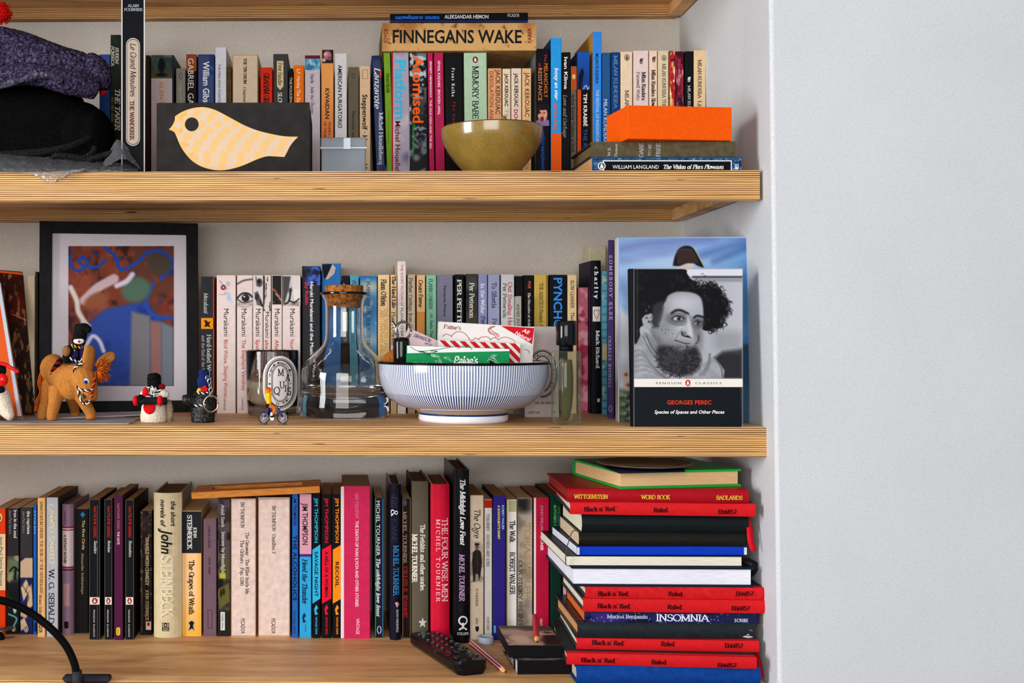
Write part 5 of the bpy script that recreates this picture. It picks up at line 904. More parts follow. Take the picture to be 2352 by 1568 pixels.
b = stand(4, 924, 943.5, 1142, (40, 30, 30), 'dark brown-black paperback with red lower lettering and cream foot edge', base=1466); b.frame(924.3, 943.2, 1143, 1465, 1.4, (150, 120, 84), 'worn_edge'); v(b, 930, 1174, 1294, 7.5, 'MICHEL TOURNIER', (186, 166, 150), 's'); v(b, 931, 1300, 1418, 8.5, 'GILLES & JEANNE', (190, 40, 40), 'sb'); b.ring(930, 1154, 4, 8, 0, (96, 90, 130), fill=True)
b = stand(4, 946, 984, 1105, (104, 98, 82), 'olive grey hardback with condensed white title and a star', base=1470, hard=True, rough=.5, round_=.002, page=(122, 92, 62), back=(60, 56, 48), dep=.14)
v(b, 971, 1204, 1356, 10, 'The Fetishist and other stories', (226, 222, 210), 'sb', off=-.0006); v(b, 952.5, 1226, 1338, 11, 'MICHEL TOURNIER', (228, 224, 212), 'sb', off=-.0006)
b.poly([(971+11*math.sin(i*math.pi/5)*(1 if i % 2 == 0 else .42), 1430-13*math.cos(i*math.pi/5)*(1 if i % 2 == 0 else .42)) for i in range(10)], (196, 200, 196), 'publisher_mark', -.0006)
b = stand(4, 989.5, 1033, 1112, (202, 34, 66), 'glossy crimson hardback with white-edged title behind the remote', base=1471, hard=True, rough=.25, coat=.4, round_=.004, page=(150, 110, 74)); v(b, 1022, 1190, 1382, 13, 'THE FOUR WISE MEN', (240, 200, 204), 's', off=-.0008); v(b, 1006.5, 1192, 1382, 8.5, 'MICHEL TOURNIER', (240, 200, 206), 'sw', off=-.0008)
b = stand(4, 1043, 1078, 1078, (26, 24, 30), 'tallest black hardback with white slanted title and a tree emblem', base=1477, hard=True, rough=.3, coat=.3, round_=.003, page=(120, 88, 56), back=(50, 40, 36), dep=.155)
v(b, 1063, 1101, 1252, 11, 'The Midnight Love Feast', (232, 230, 230), 'sbi', off=-.0006); v(b, 1061, 1272, 1380, 11, 'MICHEL TOURNIER', (206, 170, 206), 'si', off=-.0006); b.ring(1063.5, 1425, 11, 11, 3.5, (214, 212, 208), off=-.0006); b.poly([(1061, 1430), (1066, 1430), (1066, 1440), (1073, 1444), (1073, 1447), (1054, 1447), (1054, 1444), (1061, 1440)], (214, 212, 208), 'publisher_mark', -.0006); b.text(1050, 1455, 1077, 1455, 5.5, 'COLLINS', (220, 218, 214), 's', off=-.0006)
b = stand(4, 1079.5, 1111, 1137, (224, 208, 186), 'cream paperback with script title and a standing soldier photo', base=1468, page=(170, 130, 90)); v(b, 1096, 1170, 1236, 14, 'The Ogre', (50, 44, 42), 'h')
b.pic(1080, 1110.7, 1243, 1337, 1.3, (196, 180, 160), lambda c: c.vgrad(1250, 1337, (150, 140, 126), .7).mottle(14, (214, 200, 182)).poly([(1087, 1335), (1084, 1290), (1086, 1268), (1092, 1262), (1099, 1262), (1105, 1268), (1107, 1292), (1104, 1318), (1101, 1335), (1098, 1318), (1092, 1318), (1091, 1335)], (48, 42, 38), smooth=False).ell(1095.5, 1256, 4.5, 6, (120, 100, 84)).rect(1090, 1101, 1247, 1252, (40, 36, 34)).line([(1096, 1264), (1096, 1318)], 1, (90, 80, 70)))
v(b, 1095, 1350, 1393, 5, 'TOURNIER', (70, 60, 54), 's'); v(b, 1096, 1418, 1434, 7, 'Johns', (70, 60, 54), 'h'); b.poly([(1092, 1438), (1100, 1438), (1100, 1446), (1096, 1452), (1092, 1446)], (46, 40, 38), 'publisher_mark')
b = stand(4, 1113, 1130.5, 1147, (226, 222, 216), 'white slim paperback with a red head band', base=1466); b.rect(1113.2, 1130.2, 1148, 1166, (196, 44, 34)); v(b, 1120.5, 1180, 1301, 6.5, 'TURGENEV | FATHERS AND SONS', (60, 52, 54), 's'); v(b, 1121, 1416, 1448, 6.5, 'OXFORD', (60, 52, 54), 'n')
b = stand(4, 1133, 1161, 1138, (54, 44, 128), 'indigo paperback with yellow and pale two-line title', base=1469.5, back=(40, 36, 70), page=(176, 140, 100)); v(b, 1155.5, 1160, 1216, 5.5, 'ROBERT WALSER', (150, 190, 230), 'b'); v(b, 1146, 1160, 1238, 5.5, "A SCHOOLBOY'S DIARY", (236, 220, 90), 'b'); b.poly(pill(1147, 1157, 1447, 1466), (80, 150, 220), 'publisher_mark'); b.rect(1134, 1139, 1436, 1453, (90, 160, 220), 'publisher_mark')
b = stand(4, 1164, 1187.5, 1147, (224, 220, 214), 'white paperback with a yellow edge and condensed black title', base=1467); b.rect(1164.2, 1166.5, 1148, 1466, (216, 190, 60), 'spine_edge'); b.rect(1168, 1186, 1149, 1175, (180, 174, 140)); v(b, 1177, 1195, 1246, 11, 'The Walk', (34, 32, 34), 'sb'); v(b, 1177, 1267, 1366, 11, 'ROBERT WALSER', (70, 66, 66), 'sb')
b = stand(4, 1189, 1222.5, 1143, (166, 154, 140), 'grey-beige paperback with tan and dark title lines and dark head picture', base=1467)
b.pic(1189.3, 1222.2, 1144, 1466, 2, (168, 156, 142), lambda c: c.rect(1185, 1225, 1140, 1176, (44, 40, 42), soft=8).mottle(30, (130, 118, 108)).hgrad(1206, 1222, (196, 186, 172), .5)); v(b, 1211.5, 1200, 1372, 12, 'TOBIAS WOLFF', (176, 142, 84), 's', off=-.0004); v(b, 1195.5, 1287, 1435, 8.5, 'OUR STORY BEGINS', (64, 58, 56), 's', off=-.0004)
b = stand(4, 1226, 1261.5, 1142, (186, 30, 72), 'crimson paperback with pale side edge and white name, near the notebooks', base=1467, page=(170, 140, 100), wear=.06); b.rect(1226.2, 1231, 1143, 1466, (224, 214, 206), 'cover_edge'); v(b, 1245, 1160, 1226, 6.5, 'JOHN WILLIAMS', (216, 150, 180), 'n'); v(b, 1245, 1230, 1264, 7, 'STONER', (244, 220, 226), 'b'); v(b, 1243, 1420, 1452, 6.5, 'VINTAGE', (240, 216, 222))
b = stand(4, 1264, 1290, 1136, (24, 62, 50), 'dark green paperback half covered by the notebook pile', base=1467, page=(140, 108, 74)); v(b, 1284, 1162, 1212, 6, 'WILLIAMS', (80, 150, 150)); v(b, 1275, 1160, 1240, 6.5, "BUTCHER'S CROSSING", (110, 196, 100), 'b')
b = stand(4, 1293, 1326, 1150, (196, 34, 92), 'magenta paperback mostly hidden behind the notebook pile', base=1466); b.rect(1293.2, 1300, 1151, 1465, (226, 216, 210), 'cover_edge')
# ================================================================== pile of notebooks on the lowest shelf
GN = 'notebooks and books in the tall pile'
z4 = SHELF[4]
RED = (208, 40, 46)
def front_rect(y0, y1, Y): return (y1-y0)/scale_at(Y)
pile = []
def flat(x0, x1, yl, yr, thick_px, Y, dep, col, label, z, yaw=0.0, **k):
    """next book of the pile: z is where it rests; returns the book and the height of its top"""
    s = scale_at(Y); T = thick_px/s if thick_px < 100 else P((x0+x1)/2, thick_px, Y-math.sin(math.radians(-yaw))*(x1-x0)/2/s).z-z
    a, b = P(x0, yl, Y), P(x1, yl, Y)
    M = Matrix.Translation((a.x, Y, z+T/2+.0002)) @ Matrix.Rotation(math.radians(yaw), 4, 'Z') @ Matrix.Translation((b.x-a.x, 0, 0)) @ Matrix.Rotation(-math.pi/2, 4, 'Y')
    if k.pop('flip', False): M = M @ Matrix.Translation((0, dep, 0)) @ Matrix.Rotation(math.pi, 4, 'Z')
    d = dict(hard=True, page=(226, 220, 206), back=None, rough=.42, coat=0.0, bulge=.0012, wear=.05, name='hardback_book'); d.update(k)
    q = _mk(d['name'], label, M, T-.0002, b.x-a.x, dep, col, d['hard'], d['page'], d['back'], GN, d['rough'], d['coat'], d['bulge'], d['wear'])
    return q, z+T
def place(yb, Y): return P(1500, yb, Y).z       # height of a pixel row at depth Y
def bnr(x0, x1, yc, th, Y, dep, label, z, yaw, tx, worn=False):
    q, zt = flat(x0, x1, yc, yc, th, Y, dep, RED, label, z, yaw, name='notebook', back=(58, 62, 66), wear=.14 if worn else .05, rough=.5, bulge=.0015)
    zc = z+th/2/scale_at(Y); return q, zt
def bnr_text(q, pts, m):
    (a, b), (c, d), (e, f) = pts
    for (x0, y0), (x1, y1), t in ((a, b, "Black n' Red"), (c, d, 'Ruled'), (e, f, 'E66857')): q.text(x0, y0, x1, y1, 9.5, t, (40, 12, 14), 'sb' if t[0] != 'B' else 'sb', 'spine_lettering', off=-.0005)
    if m:
        x, y = b; q.text(x+2, y-4, x+7, y-4, 2.5, 'TM', (60, 16, 18), 'n', 'spine_lettering', off=-.0005)
z = z4
def zmid(q): return (q.M @ Vector((0, 0, 0))).z
def row(q): # photograph row of the middle of a spine
    o = q.M @ Vector((0, 0, q.H/2)); return o
q, z = flat(1325, 1748, 1545, 1545, 1532, -.004, .17, (24, 78, 150), 'blue cloth-bound book at the very bottom of the pile', z, 0, rough=.75, wear=.12, page=(200, 190, 170), bulge=.004, back=(24, 70, 120)); pile.append(q)
q, z = bnr(1302, 1729, 1518, 1504.5, .004, .165, 'red-spined black notebook resting on the blue cloth book', z, -4, None); q2 = q
bnr_text(q, (((1335, 1515), (1413, 1517)), ((1496, 1520), (1531, 1521)), ((1649, 1527), (1692, 1528))), True)
q, z = bnr(1325, 1738, 1482, 1469, .02, .165, 'red-spined black notebook second from the bottom, under the grey-black one', z, -2.6, None); bnr_text(q, (((1360, 1475), (1433, 1477)), ((1518, 1478), (1550, 1479)), ((1665, 1482), (1707, 1483))), True)
q, z = flat(1327, 1733, 1449, 1449, 1432, .02, .16, (46, 54, 58), 'grey-black hardback with a torn white corner, above a red spine', z, -.8, rough=.3, coat=.4, wear=.12, bulge=.003, page=(206, 160, 110)); q.poly([(1706, 1463), (1718, 1456), (1722, 1446), (1728, 1448), (1731, 1464), (1720, 1466)], (200, 206, 206), 'torn_corner', -.0001)
q, z = flat(1342, 1740, 1419, 1419, 1405, .026, .13, (38, 38, 74), 'starry violet-blue paperback in the middle of the pile', z, -1.6, page=(222, 120, 52), hard=False, name='paperback_book', bulge=0)
def stars(c):
    c.ell(1385, 1418, 40, 14, (78, 54, 140), soft=14).ell(1540, 1420, 90, 9, (50, 60, 130), soft=12, op=.7).mottle(24, (26, 30, 60), .5, .66)
    for i in range(60): c.ell(1350+c.rng.random()*385, 1406+c.rng.random()*26, .9, .9, (206, 214, 240))
    c.rect(1670, 1740, 1400, 1440, (36, 48, 84), soft=3, op=.6)
q.pic(1343, 1739, 1405.5, 1432, 1.5, (36, 36, 70), stars); q.text(1394, 1415, 1488, 1416, 8, 'Marina Benjamin', (206, 216, 236), 's', 'author_lettering'); q.text(1507, 1418, 1630, 1419, 15, 'INSOMNIA', (230, 234, 244), 's'); q.text(1687, 1424, 1718, 1424, 8, 'SCRIBE', (226, 232, 244), 'n', 'publisher_lettering')
q, z = bnr(1340, 1754, 1391, 1377, .02, .165, 'red-spined black notebook resting directly on the starry paperback', z, -1.4, None); bnr_text(q, (((1373, 1391), (1447, 1392)), ((1533, 1393), (1566, 1394)), ((1681, 1396), (1723, 1397))), True)
q, z = bnr(1345, 1754, 1361, 1348, .022, .16, 'worn darker red-spined notebook beneath the white-paged book', z, -1.6, None, True); bnr_text(q, (((1374, 1363), (1443, 1363)), ((1535, 1363), (1568, 1364)), ((1691, 1363), (1731, 1363))), False)
q, z = flat(1313, 1730, 1320, 1320, 1302, .02, .20, (36, 44, 62), 'navy hardback showing bright white page edges, lower of two', z, -.5, flip=True, page=(230, 230, 238), bulge=0.001, name='hardback_book'); nv = q
q, z = flat(1302, 1704, 1287, 1287, 1277, .023, .20, (50, 56, 52), 'dark covered book showing cream page edges, upper of two', z, 0, flip=True, page=(228, 222, 206), bulge=0, hard=False, name='paperback_book'); cr = q
q, z = flat(1325, 1716, 1265, 1265, 1255, .026, .155, (22, 72, 190), 'slim bright blue notebook with white corners', z, 1.0, hard=False, name='notebook', bulge=0, page=(226, 226, 232), back=(40, 44, 90)); bl = q
for xx in ((1325.5, 1331), (1709, 1715.5)): q.rect(xx[0], xx[1], 1257, 1273.5, (216, 218, 220), 'worn_corner')
q, z = flat(1330, 1714, 1240, 1240, 1225, .028, .14, (44, 40, 36), 'black soft notebook with elastic band, directly on the blue one', z, -1.0, name='notebook', rough=.45, bulge=.004, page=(214, 196, 166), hard=False, coat=.1); k1 = q
q, z = flat(1337, 1718, 1202, 1202, 1182, .028, .14, (34, 40, 42), 'thick black soft notebook with a red ribbon, under the top red spine', z, -1.0, name='notebook', rough=.4, bulge=.005, page=(226, 222, 200), hard=False, coat=.1); k2 = q
q, z = bnr(1310, 1727, 1169, 1155, .026, .18, 'topmost red-spined black notebook, under the crimson book with gold titles', z, -4, None); bnr_text(q, (((1342, 1169), (1413, 1168)), ((1501, 1171), (1534, 1171)), ((1650, 1175), (1692, 1175))), True)
q, z = flat(1303, 1717, 1141, 1141, 1124.5, .022, .17, (172, 28, 42), 'crimson hardback with three gold titles, second from the top of the pile', z, -1.6, rough=.4, bulge=.0025, page=(150, 60, 50))
for x0, x1, t in ((1318, 1397, 'WITTGENSTEIN'), (1472, 1540, 'WORD BOOK'), (1646, 1706, 'BADLANDS')): q.text(x0, 1140+(x0-1318)*.008, x1, 1140+(x1-1318)*.008, 9, t, (222, 186, 70), 'sb', 'title_lettering', off=-.0007)
q, z = flat(1423, 1727, 1103, 1103, 1080, .022, .15, (38, 176, 74), 'green and violet book at the very top, cream page edges outward', z, 11, flip=True, page=(226, 190, 146), hard=True, bulge=.001, name='hardback_book', rough=.3); gr = q
# violet share of its cover and jacket edge
M = gr.M; zt = z
def on_top(a, b, c, d, col, name, parent):
    pts = [PZ(*p, zt+.0002) for p in (a, b, c, d)]; Mi = parent.M.inverted()
    obj(name, [Mi @ p for p in pts], [(0, 1, 2, 3)], ink(col, .3), parent.root)
on_top((1424, 1087), (1575, 1083), (1560, 1062), (1350, 1060), (46, 38, 92), 'jacket_panel', gr)
TOPZ = z
# shallow dark dish on the top book
c = PZ(1481, 1070, TOPZ); R = 108/scale_at(c.y)
d = thing('dish', 'shallow brown dish lying on the topmost green book', 'dish', (c.x, min(c.y, .085), TOPZ+.0006))
lathe('bowl', [(0, 0), (R*.72, 0), (R*.97, .003), (R, .0042), (R*.985, .0048), (R*.94, .0036), (R*.7, .0012), (0, .001)], mat((128, 106, 84), .22, .14, 60, coat=.5), d, 56)
# red ribbon from the upper notebook, elastic loops
def strip(name, pts, w, m, parent=None, **k):
    bm = bmesh.new(); prev = None
    for p in smooth_path(pts, 5):
        a, b = bm.verts.new(p+Vector((-w/2, 0, 0))), bm.verts.new(p+Vector((w/2, .0006, 0)))
        if prev: bm.faces.new((prev[0], prev[1], b, a))
        prev = (a, b)
    o = from_bm(name, bm, m, parent, True, **k); s = o.modifiers.new('s', 'SOLIDIFY'); s.thickness = .0004; return o
def loc(q, pts): Mi = q.M.inverted(); return [Mi @ p for p in pts]
def part_world(o, root):          # keep world placement under a parent that is not at the origin
    o.parent = root; o.matrix_parent_inverse = root.matrix_world.inverted(); return o
bpy.context.view_layer.update()
rb = strip('ribbon_marker', [P(1717, 1190, .03), P(1722, 1215, .024), P(1724, 1240, .02), P(1732, 1265, .018)], .0075, mat((206, 26, 44), .5)); part_world(rb, k2.root)
rb = strip('ribbon_marker', [P(1735, 1492, .03), P(1743, 1512, .02), P(1748, 1535, .012), P(1752, 1556, .004)], .004, mat((176, 20, 36), .5)); part_world(rb, pile[0].root)
for k in range(3): part_world(tube('elastic_loop', [P(1702, 1282+k*3, .05), P(1722+k*6, 1284+k*3, .045), P(1730+k*5, 1300+k*2, .042), P(1722+k*3, 1322, .046), P(1712, 1326, .05)], .0011, mat((40, 38, 36), .7), None, 6), cr.root)
part_world(tube('elastic_band', [P(1325, 1217, .017), P(1314, 1222, .016), P(1304, 1250, .016), P(1299, 1280, .018), P(1300, 1297, .0205)], .0007, mat((96, 84, 84), .6), None, 6), cr.root)

# ================================================================== small things on the lowest shelf
# remote control
far, near = PZ(972, 1449, z4+.017), PZ(1086, 1519, z4+.017)
ax = (near-far); Lr = ax.length; yaw = math.atan2(ax.y, ax.x)
r = thing('remote_control', 'black remote control lying slantwise on the shelf', 'remote control', None, None, Matrix.Translation((far.x, far.y, z4+.0003)) @ Matrix.Rotation(yaw, 4, 'Z'))
bm = bmesh.new(); rings = []
for i, t in enumerate([0, .004, .012, .025, .05, .3, .6, .85, .94, .96, .975, .988, .996, 1]):
    e = min(1, math.sqrt(max(0, 1-((t-.94)/.06)**2)) if t > .94 else 1, math.sqrt(max(0, 1-((.05-t)/.05)**2)) if t < .05 else 1)
    w = .0225*(.55+.45*e); hh = .0165+.002*t
    if t in (0, 1): w = .0135
    rings.append([bm.verts.new((t*Lr, y*w, zz*hh)) for y, zz in ((-.8, 0), (-.97, .3), (-1, .75), (-.93, .96), (0, 1), (.93, .96), (1, .75), (.97, .3), (.8, 0))])
for a, b in zip(rings, rings[1:]):
    for i in range(9): bm.faces.new((a[i], b[i], b[(i+1) % 9], a[(i+1) % 9]))
bm.faces.new(rings[0][::-1]); bm.faces.new(rings[-1])
from_bm('body', bm, mat((24, 23, 25), .35, .05, coat=.3), r, False)
bt = mat((46, 46, 50), .3, .05, coat=.5); hi_ = mat((150, 150, 155), .4)
def button(x, y, rx, ry, parent=r, m=bt, h=.0195, nm='button'):
    bm = bmesh.new(); lathe_bm(bm, [(0, .0006), (.8, .0006), (.95, .0003), (1, -.001)], 14); bmesh.ops.scale(bm, vec=(rx, ry, 1), verts=bm.verts[:]); bmesh.ops.translate(bm, vec=(x, y, h-.0024+.0019*x/Lr), verts=bm.verts[:]); return from_bm(nm, bm, m, parent, True)
for i in range(6):
    for j in range(3):
        o = button(.018+i*.0155, -.0135+j*.0135, .0042, .0034, m=bt)
        box('button_mark', (.018+i*.0155-.0012, -.0135+j*.0135-.001, .0178+.0019*(.018+i*.0155)/Lr), (.018+i*.0155+.0012, -.0135+j*.0135+.001, .0182+.0019*(.018+i*.0155)/Lr), hi_, o)
o = button(Lr*.72, 0, .0185, .0175, m=mat((34, 34, 37), .25, coat=.5), h=.0185, nm='navigation_ring'); button(Lr*.72, 0, .0075, .007, o, bt, .0205, 'centre_button')
for y in (-.013, .013): button(Lr*.87, y, .0055, .0045)
button(Lr*.93, .0, .004, .004, m=mat((60, 20, 24), .4))
# striped pencil
a, b = PZ(1083, 1476, z4+.0036), PZ(1163, 1544, z4+.0036); ax = (b-a).normalized(); Lp = (b-a).length
pn = thing('pencil', 'red and white striped pencil lying by the remote', 'pencil', None, 'pencils on the lowest shelf', Matrix.Translation(a) @ ax.to_track_quat('X', 'Z').to_matrix().to_4x4())
def pencil(root, L, m1, m2, tip=True):
    bm = bmesh.new(); n = 12; R = .0036; A = [[bm.verts.new((x, R*math.cos(2*math.pi*i/n), R*math.sin(2*math.pi*i/n))) for i in range(n)] for x in (0, L-.014)]
    for i in range(n):
        f = bm.faces.new((A[0][i], A[0][(i+1) % n], A[1][(i+1) % n], A[1][i])); f.material_index = i % 2
    bm.faces.new(A[0][::-1]); from_bm('barrel', bm, [m1, m2], root)
    bm = bmesh.new(); lathe_bm(bm, [(R, 0), (.0012, .0105)], 12, M=Matrix.Translation((L-.014, 0, 0)) @ Matrix.Rotation(math.pi/2, 4, 'Y')); from_bm('sharpened_wood', bm, mat((222, 178, 120), .6), root)
    bm = bmesh.new(); lathe_bm(bm, [(.0012, 0), (0, .0035)], 10, M=Matrix.Translation((L-.0035, 0, 0)) @ Matrix.Rotation(math.pi/2, 4, 'Y')); from_bm('lead', bm, mat((40, 40, 44), .4), root)
pencil(pn, Lp, mat((190, 30, 70), .35), mat((238, 224, 226), .35))
# grey cap
c = PZ(1116, 1477, z4); c.y += 0
cp = thing('bottle_cap', 'small grey round cap standing in front of the cream soldier book', 'cap', (c.x, c.y, z4+.0002))
Rc = 17.5/scale_at(c.y); lathe('shell', [(0, 0), (Rc, 0), (Rc*1.02, .002), (Rc, .009), (Rc*.9, .0098), (Rc*.86, .0088), (0, .0086)], mat((168, 178, 190), .4), cp, 32)
lathe('rim', [(Rc*1.0, .0004), (Rc*1.1, .0006), (Rc*1.1, .0022), (Rc*1.0, .0026)], mat((150, 160, 172), .4), cp, 32)
# two dark boxes by the pile
def flatbox(x0, x1, yt, yb, zlo, label, sidecol, dep, yaw, topart):
    a = PZ(x0, yb, zlo); b = PZ(x1, yb, zlo); H = (yb-yt)/scale_at(a.y); Wd = b.x-a.x
    M = Matrix.Translation((a.x, a.y, zlo+.0002)) @ Matrix.Rotation(math.radians(yaw), 4, 'Z')
    t = thing('cassette_box', label, 'box', None, 'small flat boxes', M)
    box('case', (0, 0, 0), (Wd, dep, H), mat((26, 25, 28), .5, .12), t, bev=.001)
    Pl = Plane(t, M); return t, M, Wd, H, a, Pl
t1, M1, W1, H1, a1, Pl1 = flatbox(1189, 1312, 1517, 1549, z4, 'black flat box with white side lettering, lower of two under the pencil', None, .105, 2, None)
def top_print(t, M, Wd, dep, H, f, nx=60, ny=50):
    c = Canvas(0, Wd*1000, 0, dep*1000, 1.4, (200, 180, 160)); f(c)
    c.mesh('cover_picture', lambda X, Y: np.stack([X/1000, Y/1000, np.full(X.shape, H+.0002)], -1), t)
top_print(t1, M1, W1, .105, H1, lambda c: c.put(np.ones(c.X.shape), (130, 120, 112)).mottle(14, (84, 74, 70)))
def side_print(t, M, dep, H):
    s = Plane(t, M @ Matrix.Rotation(-math.pi/2, 4, 'Z')); Mi = s.Mi
    s.set(); s.Mi = Mi; return s
# letters on its side face
V_, Q_ = glyphs('NATURE', 'b'); a_ = V_[:, 0].max()
obj('side_lettering', [(-.0003, .075-x/a_*.05, .003+y*H1*.5) for x, y in V_], Q_, ink((220, 214, 210)), t1)
V_, Q_ = glyphs('FILM', 'b'); a_ = V_[:, 0].max(); obj('side_lettering', [(-.0003, .102-x/a_*.012, .004+y*H1*.3) for x, y in V_], Q_, ink((190, 186, 182)), t1)
box('corner_label', (-.0002, .002, .001), (-.00005, .014, H1-.001), ink((190, 192, 204)), t1)
zb2 = z4+H1+.0006
t2, M2, W2, H2, a2, Pl2 = flatbox(1168, 1294, 1482, 1510.5, zb2, 'black flat box with a sepia picture top, upper of two, carrying the red pencil', None, .10, 0, None)
def sep(c):
    c.put(np.ones(c.X.shape), (196, 168, 150)).mottle(20, (120, 100, 92), .55, .7).poly([(46, 0), (70, 0), (70, 60), (58, 70), (50, 40)], (60, 52, 52), soft=3).ell(20, 30, 14, 20, (216, 190, 172), soft=5).rect(0, 70, 84, 102, (90, 80, 76), soft=8).rect(44, 72, 52, 60, (220, 200, 186), soft=3)
top_print(t2, M2, W2, .10, H2, sep)
# red pencil on it, its end resting on the books behind
zt2 = zb2+H2+.0005
a = PZ(1228, 1440, zt2+.0045); b = PZ(1234, 1489, zt2+.0036)
b = P(1234, 1492, a2.y-.001); b.z = zt2+.0036; a = Vector(P(1228, 1415, a2.y+.098)); 
ax = (b-a); Lp = ax.length
pn = thing('pencil', 'pinkish red pencil lying on the sepia-topped box', 'pencil', None, 'pencils on the lowest shelf', Matrix.Translation(a) @ ax.to_track_quat('X', 'Z').to_matrix().to_4x4())
pencil(pn, Lp, mat((206, 70, 84), .35), mat((196, 58, 74), .35))
# wooden picture frame laid across the books
fl, fr = P(440, 1146, .19), P(735, 1131.5, .19)
roll = math.atan2(fr.z-fl.z, fr.x-fl.x); Lf = (fr-fl).length; Tf = 15.5/scale_at(.19); Df = .075
M = Matrix.Translation(fl) @ Matrix.Rotation(-roll, 4, 'Y')
fm = thing('canvas_stretcher', 'empty light wooden stretcher frame lying flat across the thick cream paperbacks', 'frame', None, None, M)
wd = mat((214, 146, 74), .5, .2, 30, stretch=(2, 30, 30))
box('rail', (0, 0, 0), (Lf, .02, Tf), wd, fm, bev=.0008); box('rail', (0, Df-.02, 0), (Lf, Df, Tf), wd, fm, bev=.0008)
box('stile', (0, .0201, .0002), (.026, Df-.0201, Tf-.0002), wd, fm, bev=.0006); box('stile', (Lf-.026, .0201, .0002), (Lf, Df-.0201, Tf-.0002), wd, fm, bev=.0006)
box('backing', (.0262, .0203, .001), (Lf-.0262, Df-.0203, .003), mat((150, 104, 60), .7), fm)
# clip-on lamp with a flexible neck
cl = thing('clip_lamp', 'black clip lamp with bent flexible neck clamped to the shelf edge', 'lamp', (0, 0, 0))
bk = mat((62, 62, 66), .5, .12, 40); gn = mat((22, 22, 24), .4)
def clampq(name, pts, z0, z1, m, bev=.0015):
    bm = bmesh.new(); lo = [bm.verts.new((p.x, p.y, z0)) for p in pts]; hi = [bm.verts.new((p.x, p.y, z1)) for p in pts]
    bm.faces.new(lo[::-1]); bm.faces.new(hi)
    for i in range(len(pts)): bm.faces.new((lo[i], lo[(i+1) % len(pts)], hi[(i+1) % len(pts)], hi[i]))
    bmesh.ops.recalc_face_normals(bm, faces=bm.faces[:]); bmesh.ops.bevel(bm, geom=bm.edges[:], offset=bev, segments=2, affect='EDGES'); return from_bm(name, bm, m, cl)
zj = z4+.0003
clampq('clamp_jaw', [PZ(150, 1547, zj+.006), PZ(257, 1547, zj+.006), P(252, 1562, -.006), P(143, 1562, -.006)], zj, zj+.0065, bk)
x0, x1 = P(143, 1562, -.006).x, P(255, 1562, -.006).x
box('clamp_body', (x0+.004, -.016, z4-.05), (x1-.004, -.004, z4+.0005), bk, cl, bev=.0015); box('lower_jaw', (x0+.006, -.004, z4-.05), (x1-.006, .016, z4-.044), bk, cl, bev=.0012)
nk = [P(x, y, Y) for x, y, Y in ((179, 1580, -.013), (177, 1548, -.013), (168, 1515, -.014), (150, 1480, -.016), (120, 1446, -.02), (78, 1412, -.024), (35, 1389, -.032), (-10, 1376, -.04), (-60, 1374, -.046), (-110, 1392, -.05))]
tube('sleeve', [P(179, 1580, -.013), P(176.5, 1540, -.013)], .0062, bk, cl, 14, 0)
path = smooth_path(nk[1:], 14); bm = bmesh.new()
d_ = [0]
for p, q in zip(path, path[1:]): d_.append(d_[-1]+(q-p).length)
fine = np.linspace(0, d_[-1], 220); pp = [Vector([float(np.interp(s, d_, [p[i] for p in path])) for i in range(3)]) for s in fine]
tube_bm(bm, pp, [.0046+.00035*(i % 2) for i in range(220)], 12); from_bm('flexible_neck', bm, gn, cl, True)
hd = nk[-1]; lathe('lamp_head', [(.006, .02), (.016, .012), (.03, -.02), (.03, -.026), (.027, -.026), (.012, .004), (0, .006)], bk, cl, 28).location = hd
# grey metal clip by the books
c = PZ(2, 1466, z4)
k = thing('metal_clip', 'grey metal clip with black joint lying by the orange book', 'clip', (c.x, c.y, z4))
gm = mat((120, 116, 116), .3, .05, metal=.8); Mi = Vector((c.x, c.y, z4))
tube('arm', [P(-30, 1450, c.y)-Mi, P(6, 1446, c.y)-Mi, P(29, 1439, c.y+.012)-Mi], .0035, gm, k, 8, 4, flat=.4); tube('prong', [P(-20, 1470, c.y-.005)-Mi, P(8, 1467, c.y)-Mi, P(32, 1464, c.y+.006)-Mi], .0016, gm, k, 8)
ball('joint', (P(-2, 1464, c.y-.004)-Mi), (.008, .006, .008), mat((20, 20, 22), .4), k)
tube('stem', [P(-4, 1462, c.y)-Mi, P(-10, 1450, c.y)-Mi], .003, gm, k, 8, 0)
# ================================================================== middle shelf: things in front of the books
z3 = SHELF[3]
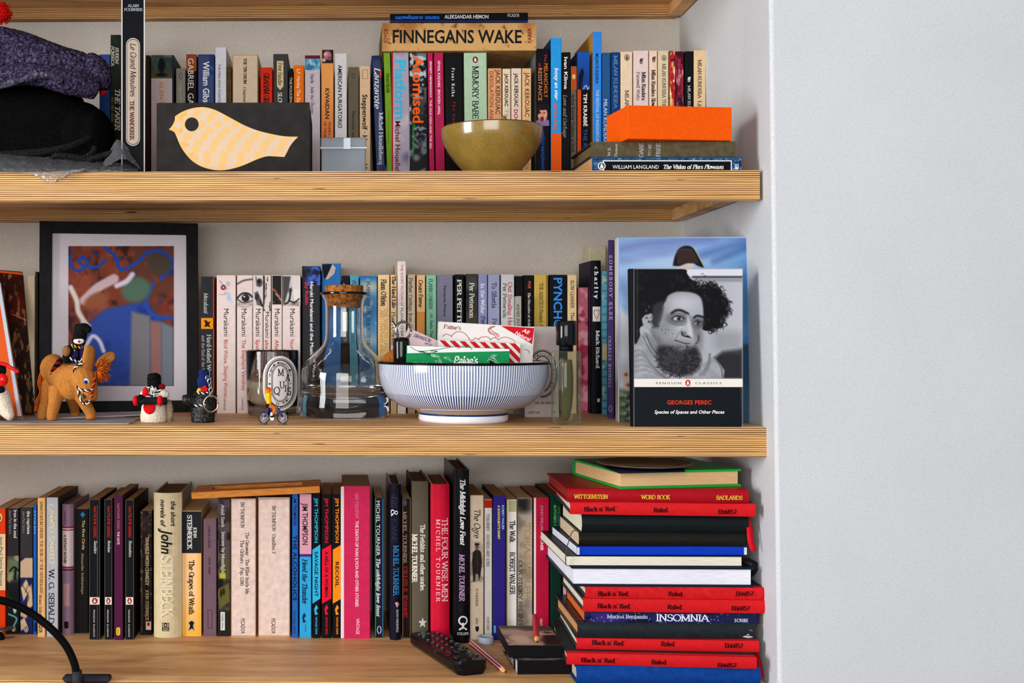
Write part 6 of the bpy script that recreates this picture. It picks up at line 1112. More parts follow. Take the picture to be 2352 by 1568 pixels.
# --- blue and white bowl
CB = P(1064, 900, .092); bowlc = Vector((CB.x, .092, z3)); RB = .1105
bw = thing('striped_bowl', 'large blue and white finely striped bowl filled with boxes', 'bowl', bowlc)
def stripes():
    m, N, L, b = new_mat('striped_glaze'); uv = N.new('ShaderNodeUVMap'); sp = N.new('ShaderNodeSeparateXYZ'); L.new(uv.outputs[0], sp.inputs[0])
    def mth(op, a, bb=None, c=None):
        n = N.new('ShaderNodeMath'); n.operation = op
        for i, x in enumerate((a, bb, c)):
            if x is None: continue
            if isinstance(x, (int, float)): n.inputs[i].default_value = x
            else: L.new(x, n.inputs[i])
        return n.outputs[0]
    tri = lambda f: mth('ABSOLUTE', mth('SUBTRACT', mth('FRACT', f), .5))
    nz = N.new('ShaderNodeTexNoise'); nz.inputs['Scale'].default_value = 60; tc = N.new('ShaderNodeTexCoord'); L.new(tc.outputs['Object'], nz.inputs[0]); wob = mth('MULTIPLY', mth('SUBTRACT', nz.outputs[0], .5), .22)
    u = mth('ADD', mth('MULTIPLY', sp.outputs[0], 198), wob); vv = mth('ADD', mth('MULTIPLY', sp.outputs[1], 36), wob)
    a = mth('GREATER_THAN', tri(u), .27); h = mth('GREATER_THAN', tri(vv), .34); h2 = mth('MULTIPLY', h, mth('GREATER_THAN', sp.outputs[1], .34))
    w = mth('MAXIMUM', a, mth('MULTIPLY', h2, .72))
    w = mth('MAXIMUM', w, mth('LESS_THAN', sp.outputs[1], .02))
    mx = N.new('ShaderNodeMixRGB'); mx.inputs[1].default_value = (*lin((34, 58, 112)), 1); mx.inputs[2].default_value = (*lin((236, 240, 250)), 1); L.new(w, mx.inputs[0]); L.new(mx.outputs[0], b.inputs['Base Color'])
    b.inputs['Roughness'].default_value = .12; b.inputs['Coat Weight'].default_value = .3; return m
white_glaze = mat((232, 234, 240), .15, .02, coat=.3); sand = mat((206, 186, 160), .4, .06)
zt = .0765
prof = [(.0685, .0165), (.082, .0205), (.094, .028), (.1025, .038), (.1075, .05), (.1098, .063), (.1105, zt)]
P2 = smooth_path([(a, 0, c) for a, c in prof], 5); prof = [(p.x, p.z) for p in P2]
bm = bmesh.new(); uvl = bm.loops.layers.uv.new('UVMap'); n = 160; rings = []
for r_, z_ in prof: rings.append([bm.verts.new((r_*math.cos(2*math.pi*i/n), r_*math.sin(2*math.pi*i/n), z_)) for i in range(n)])
for j in range(len(rings)-1):
    for i in range(n):
        f = bm.faces.new((rings[j][i], rings[j][(i+1) % n], rings[j+1][(i+1) % n], rings[j+1][i]))
        for l, (uu, w) in zip(f.loops, ((i, j), (i+1, j), (i+1, j+1), (i, j+1))): l[uvl].uv = (uu/n, (prof[w][1]-.0165)/(zt-.0165))
o = from_bm('striped_wall', bm, stripes(), bw, True)
lathe('foot_ring', [(.051, .0), (.0565, .0003), (.0585, .004), (.0575, .0095)], white_glaze, bw, 96)
lathe('blue_line', [(.0576, .0095), (.0582, .0105), (.0575, .0118)], mat((40, 66, 130), .2), bw, 96)
lathe('unglazed_base', [(.0572, .0118), (.060, .0138), (.0686, .0164)], sand, bw, 96)
lathe('inner_wall', [(.1105, zt), (.1098, zt+.0012), (.1082, zt+.0004), (.1072, .062), (.104, .045), (.096, .032), (.08, .024), (.0, .02)], white_glaze, bw, 96)
lathe('dark_rim', [(.1107, zt-.0016), (.1111, zt), (.1098, zt+.0016), (.108, zt+.0009)], mat((30, 22, 22), .2), bw, 96)
# --- boxes in it
def stand_box(name, label, cat, p0, p1, Y, yb, thick, m, yaw=0, roll=0, lean=0, group=None):
    """p0,p1: upper corners of the front in the photograph; the box goes down to row yb"""
    a, b = P(p0[0], p0[1], Y), P(p1[0], p1[1], Y); L = (b-a).length; rl = math.atan2(b.z-a.z, b.x-a.x); H = (a.z-P(p0[0], yb, Y).z)
    M = Matrix.Translation(a) @ Matrix.Rotation(math.radians(yaw), 4, 'Z') @ Matrix.Rotation(-rl, 4, 'Y') @ Matrix.Rotation(-math.radians(lean), 4, 'X') @ Matrix.Translation((0, 0, -H))
    t = thing(name, label, cat, None, group, M); box('carton', (0, 0, 0), (L, thick, H), m, t, bev=.0006); return t, Plane(t, M)
wc = mat((230, 226, 222), .45, .03)
GI = 'incense cartons in the striped bowl'
t, pl = stand_box('incense_box', 'white carton with red corner flash and red cloud drawing', 'box', (1009, 738), (1228, 751), .118, 868, .02, wc, 0, group=GI)
pl.text(1019, 749, 1059, 753, 9, "Paine's", (170, 40, 60), 's')
pl.poly([(1150, 748), (1227, 753), (1222, 790)], (206, 36, 50), 'corner_flash'); pl.text(1200, 757, 1216, 764, 9, 'All', (240, 236, 234), 'bi', off=-.0004); pl.text(1184, 763, 1219, 780, 9, 'Natural', (240, 236, 234), 'bi', off=-.0004)
def arc(pl, pts, w, col, nm='drawing'):
    pts = [(p.x, p.y) for p in smooth_path([(x, y, 0) for x, y in pts], 5)]; V, Q = [], []
    for i, (x, y) in enumerate(pts):
        a, b = pts[max(i-1, 0)], pts[min(i+1, len(pts)-1)]; l = math.hypot(b[0]-a[0], b[1]-a[1]) or 1; nx, ny = -(b[1]-a[1])/l*w/2, (b[0]-a[0])/l*w/2
        V += [(x+nx, y+ny), (x-nx, y-ny)]
        if i: Q.append((2*i-2, 2*i-1, 2*i+1, 2*i))
    V = np.array(V); return obj(nm, pl.at(V[:, 0], V[:, 1], -.0003), Q, ink(col), pl.root)
for pts in ([(1016, 773), (1024, 767), (1034, 770), (1038, 774)], [(1037, 772), (1046, 763), (1060, 762), (1071, 769), (1078, 778)], [(1076, 778), (1084, 782), (1092, 776), (1100, 780)], [(1098, 780), (1106, 774), (1120, 774), (1127, 780)], [(1125, 780), (1136, 775), (1146, 781)], [(1144, 779), (1160, 774), (1178, 780), (1183, 786)], [(1205, 802), (1214, 805), (1216, 812)], [(1138, 749), (1124, 755), (1126, 763), (1140, 768), (1142, 775)], [(1130, 748), (1121, 756), (1125, 765), (1136, 770), (1139, 776)], [(1134, 748), (1127, 757), (1144, 768), (1146, 774)]): arc(pl, pts, 1.3, (190, 60, 76), 'red_drawing')
t, pl = stand_box('incense_box', 'red and white diagonally striped carton between the two other cartons', 'box', (1006, 780), (1196, 788), .098, 890, .016, wc, 0, group=GI)
for k in range(9):
    x = 1009+k*23; xa = min(x+13, 1194)
    if x > 1180: break
    pl.poly([(x, 781+(x-1006)*.042), (xa, 781+(xa-1006)*.042), (min(xa+46, 1195), 781+(xa-1006)*.042+min(46, 1195-xa)*1.02), (min(x+46, 1195), 781+(x-1006)*.042+min(46, 1195-x)*1.02)], (206, 34, 48), 'red_stripe')
t, pl = stand_box('incense_box', 'green carton with white script, frontmost in the striped bowl', 'box', (935, 793), (1171, 801), .062, 905, .016, mat((28, 150, 92), .4, .05), 0, group=GI)
pl.poly([(935.3, 793.5), (1170, 801.3), (1170, 806), (935.3, 811)], (232, 230, 228), 'white_band'); pl.text(1042, 827, 1098, 827, 17, "Paine's", (238, 240, 236), 'hb'); arc(pl, [(1040, 836), (1060, 832), (1097, 834)], 1.6, (238, 240, 236), 'white_flourish'); pl.text(948, 834, 982, 835, 5, 'GENUINE', (226, 230, 200), 'n')
rg = random.Random(4)
for x, y, s in ((960, 806, 1), (985, 814, 1), (1006, 806, -1), (1014, 822, 1), (1120, 822, 1), (1146, 816, -1), (996, 828, 1)):
    for k in range(5): arc(pl, [(x, y), (x+s*(8+k*3), y+3+k*2.2-rg.random()*8), (x+s*(16+k*3), y+4+k*3-rg.random()*10)], .9, (180, 220, 196) if y > 811 else (30, 120, 80), 'twig_drawing')
for pts in ([(942, 796), (962, 806), (1000, 803), (1042, 796)], [(1050, 800), (1066, 795), (1080, 798), (1084, 803)]): arc(pl, pts, 1.4, (30, 120, 80), 'twig_drawing')
pl.poly([(1124, 838), (1126, 826), (1130, 821), (1134, 828), (1136, 838)], (40, 26, 24), 'flame_hole')
# pinkish handwritten envelope, a wooden pegtop, the black bottle with its split ring
M_ = None
t, pl = stand_box('envelope', 'pale pink envelope with blue handwriting leaning in the bowl', 'envelope', (938, 752), (1010, 784), .126, 900, .0012, mat((214, 190, 190), .7, .04))
pl.text(950, 769, 990, 783, 8, 'SWANSON', (70, 70, 130), 'h'); pl.text(975, 787, 992, 791, 5, 'and co', (70, 70, 130), 'h')
c = P(899, 826, .115); tb = thing('wooden_block', 'small wood-grained curved block at the rim of the bowl', 'block', None, None, Matrix.Translation(c) @ Matrix.Rotation(math.radians(-18), 4, 'Y'))
bm = bmesh.new(); prof_ = [(-.012, -.03), (.013, -.03), (.013, .008), (.006, .0125), (-.004, .010), (-.012, .003)]
lo = [bm.verts.new((x, -.006, z_)) for x, z_ in prof_]; hi = [bm.verts.new((x, .006, z_)) for x, z_ in prof_]; bm.faces.new(lo); bm.faces.new(hi[::-1])
for i in range(6): bm.faces.new((lo[i], hi[i], hi[(i+1) % 6], lo[(i+1) % 6]))
bmesh.ops.recalc_face_normals(bm, faces=bm.faces[:]); from_bm('block_body', bm, mat((176, 110, 40), .45, .3, 18, stretch=(60, 10, 6)), tb)
c = P(922, 800, .088); kr = thing('key_ring', 'metal split ring with black fob standing up in the bowl', 'key ring', c)
steel = mat((190, 190, 196), .15, .02, metal=1.0)
def ring_obj(name, cx, cy, Y, rx, ry, w, m, parent, root, tilt=0.0, n=40, twist=0.0):
    s = scale_at(Y); c0 = P(cx, cy, Y); pts = []
    for i in range(n+1):
        a = 2*math.pi*i/n; pts.append(c0-root+Vector((rx/s*math.cos(a), rx/s*math.sin(tilt)*math.cos(a)+twist*math.sin(a), ry/s*math.sin(a))))
    bm = bmesh.new(); tube_bm(bm, pts, w, 8); return from_bm(name, bm, m, parent, True)
ring_obj('split_ring', 926, 758, .086, 18, 20, .0012, steel, kr, c, .5); ring_obj('split_ring', 927, 760, .084, 18, 20, .0012, steel, kr, c, .4)
bm = bmesh.new(); lathe_bm(bm, [(0, -.05), (.0095, -.05), (.0105, -.01), (.0112, .008), (.0102, .0125), (.006, .0145), (0, .0148)], 24); from_bm('fob', bm, mat((24, 20, 20), .2, .05, coat=.6), kr, True)
tube('key_blade', [P(900, 737, .092)-c, P(908, 748, .09)-c, P(915, 770, .088)-c], .0022, steel, kr, 8, 4, flat=.4)
# --- candle
Yc = .203; cc = P(625, 900, Yc); Rc = .0372; Hc = P(625, 804, Yc).z-z3
cd = thing('scented_candle', 'smoky glass candle with white oval label', 'candle', (cc.x, Yc, z3+.0003))
smoke = glass((.80, .76, .72), 0.02, 1.45)
lathe('glass_tumbler', [(0, .0), (.031, .0), (.0338, .002), (.0355, .02), (Rc, Hc-.002), (Rc-.0008, Hc), (Rc-.0024, Hc-.001), (.0338, .022), (.032, .0135), (0, .012)], smoke, cd, 64)
lathe('wax', [(0, .0128), (.0315, .0138), (.0334, .022), (.0344, .046), (.033, .047), (.02, .0455), (0, .045)], mat((196, 184, 166), .5, .1, 40), cd, 48)
tube('wick', [(0, 0, .044), (.0005, 0, .052)], .0008, mat((30, 26, 24), .9), cd, 6, 0)
smk = lathe('soot_band', [(.0352, .05), (.0358, Hc-.012)], mat((90, 82, 76), .6, .3, 30), cd, 48) if False else None
class Cyl:
    bulge = None
    def __init__(s, root, c, R): s.root, s.c, s.Rr = root, np.array(c), R
    def at(s, px, py, off=0.0):
        d = rays(px, py); o = CAM-s.c; R = s.Rr-off
        a = d[..., 0]**2+d[..., 1]**2; b = 2*(o[0]*d[..., 0]+o[1]*d[..., 1]); q = o[0]**2+o[1]**2-R*R
        t = (-b-np.sqrt(np.maximum(b*b-4*a*q, 0)))/(2*a); return o+d*t[..., None]
    text = Plane.text
cy = Cyl(cd, (cc.x, Yc, z3+.0003), .0374)
def label(c):
    inn = lambda cx, cy_, rx, ry: None
    c.put(np.ones(c.X.shape), (228, 222, 220))
    def oval(k, w, col):
        rx, hh, cx, cy_ = 39-k, 62-k, 643.5, 880; s_ = hh-rx*1.0
        pts = [(cx+rx*math.cos(a), cy_+(s_*.62 if math.sin(a) > 0 else -s_*.62)+(hh-s_*.62)*math.sin(a)) for a in np.linspace(0, 2*math.pi, 48, endpoint=False)]
        c.line(pts+[pts[0]], w, col, smooth=False); return pts
    for k, w, col in ((5, 1.3, (50, 48, 54)), (8.5, 2.4, (34, 32, 38)), (19.5, 1.4, (40, 38, 44)), (22, 1.2, (90, 88, 94))): oval(k, w, col)
# keep only the oval itself
def in_oval(X, Y):
    rx, hh, cx, cy_ = 40, 63, 643.5, 880; s_ = (hh-rx)*.62; yy = np.abs(Y-cy_); yy = np.where(yy < s_, 0, (yy-s_)/(hh-s_)); return ((X-cx)/rx)**2+yy**2 < 1
paint(603, 684, 816, 944, .6, (228, 222, 220), label).mesh('oval_label', lambda X, Y: cy.at(X, Y, -.0003), cd, in_oval)
for ch, x, y, h in (('M', 645, 855, 15), ('A', 661, 867, 15), ('U', 648, 884, 15), ('I', 656, 892, 14), ('S', 664, 898, 17), ('Q', 636, 897, 17)):
    w = {'M': 15, 'I': 5, 'S': 9, 'Q': 15}.get(ch, 12); cy.text(x-w/2, y, x+w/2, y, h, ch, (30, 28, 32), 's', 'label_letter', off=-.0007)
def ring_text(txt, a0, a1, r=14):
    rx, hh, cx, cy_ = 39-r, 62-r, 643.5, 880; s_ = (hh-rx)*.62
    for i, ch in enumerate(txt):
        if ch == ' ': continue
        a = math.radians(a0+(a1-a0)*i/max(1, len(txt)-1)); x = cx+rx*math.cos(a); y = cy_-(s_ if math.sin(a) > .05 else (-s_ if math.sin(a) < -.05 else 0))-(hh-s_)*math.sin(a)
        tx, ty = math.sin(a), math.cos(a); cy.text(x-tx*2, y-ty*2, x+tx*2, y+ty*2, 6, ch, (40, 38, 44), 'n', 'label_letter', off=-.0007)
ring_text('saint germain', 195, 118); ring_text('diptyque', 105, 66); ring_text('boulevard', 56, -20); ring_text('paris', 285, 318); ring_text('34', 252, 262)
# --- carafe
Yk = .171; kc = P(790.5, 900, Yk); s_ = scale_at(Yk)
zz = lambda y: (EYE+(765-y)/s_)-z3
ka = thing('glass_carafe', 'clear glass carafe with a cork stopper beside the bowl', 'carafe', (kc.x, Yk, z3+.0003))
R0 = .0615
outer = [(0, 0), (R0-.004, 0), (R0, .003), (R0+.0005, .018), (R0-.0015, .026), (R0-.0022, .034), (R0-.0022, zz(868)), (R0-.003, zz(846)), (R0-.010, zz(828)), (.040, zz(808)), (.031, zz(794)), (.0272, zz(780)), (.0262, zz(760)), (.0262, zz(706)), (.0275, zz(690)), (.0315, zz(679)), (.0338, zz(673))]
inner = [(.0328, zz(671.5)), (.030, zz(678)), (.0258, zz(690)), (.0244, zz(706)), (.0244, zz(760)), (.0255, zz(781)), (.0292, zz(795)), (.0382, zz(810)), (R0-.012, zz(829)), (R0-.0052, zz(848)), (R0-.0045, zz(868)), (R0-.0052, .040), (R0-.009, .032), (R0-.02, .0275), (0, .026)]
lathe('glass_vessel', outer+inner, glass((.97, .985, .98), 0.0, 1.46), ka, 96)
cork_m = mat((176, 116, 58), .85, .55, 210)
lathe('cork', [(0, zz(707)), (.0225, zz(707)), (.0238, zz(690)), (.0258, zz(671)), (.0266, zz(658)), (.0262, zz(656)), (0, zz(656))], cork_m, ka, 40)
# --- scent bottle
Yp = .0295; a, b = P(1273, 976, Yp), P(1338, 976, Yp); Wp = b.x-a.x; Hp_ = P(1300, 806, Yp+.015).z-z3
pb = thing('perfume_bottle', 'flat clear scent bottle with black cap in front of its grey carton', 'bottle', ((a.x+b.x)/2, Yp+.015, z3+.0003))
def rbox(bm, w, d, z0, z1, r=.25, n=6, taper=1.0):
    rings = []
    for z_, k in ((z0, .93), (z0+.002, 1), (z1-.003, 1*taper), (z1, .9*taper)):
        ring = []
        for q in range(4):
            for i in range(n+1):
                an = (q+i/n)*math.pi/2; sx = 1 if q in (0, 3) else -1; sy = 1 if q in (0, 1) else -1; rr = min(w, d)*r
                ring.append(bm.verts.new(((sx*(w-rr)+rr*math.cos(an))*k, (sy*(d-rr)+rr*math.sin(an))*k, z_)))
        rings.append(ring)
    m = len(rings[0])
    for a_, b_ in zip(rings, rings[1:]):
        for i in range(m): bm.faces.new((a_[i], a_[(i+1) % m], b_[(i+1) % m], b_[i]))
    bm.faces.new(rings[0][::-1]); bm.faces.new(rings[-1])
def clear_body():
    m, N, L_, b_ = new_mat('clear_bottle_glass'); b_.inputs['Base Color'].default_value = (.22, .24, .17, 1); b_.inputs['Roughness'].default_value = .05; b_.inputs['Coat Weight'].default_value = 1; b_.inputs['Specular IOR Level'].default_value = 1
    t = N.new('ShaderNodeBsdfTransparent'); t.inputs[0].default_value = (.93, .95, .90, 1); mx = N.new('ShaderNodeMixShader'); lw = N.new('ShaderNodeLayerWeight'); lw.inputs[0].default_value = .35
    mt = N.new('ShaderNodeMath'); mt.operation = 'MULTIPLY_ADD'; mt.inputs[1].default_value = .55; mt.inputs[2].default_value = .06; L_.new(lw.outputs['Facing'], mt.inputs[0]); L_.new(mt.outputs[0], mx.inputs[0]); L_.new(t.outputs[0], mx.inputs[1]); L_.new(b_.outputs[0], mx.inputs[2]); L_.new(mx.outputs[0], N['Material Output'].inputs[0]); return m
bm = bmesh.new(); rbox(bm, Wp/2, .0145, 0, Hp_, .55); from_bm('glass_body', bm, clear_body(), pb, True)
# liquid: an oval hollow filled with pale green-gold scent, sealed in the glass
bm = bmesh.new(); ball_bm(bm, (0, 0, 0), 1, 28, 20)
for v_ in bm.verts: v_.co = Vector((math.copysign(abs(v_.co.x)**.8, v_.co.x)*.0088, math.copysign(abs(v_.co.y)**.8, v_.co.y)*.0085, min(v_.co.z, .62)*.047+.052))
from_bm('liquid', bm, mat((94, 88, 54), .15, .05, coat=.6), pb, True)
zc0 = Hp_; zcap = P(1302, 737, Yp+.015).z-z3
lathe('neck', [(0, zc0-.001), (.0088, zc0-.001), (.0088, zc0+.0075), (0, zc0+.0075)], mat((30, 32, 38), .3, .03, metal=.4), pb, 32)
lathe('cap', [(0, zc0+.007), (.0122, zc0+.007), (.0127, zc0+.008), (.0127, zcap-.001), (.0121, zcap), (0, zcap)], mat((26, 26, 30), .22, .05, coat=.6), pb, 40)
# --- its carton
Yb = .158; a, b = P(1205, 959, Yb), P(1284, 959, Yb); Hx = P(1260, 750, Yb).z-z3
M = Matrix.Translation((a.x, Yb, z3+.0003)); pc = thing('perfume_carton', 'pale grey carton with black oval emblem behind the scent bottle', 'box', None, None, M)
box('carton', (0, 0, 0), (b.x-a.x, .042, Hx), mat((196, 184, 180), .6, .04), pc, bev=.0006); pl = Plane(pc, M)
pl.ring(1246, 858, 36, 56, 1.2, (60, 56, 58), 'emblem'); pl.ring(1246, 858, 33.5, 53.5, 2.4, (40, 38, 40), 'emblem'); pl.ring(1246, 858, 23, 42, 2.4, (40, 38, 40), 'emblem')
for i, ch in enumerate('diptyque paris'):
    if ch != ' ':
        an = math.radians(128-i*13); x, y = 1246+27.5*math.cos(an), 858-47*math.sin(an); tx, ty = math.sin(an), math.cos(an); pl.text(x-tx*2, y-ty*2, x+tx*2, y+ty*2, 5.5, ch, (50, 46, 48), 'n', 'emblem_letter')
rg = random.Random(9)
for k in range(16):
    x, y = 1246+rg.uniform(-14, 14), 858+rg.uniform(-32, 32); arc(pl, [(x, y), (x+rg.uniform(-6, 6), y+6), (x+rg.uniform(-5, 8), y+11)], 2.2, (60, 56, 58), 'emblem_drawing')
pl.text(1228, 924, 1275, 924, 6, 'eau de toilette', (70, 66, 66), 's'); pl.text(1214, 946.5, 1239, 946.5, 5.5, 'e100 ml', (70, 66, 66), 's'); pl.text(1270, 946, 1276, 946, 5.5, '34', (70, 66, 66), 's')
# --- picture frame, leaning on the books and wall behind
A = PZ(88.5, 950, z3); B = P(457, 900, A.y+.042); B.z = A.z; ax = B-A; yaw = math.atan2(ax.y, ax.x); A.z += .0004
lean = 4.5
M = Matrix.Translation(A) @ Matrix.Rotation(yaw, 4, 'Z') @ Matrix.Rotation(-math.radians(lean), 4, 'X')
pf = thing('picture_frame', 'black framed painting behind the felt donkey', 'picture', None, None, M); pl = Plane(pf, M)
x0_, zt0 = pl.xz(89, 504); x1_, zt1 = pl.xz(456, 515); Wf, Hf = ax.length, (zt0+zt1)/2
bf = mat((34, 32, 34), .5, .15, 80); fw = .0175
mx0, mz1 = pl.xz(119, 534); mx1, mz0 = pl.xz(430, 919)
for nm, lo, hi in (('frame_side', (0, 0, 0), (mx0, .018, Hf)), ('frame_side', (mx1, 0, 0), (Wf, .018, Hf)), ('frame_top', (mx0, 0, mz1), (mx1, .018, Hf)), ('frame_bottom', (mx0, 0, 0), (mx1, .018, mz0))): box(nm, lo, hi, bf, pf, bev=.0008)
box('backing', (mx0+.0002, .012, mz0+.0002), (mx1-.0002, .0175, mz1-.0002), mat((90, 76, 60), .8), pf)
box('mount', (mx0+.0001, .0068, mz0+.0001), (mx1-.0001, .0075, mz1-.0001), mat((206, 200, 206), .7, .02), pf)
ix0, iz1 = pl.xz(157.5, 566); ix1, iz0 = pl.xz(398, 885)
def art(c):
    c.mottle(40, (146, 74, 50), .3, .7).mottle(26, (70, 34, 28), .58, .74)
    c.poly([(300, 566), (398, 566), (398, 660), (340, 700), (300, 640)], (110, 66, 50), soft=8).mottle(20, (160, 96, 80), .6, .8, op=.5)
    c.poly([(205, 740), (240, 710), (330, 690), (396, 760), (398, 886), (157, 886), (157, 800)], (52, 82, 160), soft=5)
    c.mottle(30, (30, 56, 130), .55, .7, op=.4)
    c.poly([(302, 715), (345, 725), (345, 886), (298, 886)], (128, 126, 130), soft=4).poly([(345, 735), (372, 740), (372, 886), (346, 886)], (150, 112, 106), soft=4).poly([(372, 740), (398, 752), (398, 886), (372, 886)], (122, 130, 138), soft=3)
    # sweeping blue bands and a few plain shapes
    c.line([(160, 590), (164, 612), (182, 622), (200, 604), (190, 590), (182, 600), (196, 612), (226, 612), (242, 596)], 7, (34, 80, 170)).line([(240, 568), (266, 590), (276, 618), (310, 606), (340, 580), (372, 578), (396, 604), (370, 640)], 8, (32, 82, 176)).line([(352, 650), (336, 690), (350, 722), (398, 732)], 8, (36, 84, 172))
    c.ell(366, 606, 28, 24, (84, 74, 66), 20, soft=5).ell(312, 665, 34, 28, (90, 118, 100), -20, soft=5)
    c.line([(194, 690), (226, 660), (262, 640)], 22, (196, 176, 180), soft=3).line([(268, 656), (290, 646), (304, 630)], 12, (206, 200, 216), soft=3)
    c.ell(220, 690, 30, 16, (150, 92, 60), -30, soft=4).line([(162, 660), (176, 690), (180, 716), (196, 742)], 12, (214, 206, 200), soft=3).line([(190, 740), (204, 748)], 9, (200, 198, 204), soft=3)
    c.line([(196, 798), (212, 772), (228, 782), (238, 806)], 9, (206, 206, 220), soft=2.5)
c = paint(157, 399, 565, 886, 1.6, (120, 58, 40), art)
c.mesh('painting', lambda X, Y: pl.at(X, Y, .0062), pf, label='generic abstract painting of rust, blue and grey shapes')
# things standing by the frame: leaning books at the picture's edge
b = stand(3, 62, 80, 633, (206, 192, 164), 'cream book squeezed between the dark painting cover and the frame', Y=.25, dep=.12, free=True)
b = stand(3, 80.5, 87, 624, (60, 40, 28), 'thin dark brown book beside the black frame', Y=.24, dep=.12, free=True)
def slab(name, label, bl, br, tl, tr, Yb, Yt, thick, col, edge, pic):
    """book leaning with its cover to the room; corners in the photograph, lower at depth Yb, upper at depth Yt"""
    p = [P(*bl, Yb[0]), P(*br, Yb[1]), P(*tr, Yt[1]), P(*tl, Yt[0])]
    ex = (p[1]-p[0]).normalized(); nz_ = ex.cross(p[3]-p[0]).normalized(); ez = nz_.cross(ex); M = Matrix((( ex.x, -nz_.x, ez.x, p[0].x), (ex.y, -nz_.y, ez.y, p[0].y), (ex.z, -nz_.z, ez.z, p[0].z), (0, 0, 0, 1)))
    t = thing(name, label, 'book', None, GROUPS[3], M); q = Plane(t, M)
    cs = [q.xz(*bl), q.xz(*br), q.xz(*tr), q.xz(*tl)]
    def pris(nm, y0, y1, m, k=0.0):
        cx = sum(a for a, _ in cs)/4; cz = sum(a for _, a in cs)/4; c2 = [(cx+(a-cx)*(1-k), cz+(b_-cz)*(1-k)) for a, b_ in cs]
        V = [(a, y0, b_) for a, b_ in c2]+[(a, y1, b_) for a, b_ in c2]; obj(nm, V, [(0, 1, 2, 3), (7, 6, 5, 4), (0, 4, 5, 1), (1, 5, 6, 2), (2, 6, 7, 3), (3, 7, 4, 0)], m, t)
    pris('front_cover', 0, .0012, mat(col, .4, .05)); pris('page_block', .0013, thick-.0013, pages((206, 180, 140)), .015); pris('back_cover', thick-.0012, thick, mat(edge, .5)); pic(q); return q
def dark(c):
    c.mottle(30, (96, 26, 20), .45, .65).vgrad(700, 780, (40, 30, 24), .8).mottle(14, (130, 96, 60), .6, .72, (.5, 2)).hgrad(60, 80, (20, 14, 14), .7).line([(30, 722), (62, 736)], 1.4, (200, 170, 150)).mottle(9, (180, 140, 90), .68, .8, (.5, 2), .8)
q = slab('large_book', 'dark red painting cover leaning beside the frame, thin orange top edge', (20, 953), (79, 953), (-24, 618), (52, 624), (.15, .155), (.235, .235), .014, (58, 30, 24), (120, 50, 24), lambda q: (q.pic(8, 82, 630, 948, 2, (60, 28, 22), dark, 'cover_picture', -.0002, keep=lambda X, Y: (X > -20+(Y-618)*.152+6) & (X < 52+(Y-624)*.103-3)), q.poly([(-14, 620), (51, 626), (52, 631), (-13, 625)], (206, 96, 40), 'orange_edge', -.0003)))
q = slab('large_book', 'orange cover with white border leaning at the edge of the picture', (-60, 960), (50, 955), (-110, 640), (-1, 640), (.085, .09), (.19, .19), .012, (226, 112, 58), (206, 200, 196), lambda q: (q.poly([(-1, 641), (49, 955), (41, 955), (-9, 641)], (206, 212, 224), 'white_border', -.0003)))
# --- papers under the donkey
def sheet(name, label, pts, z0, m, h=.0009, group=None):
    p = [PZ(x, y, z0) for x, y in pts]; c = sum(p, Vector())/len(p); t = thing(name, label, 'card', c, group)
    V = [(q-c).to_tuple() for q in p]; V = [(x, y, 0) for x, y, _ in V]+[(x, y, h) for x, y, _ in V]; k = len(p)
    obj('sheet', V, [tuple(range(k))[::-1], tuple(range(k, 2*k))]+[(i, (i+1) % k, k+(i+1) % k, k+i) for i in range(k)], m, t); return z0+h
zp = sheet('postcard', 'grey-white card lying under the felt donkey', [(-90, 973), (296, 974), (322, 962), (240, 955), (-90, 962)], z3+.0004, mat((170, 164, 162), .6, .2, 20), .0012)
zp2 = sheet('postcard', 'second pale card lying beneath the frame edge behind the donkey', [(120, 962), (330, 954), (330, 946), (120, 952)], zp+.0003, mat((190, 186, 186), .6, .1), .0014)
# --- felt donkey with rider
felt = mat((186, 128, 66), .95, .14, 500, bump=.6, spec=.1)
YD = .095; g = P(155, 969, YD); g = Vector((g.x, YD, zp+.0002))
dk = thing('toy_donkey', 'brown felt toy donkey with orange yarn mane and a rider', 'toy', g)
def L(x, y, Y): return P(x, y, Y)-g
def foot(x, Y): p = P(x, 900, Y); return Vector((p.x, Y, zp+.0045))-g
bm = bmesh.new()
tube_bm(bm, smooth_path([L(119, 838, .125), L(128, 850, .118), L(142, 862, .105), L(158, 872, .09), L(168, 880, .08)], 4), [.016, .0195, .0205, .02, .0185], 16)
ball_bm(bm, L(122, 846, .122), (.0175, .018, .0195)); ball_bm(bm, L(166, 884, .084), (.0185, .018, .0205))
tube_bm(bm, smooth_path([L(160, 868, .085), L(176, 862, .075), L(190, 868, .066)], 4), [.018, .0155, .0145], 14)
tube_bm(bm, smooth_path([L(186, 856, .066), L(192, 870, .062), L(199, 892, .058), L(204, 912, .055), L(205, 921, .054)], 4), [.0145, .0165, .0145, .0112, .0082], 14)
for top, x, Y, k in ((L(116, 880, .112), 98, .093, 1), (L(132, 890, .085), 120, .071, 1.05), (L(165, 905, .115), 172, .138, .9), (L(182, 895, .08), 208, .084, 1)):
    ft = foot(x, Y); tube_bm(bm, smooth_path([top, top.lerp(ft, .5), ft+Vector((0, 0, .004)), ft+Vector((0, 0, -.0038))], 4), [.0115*k, .0082*k, .0070*k, .0066*k], 12)
remesh('body', bm, felt, dk, .0011, 4, .00012)
def ear(pts, w): 
    bm = bmesh.new(); tube_bm(bm, smooth_path(pts, 5), [w*.6, w*.95, w, w*.85, w*.35], 12, flat=.5); return from_bm('ear', bm, felt, dk, True)
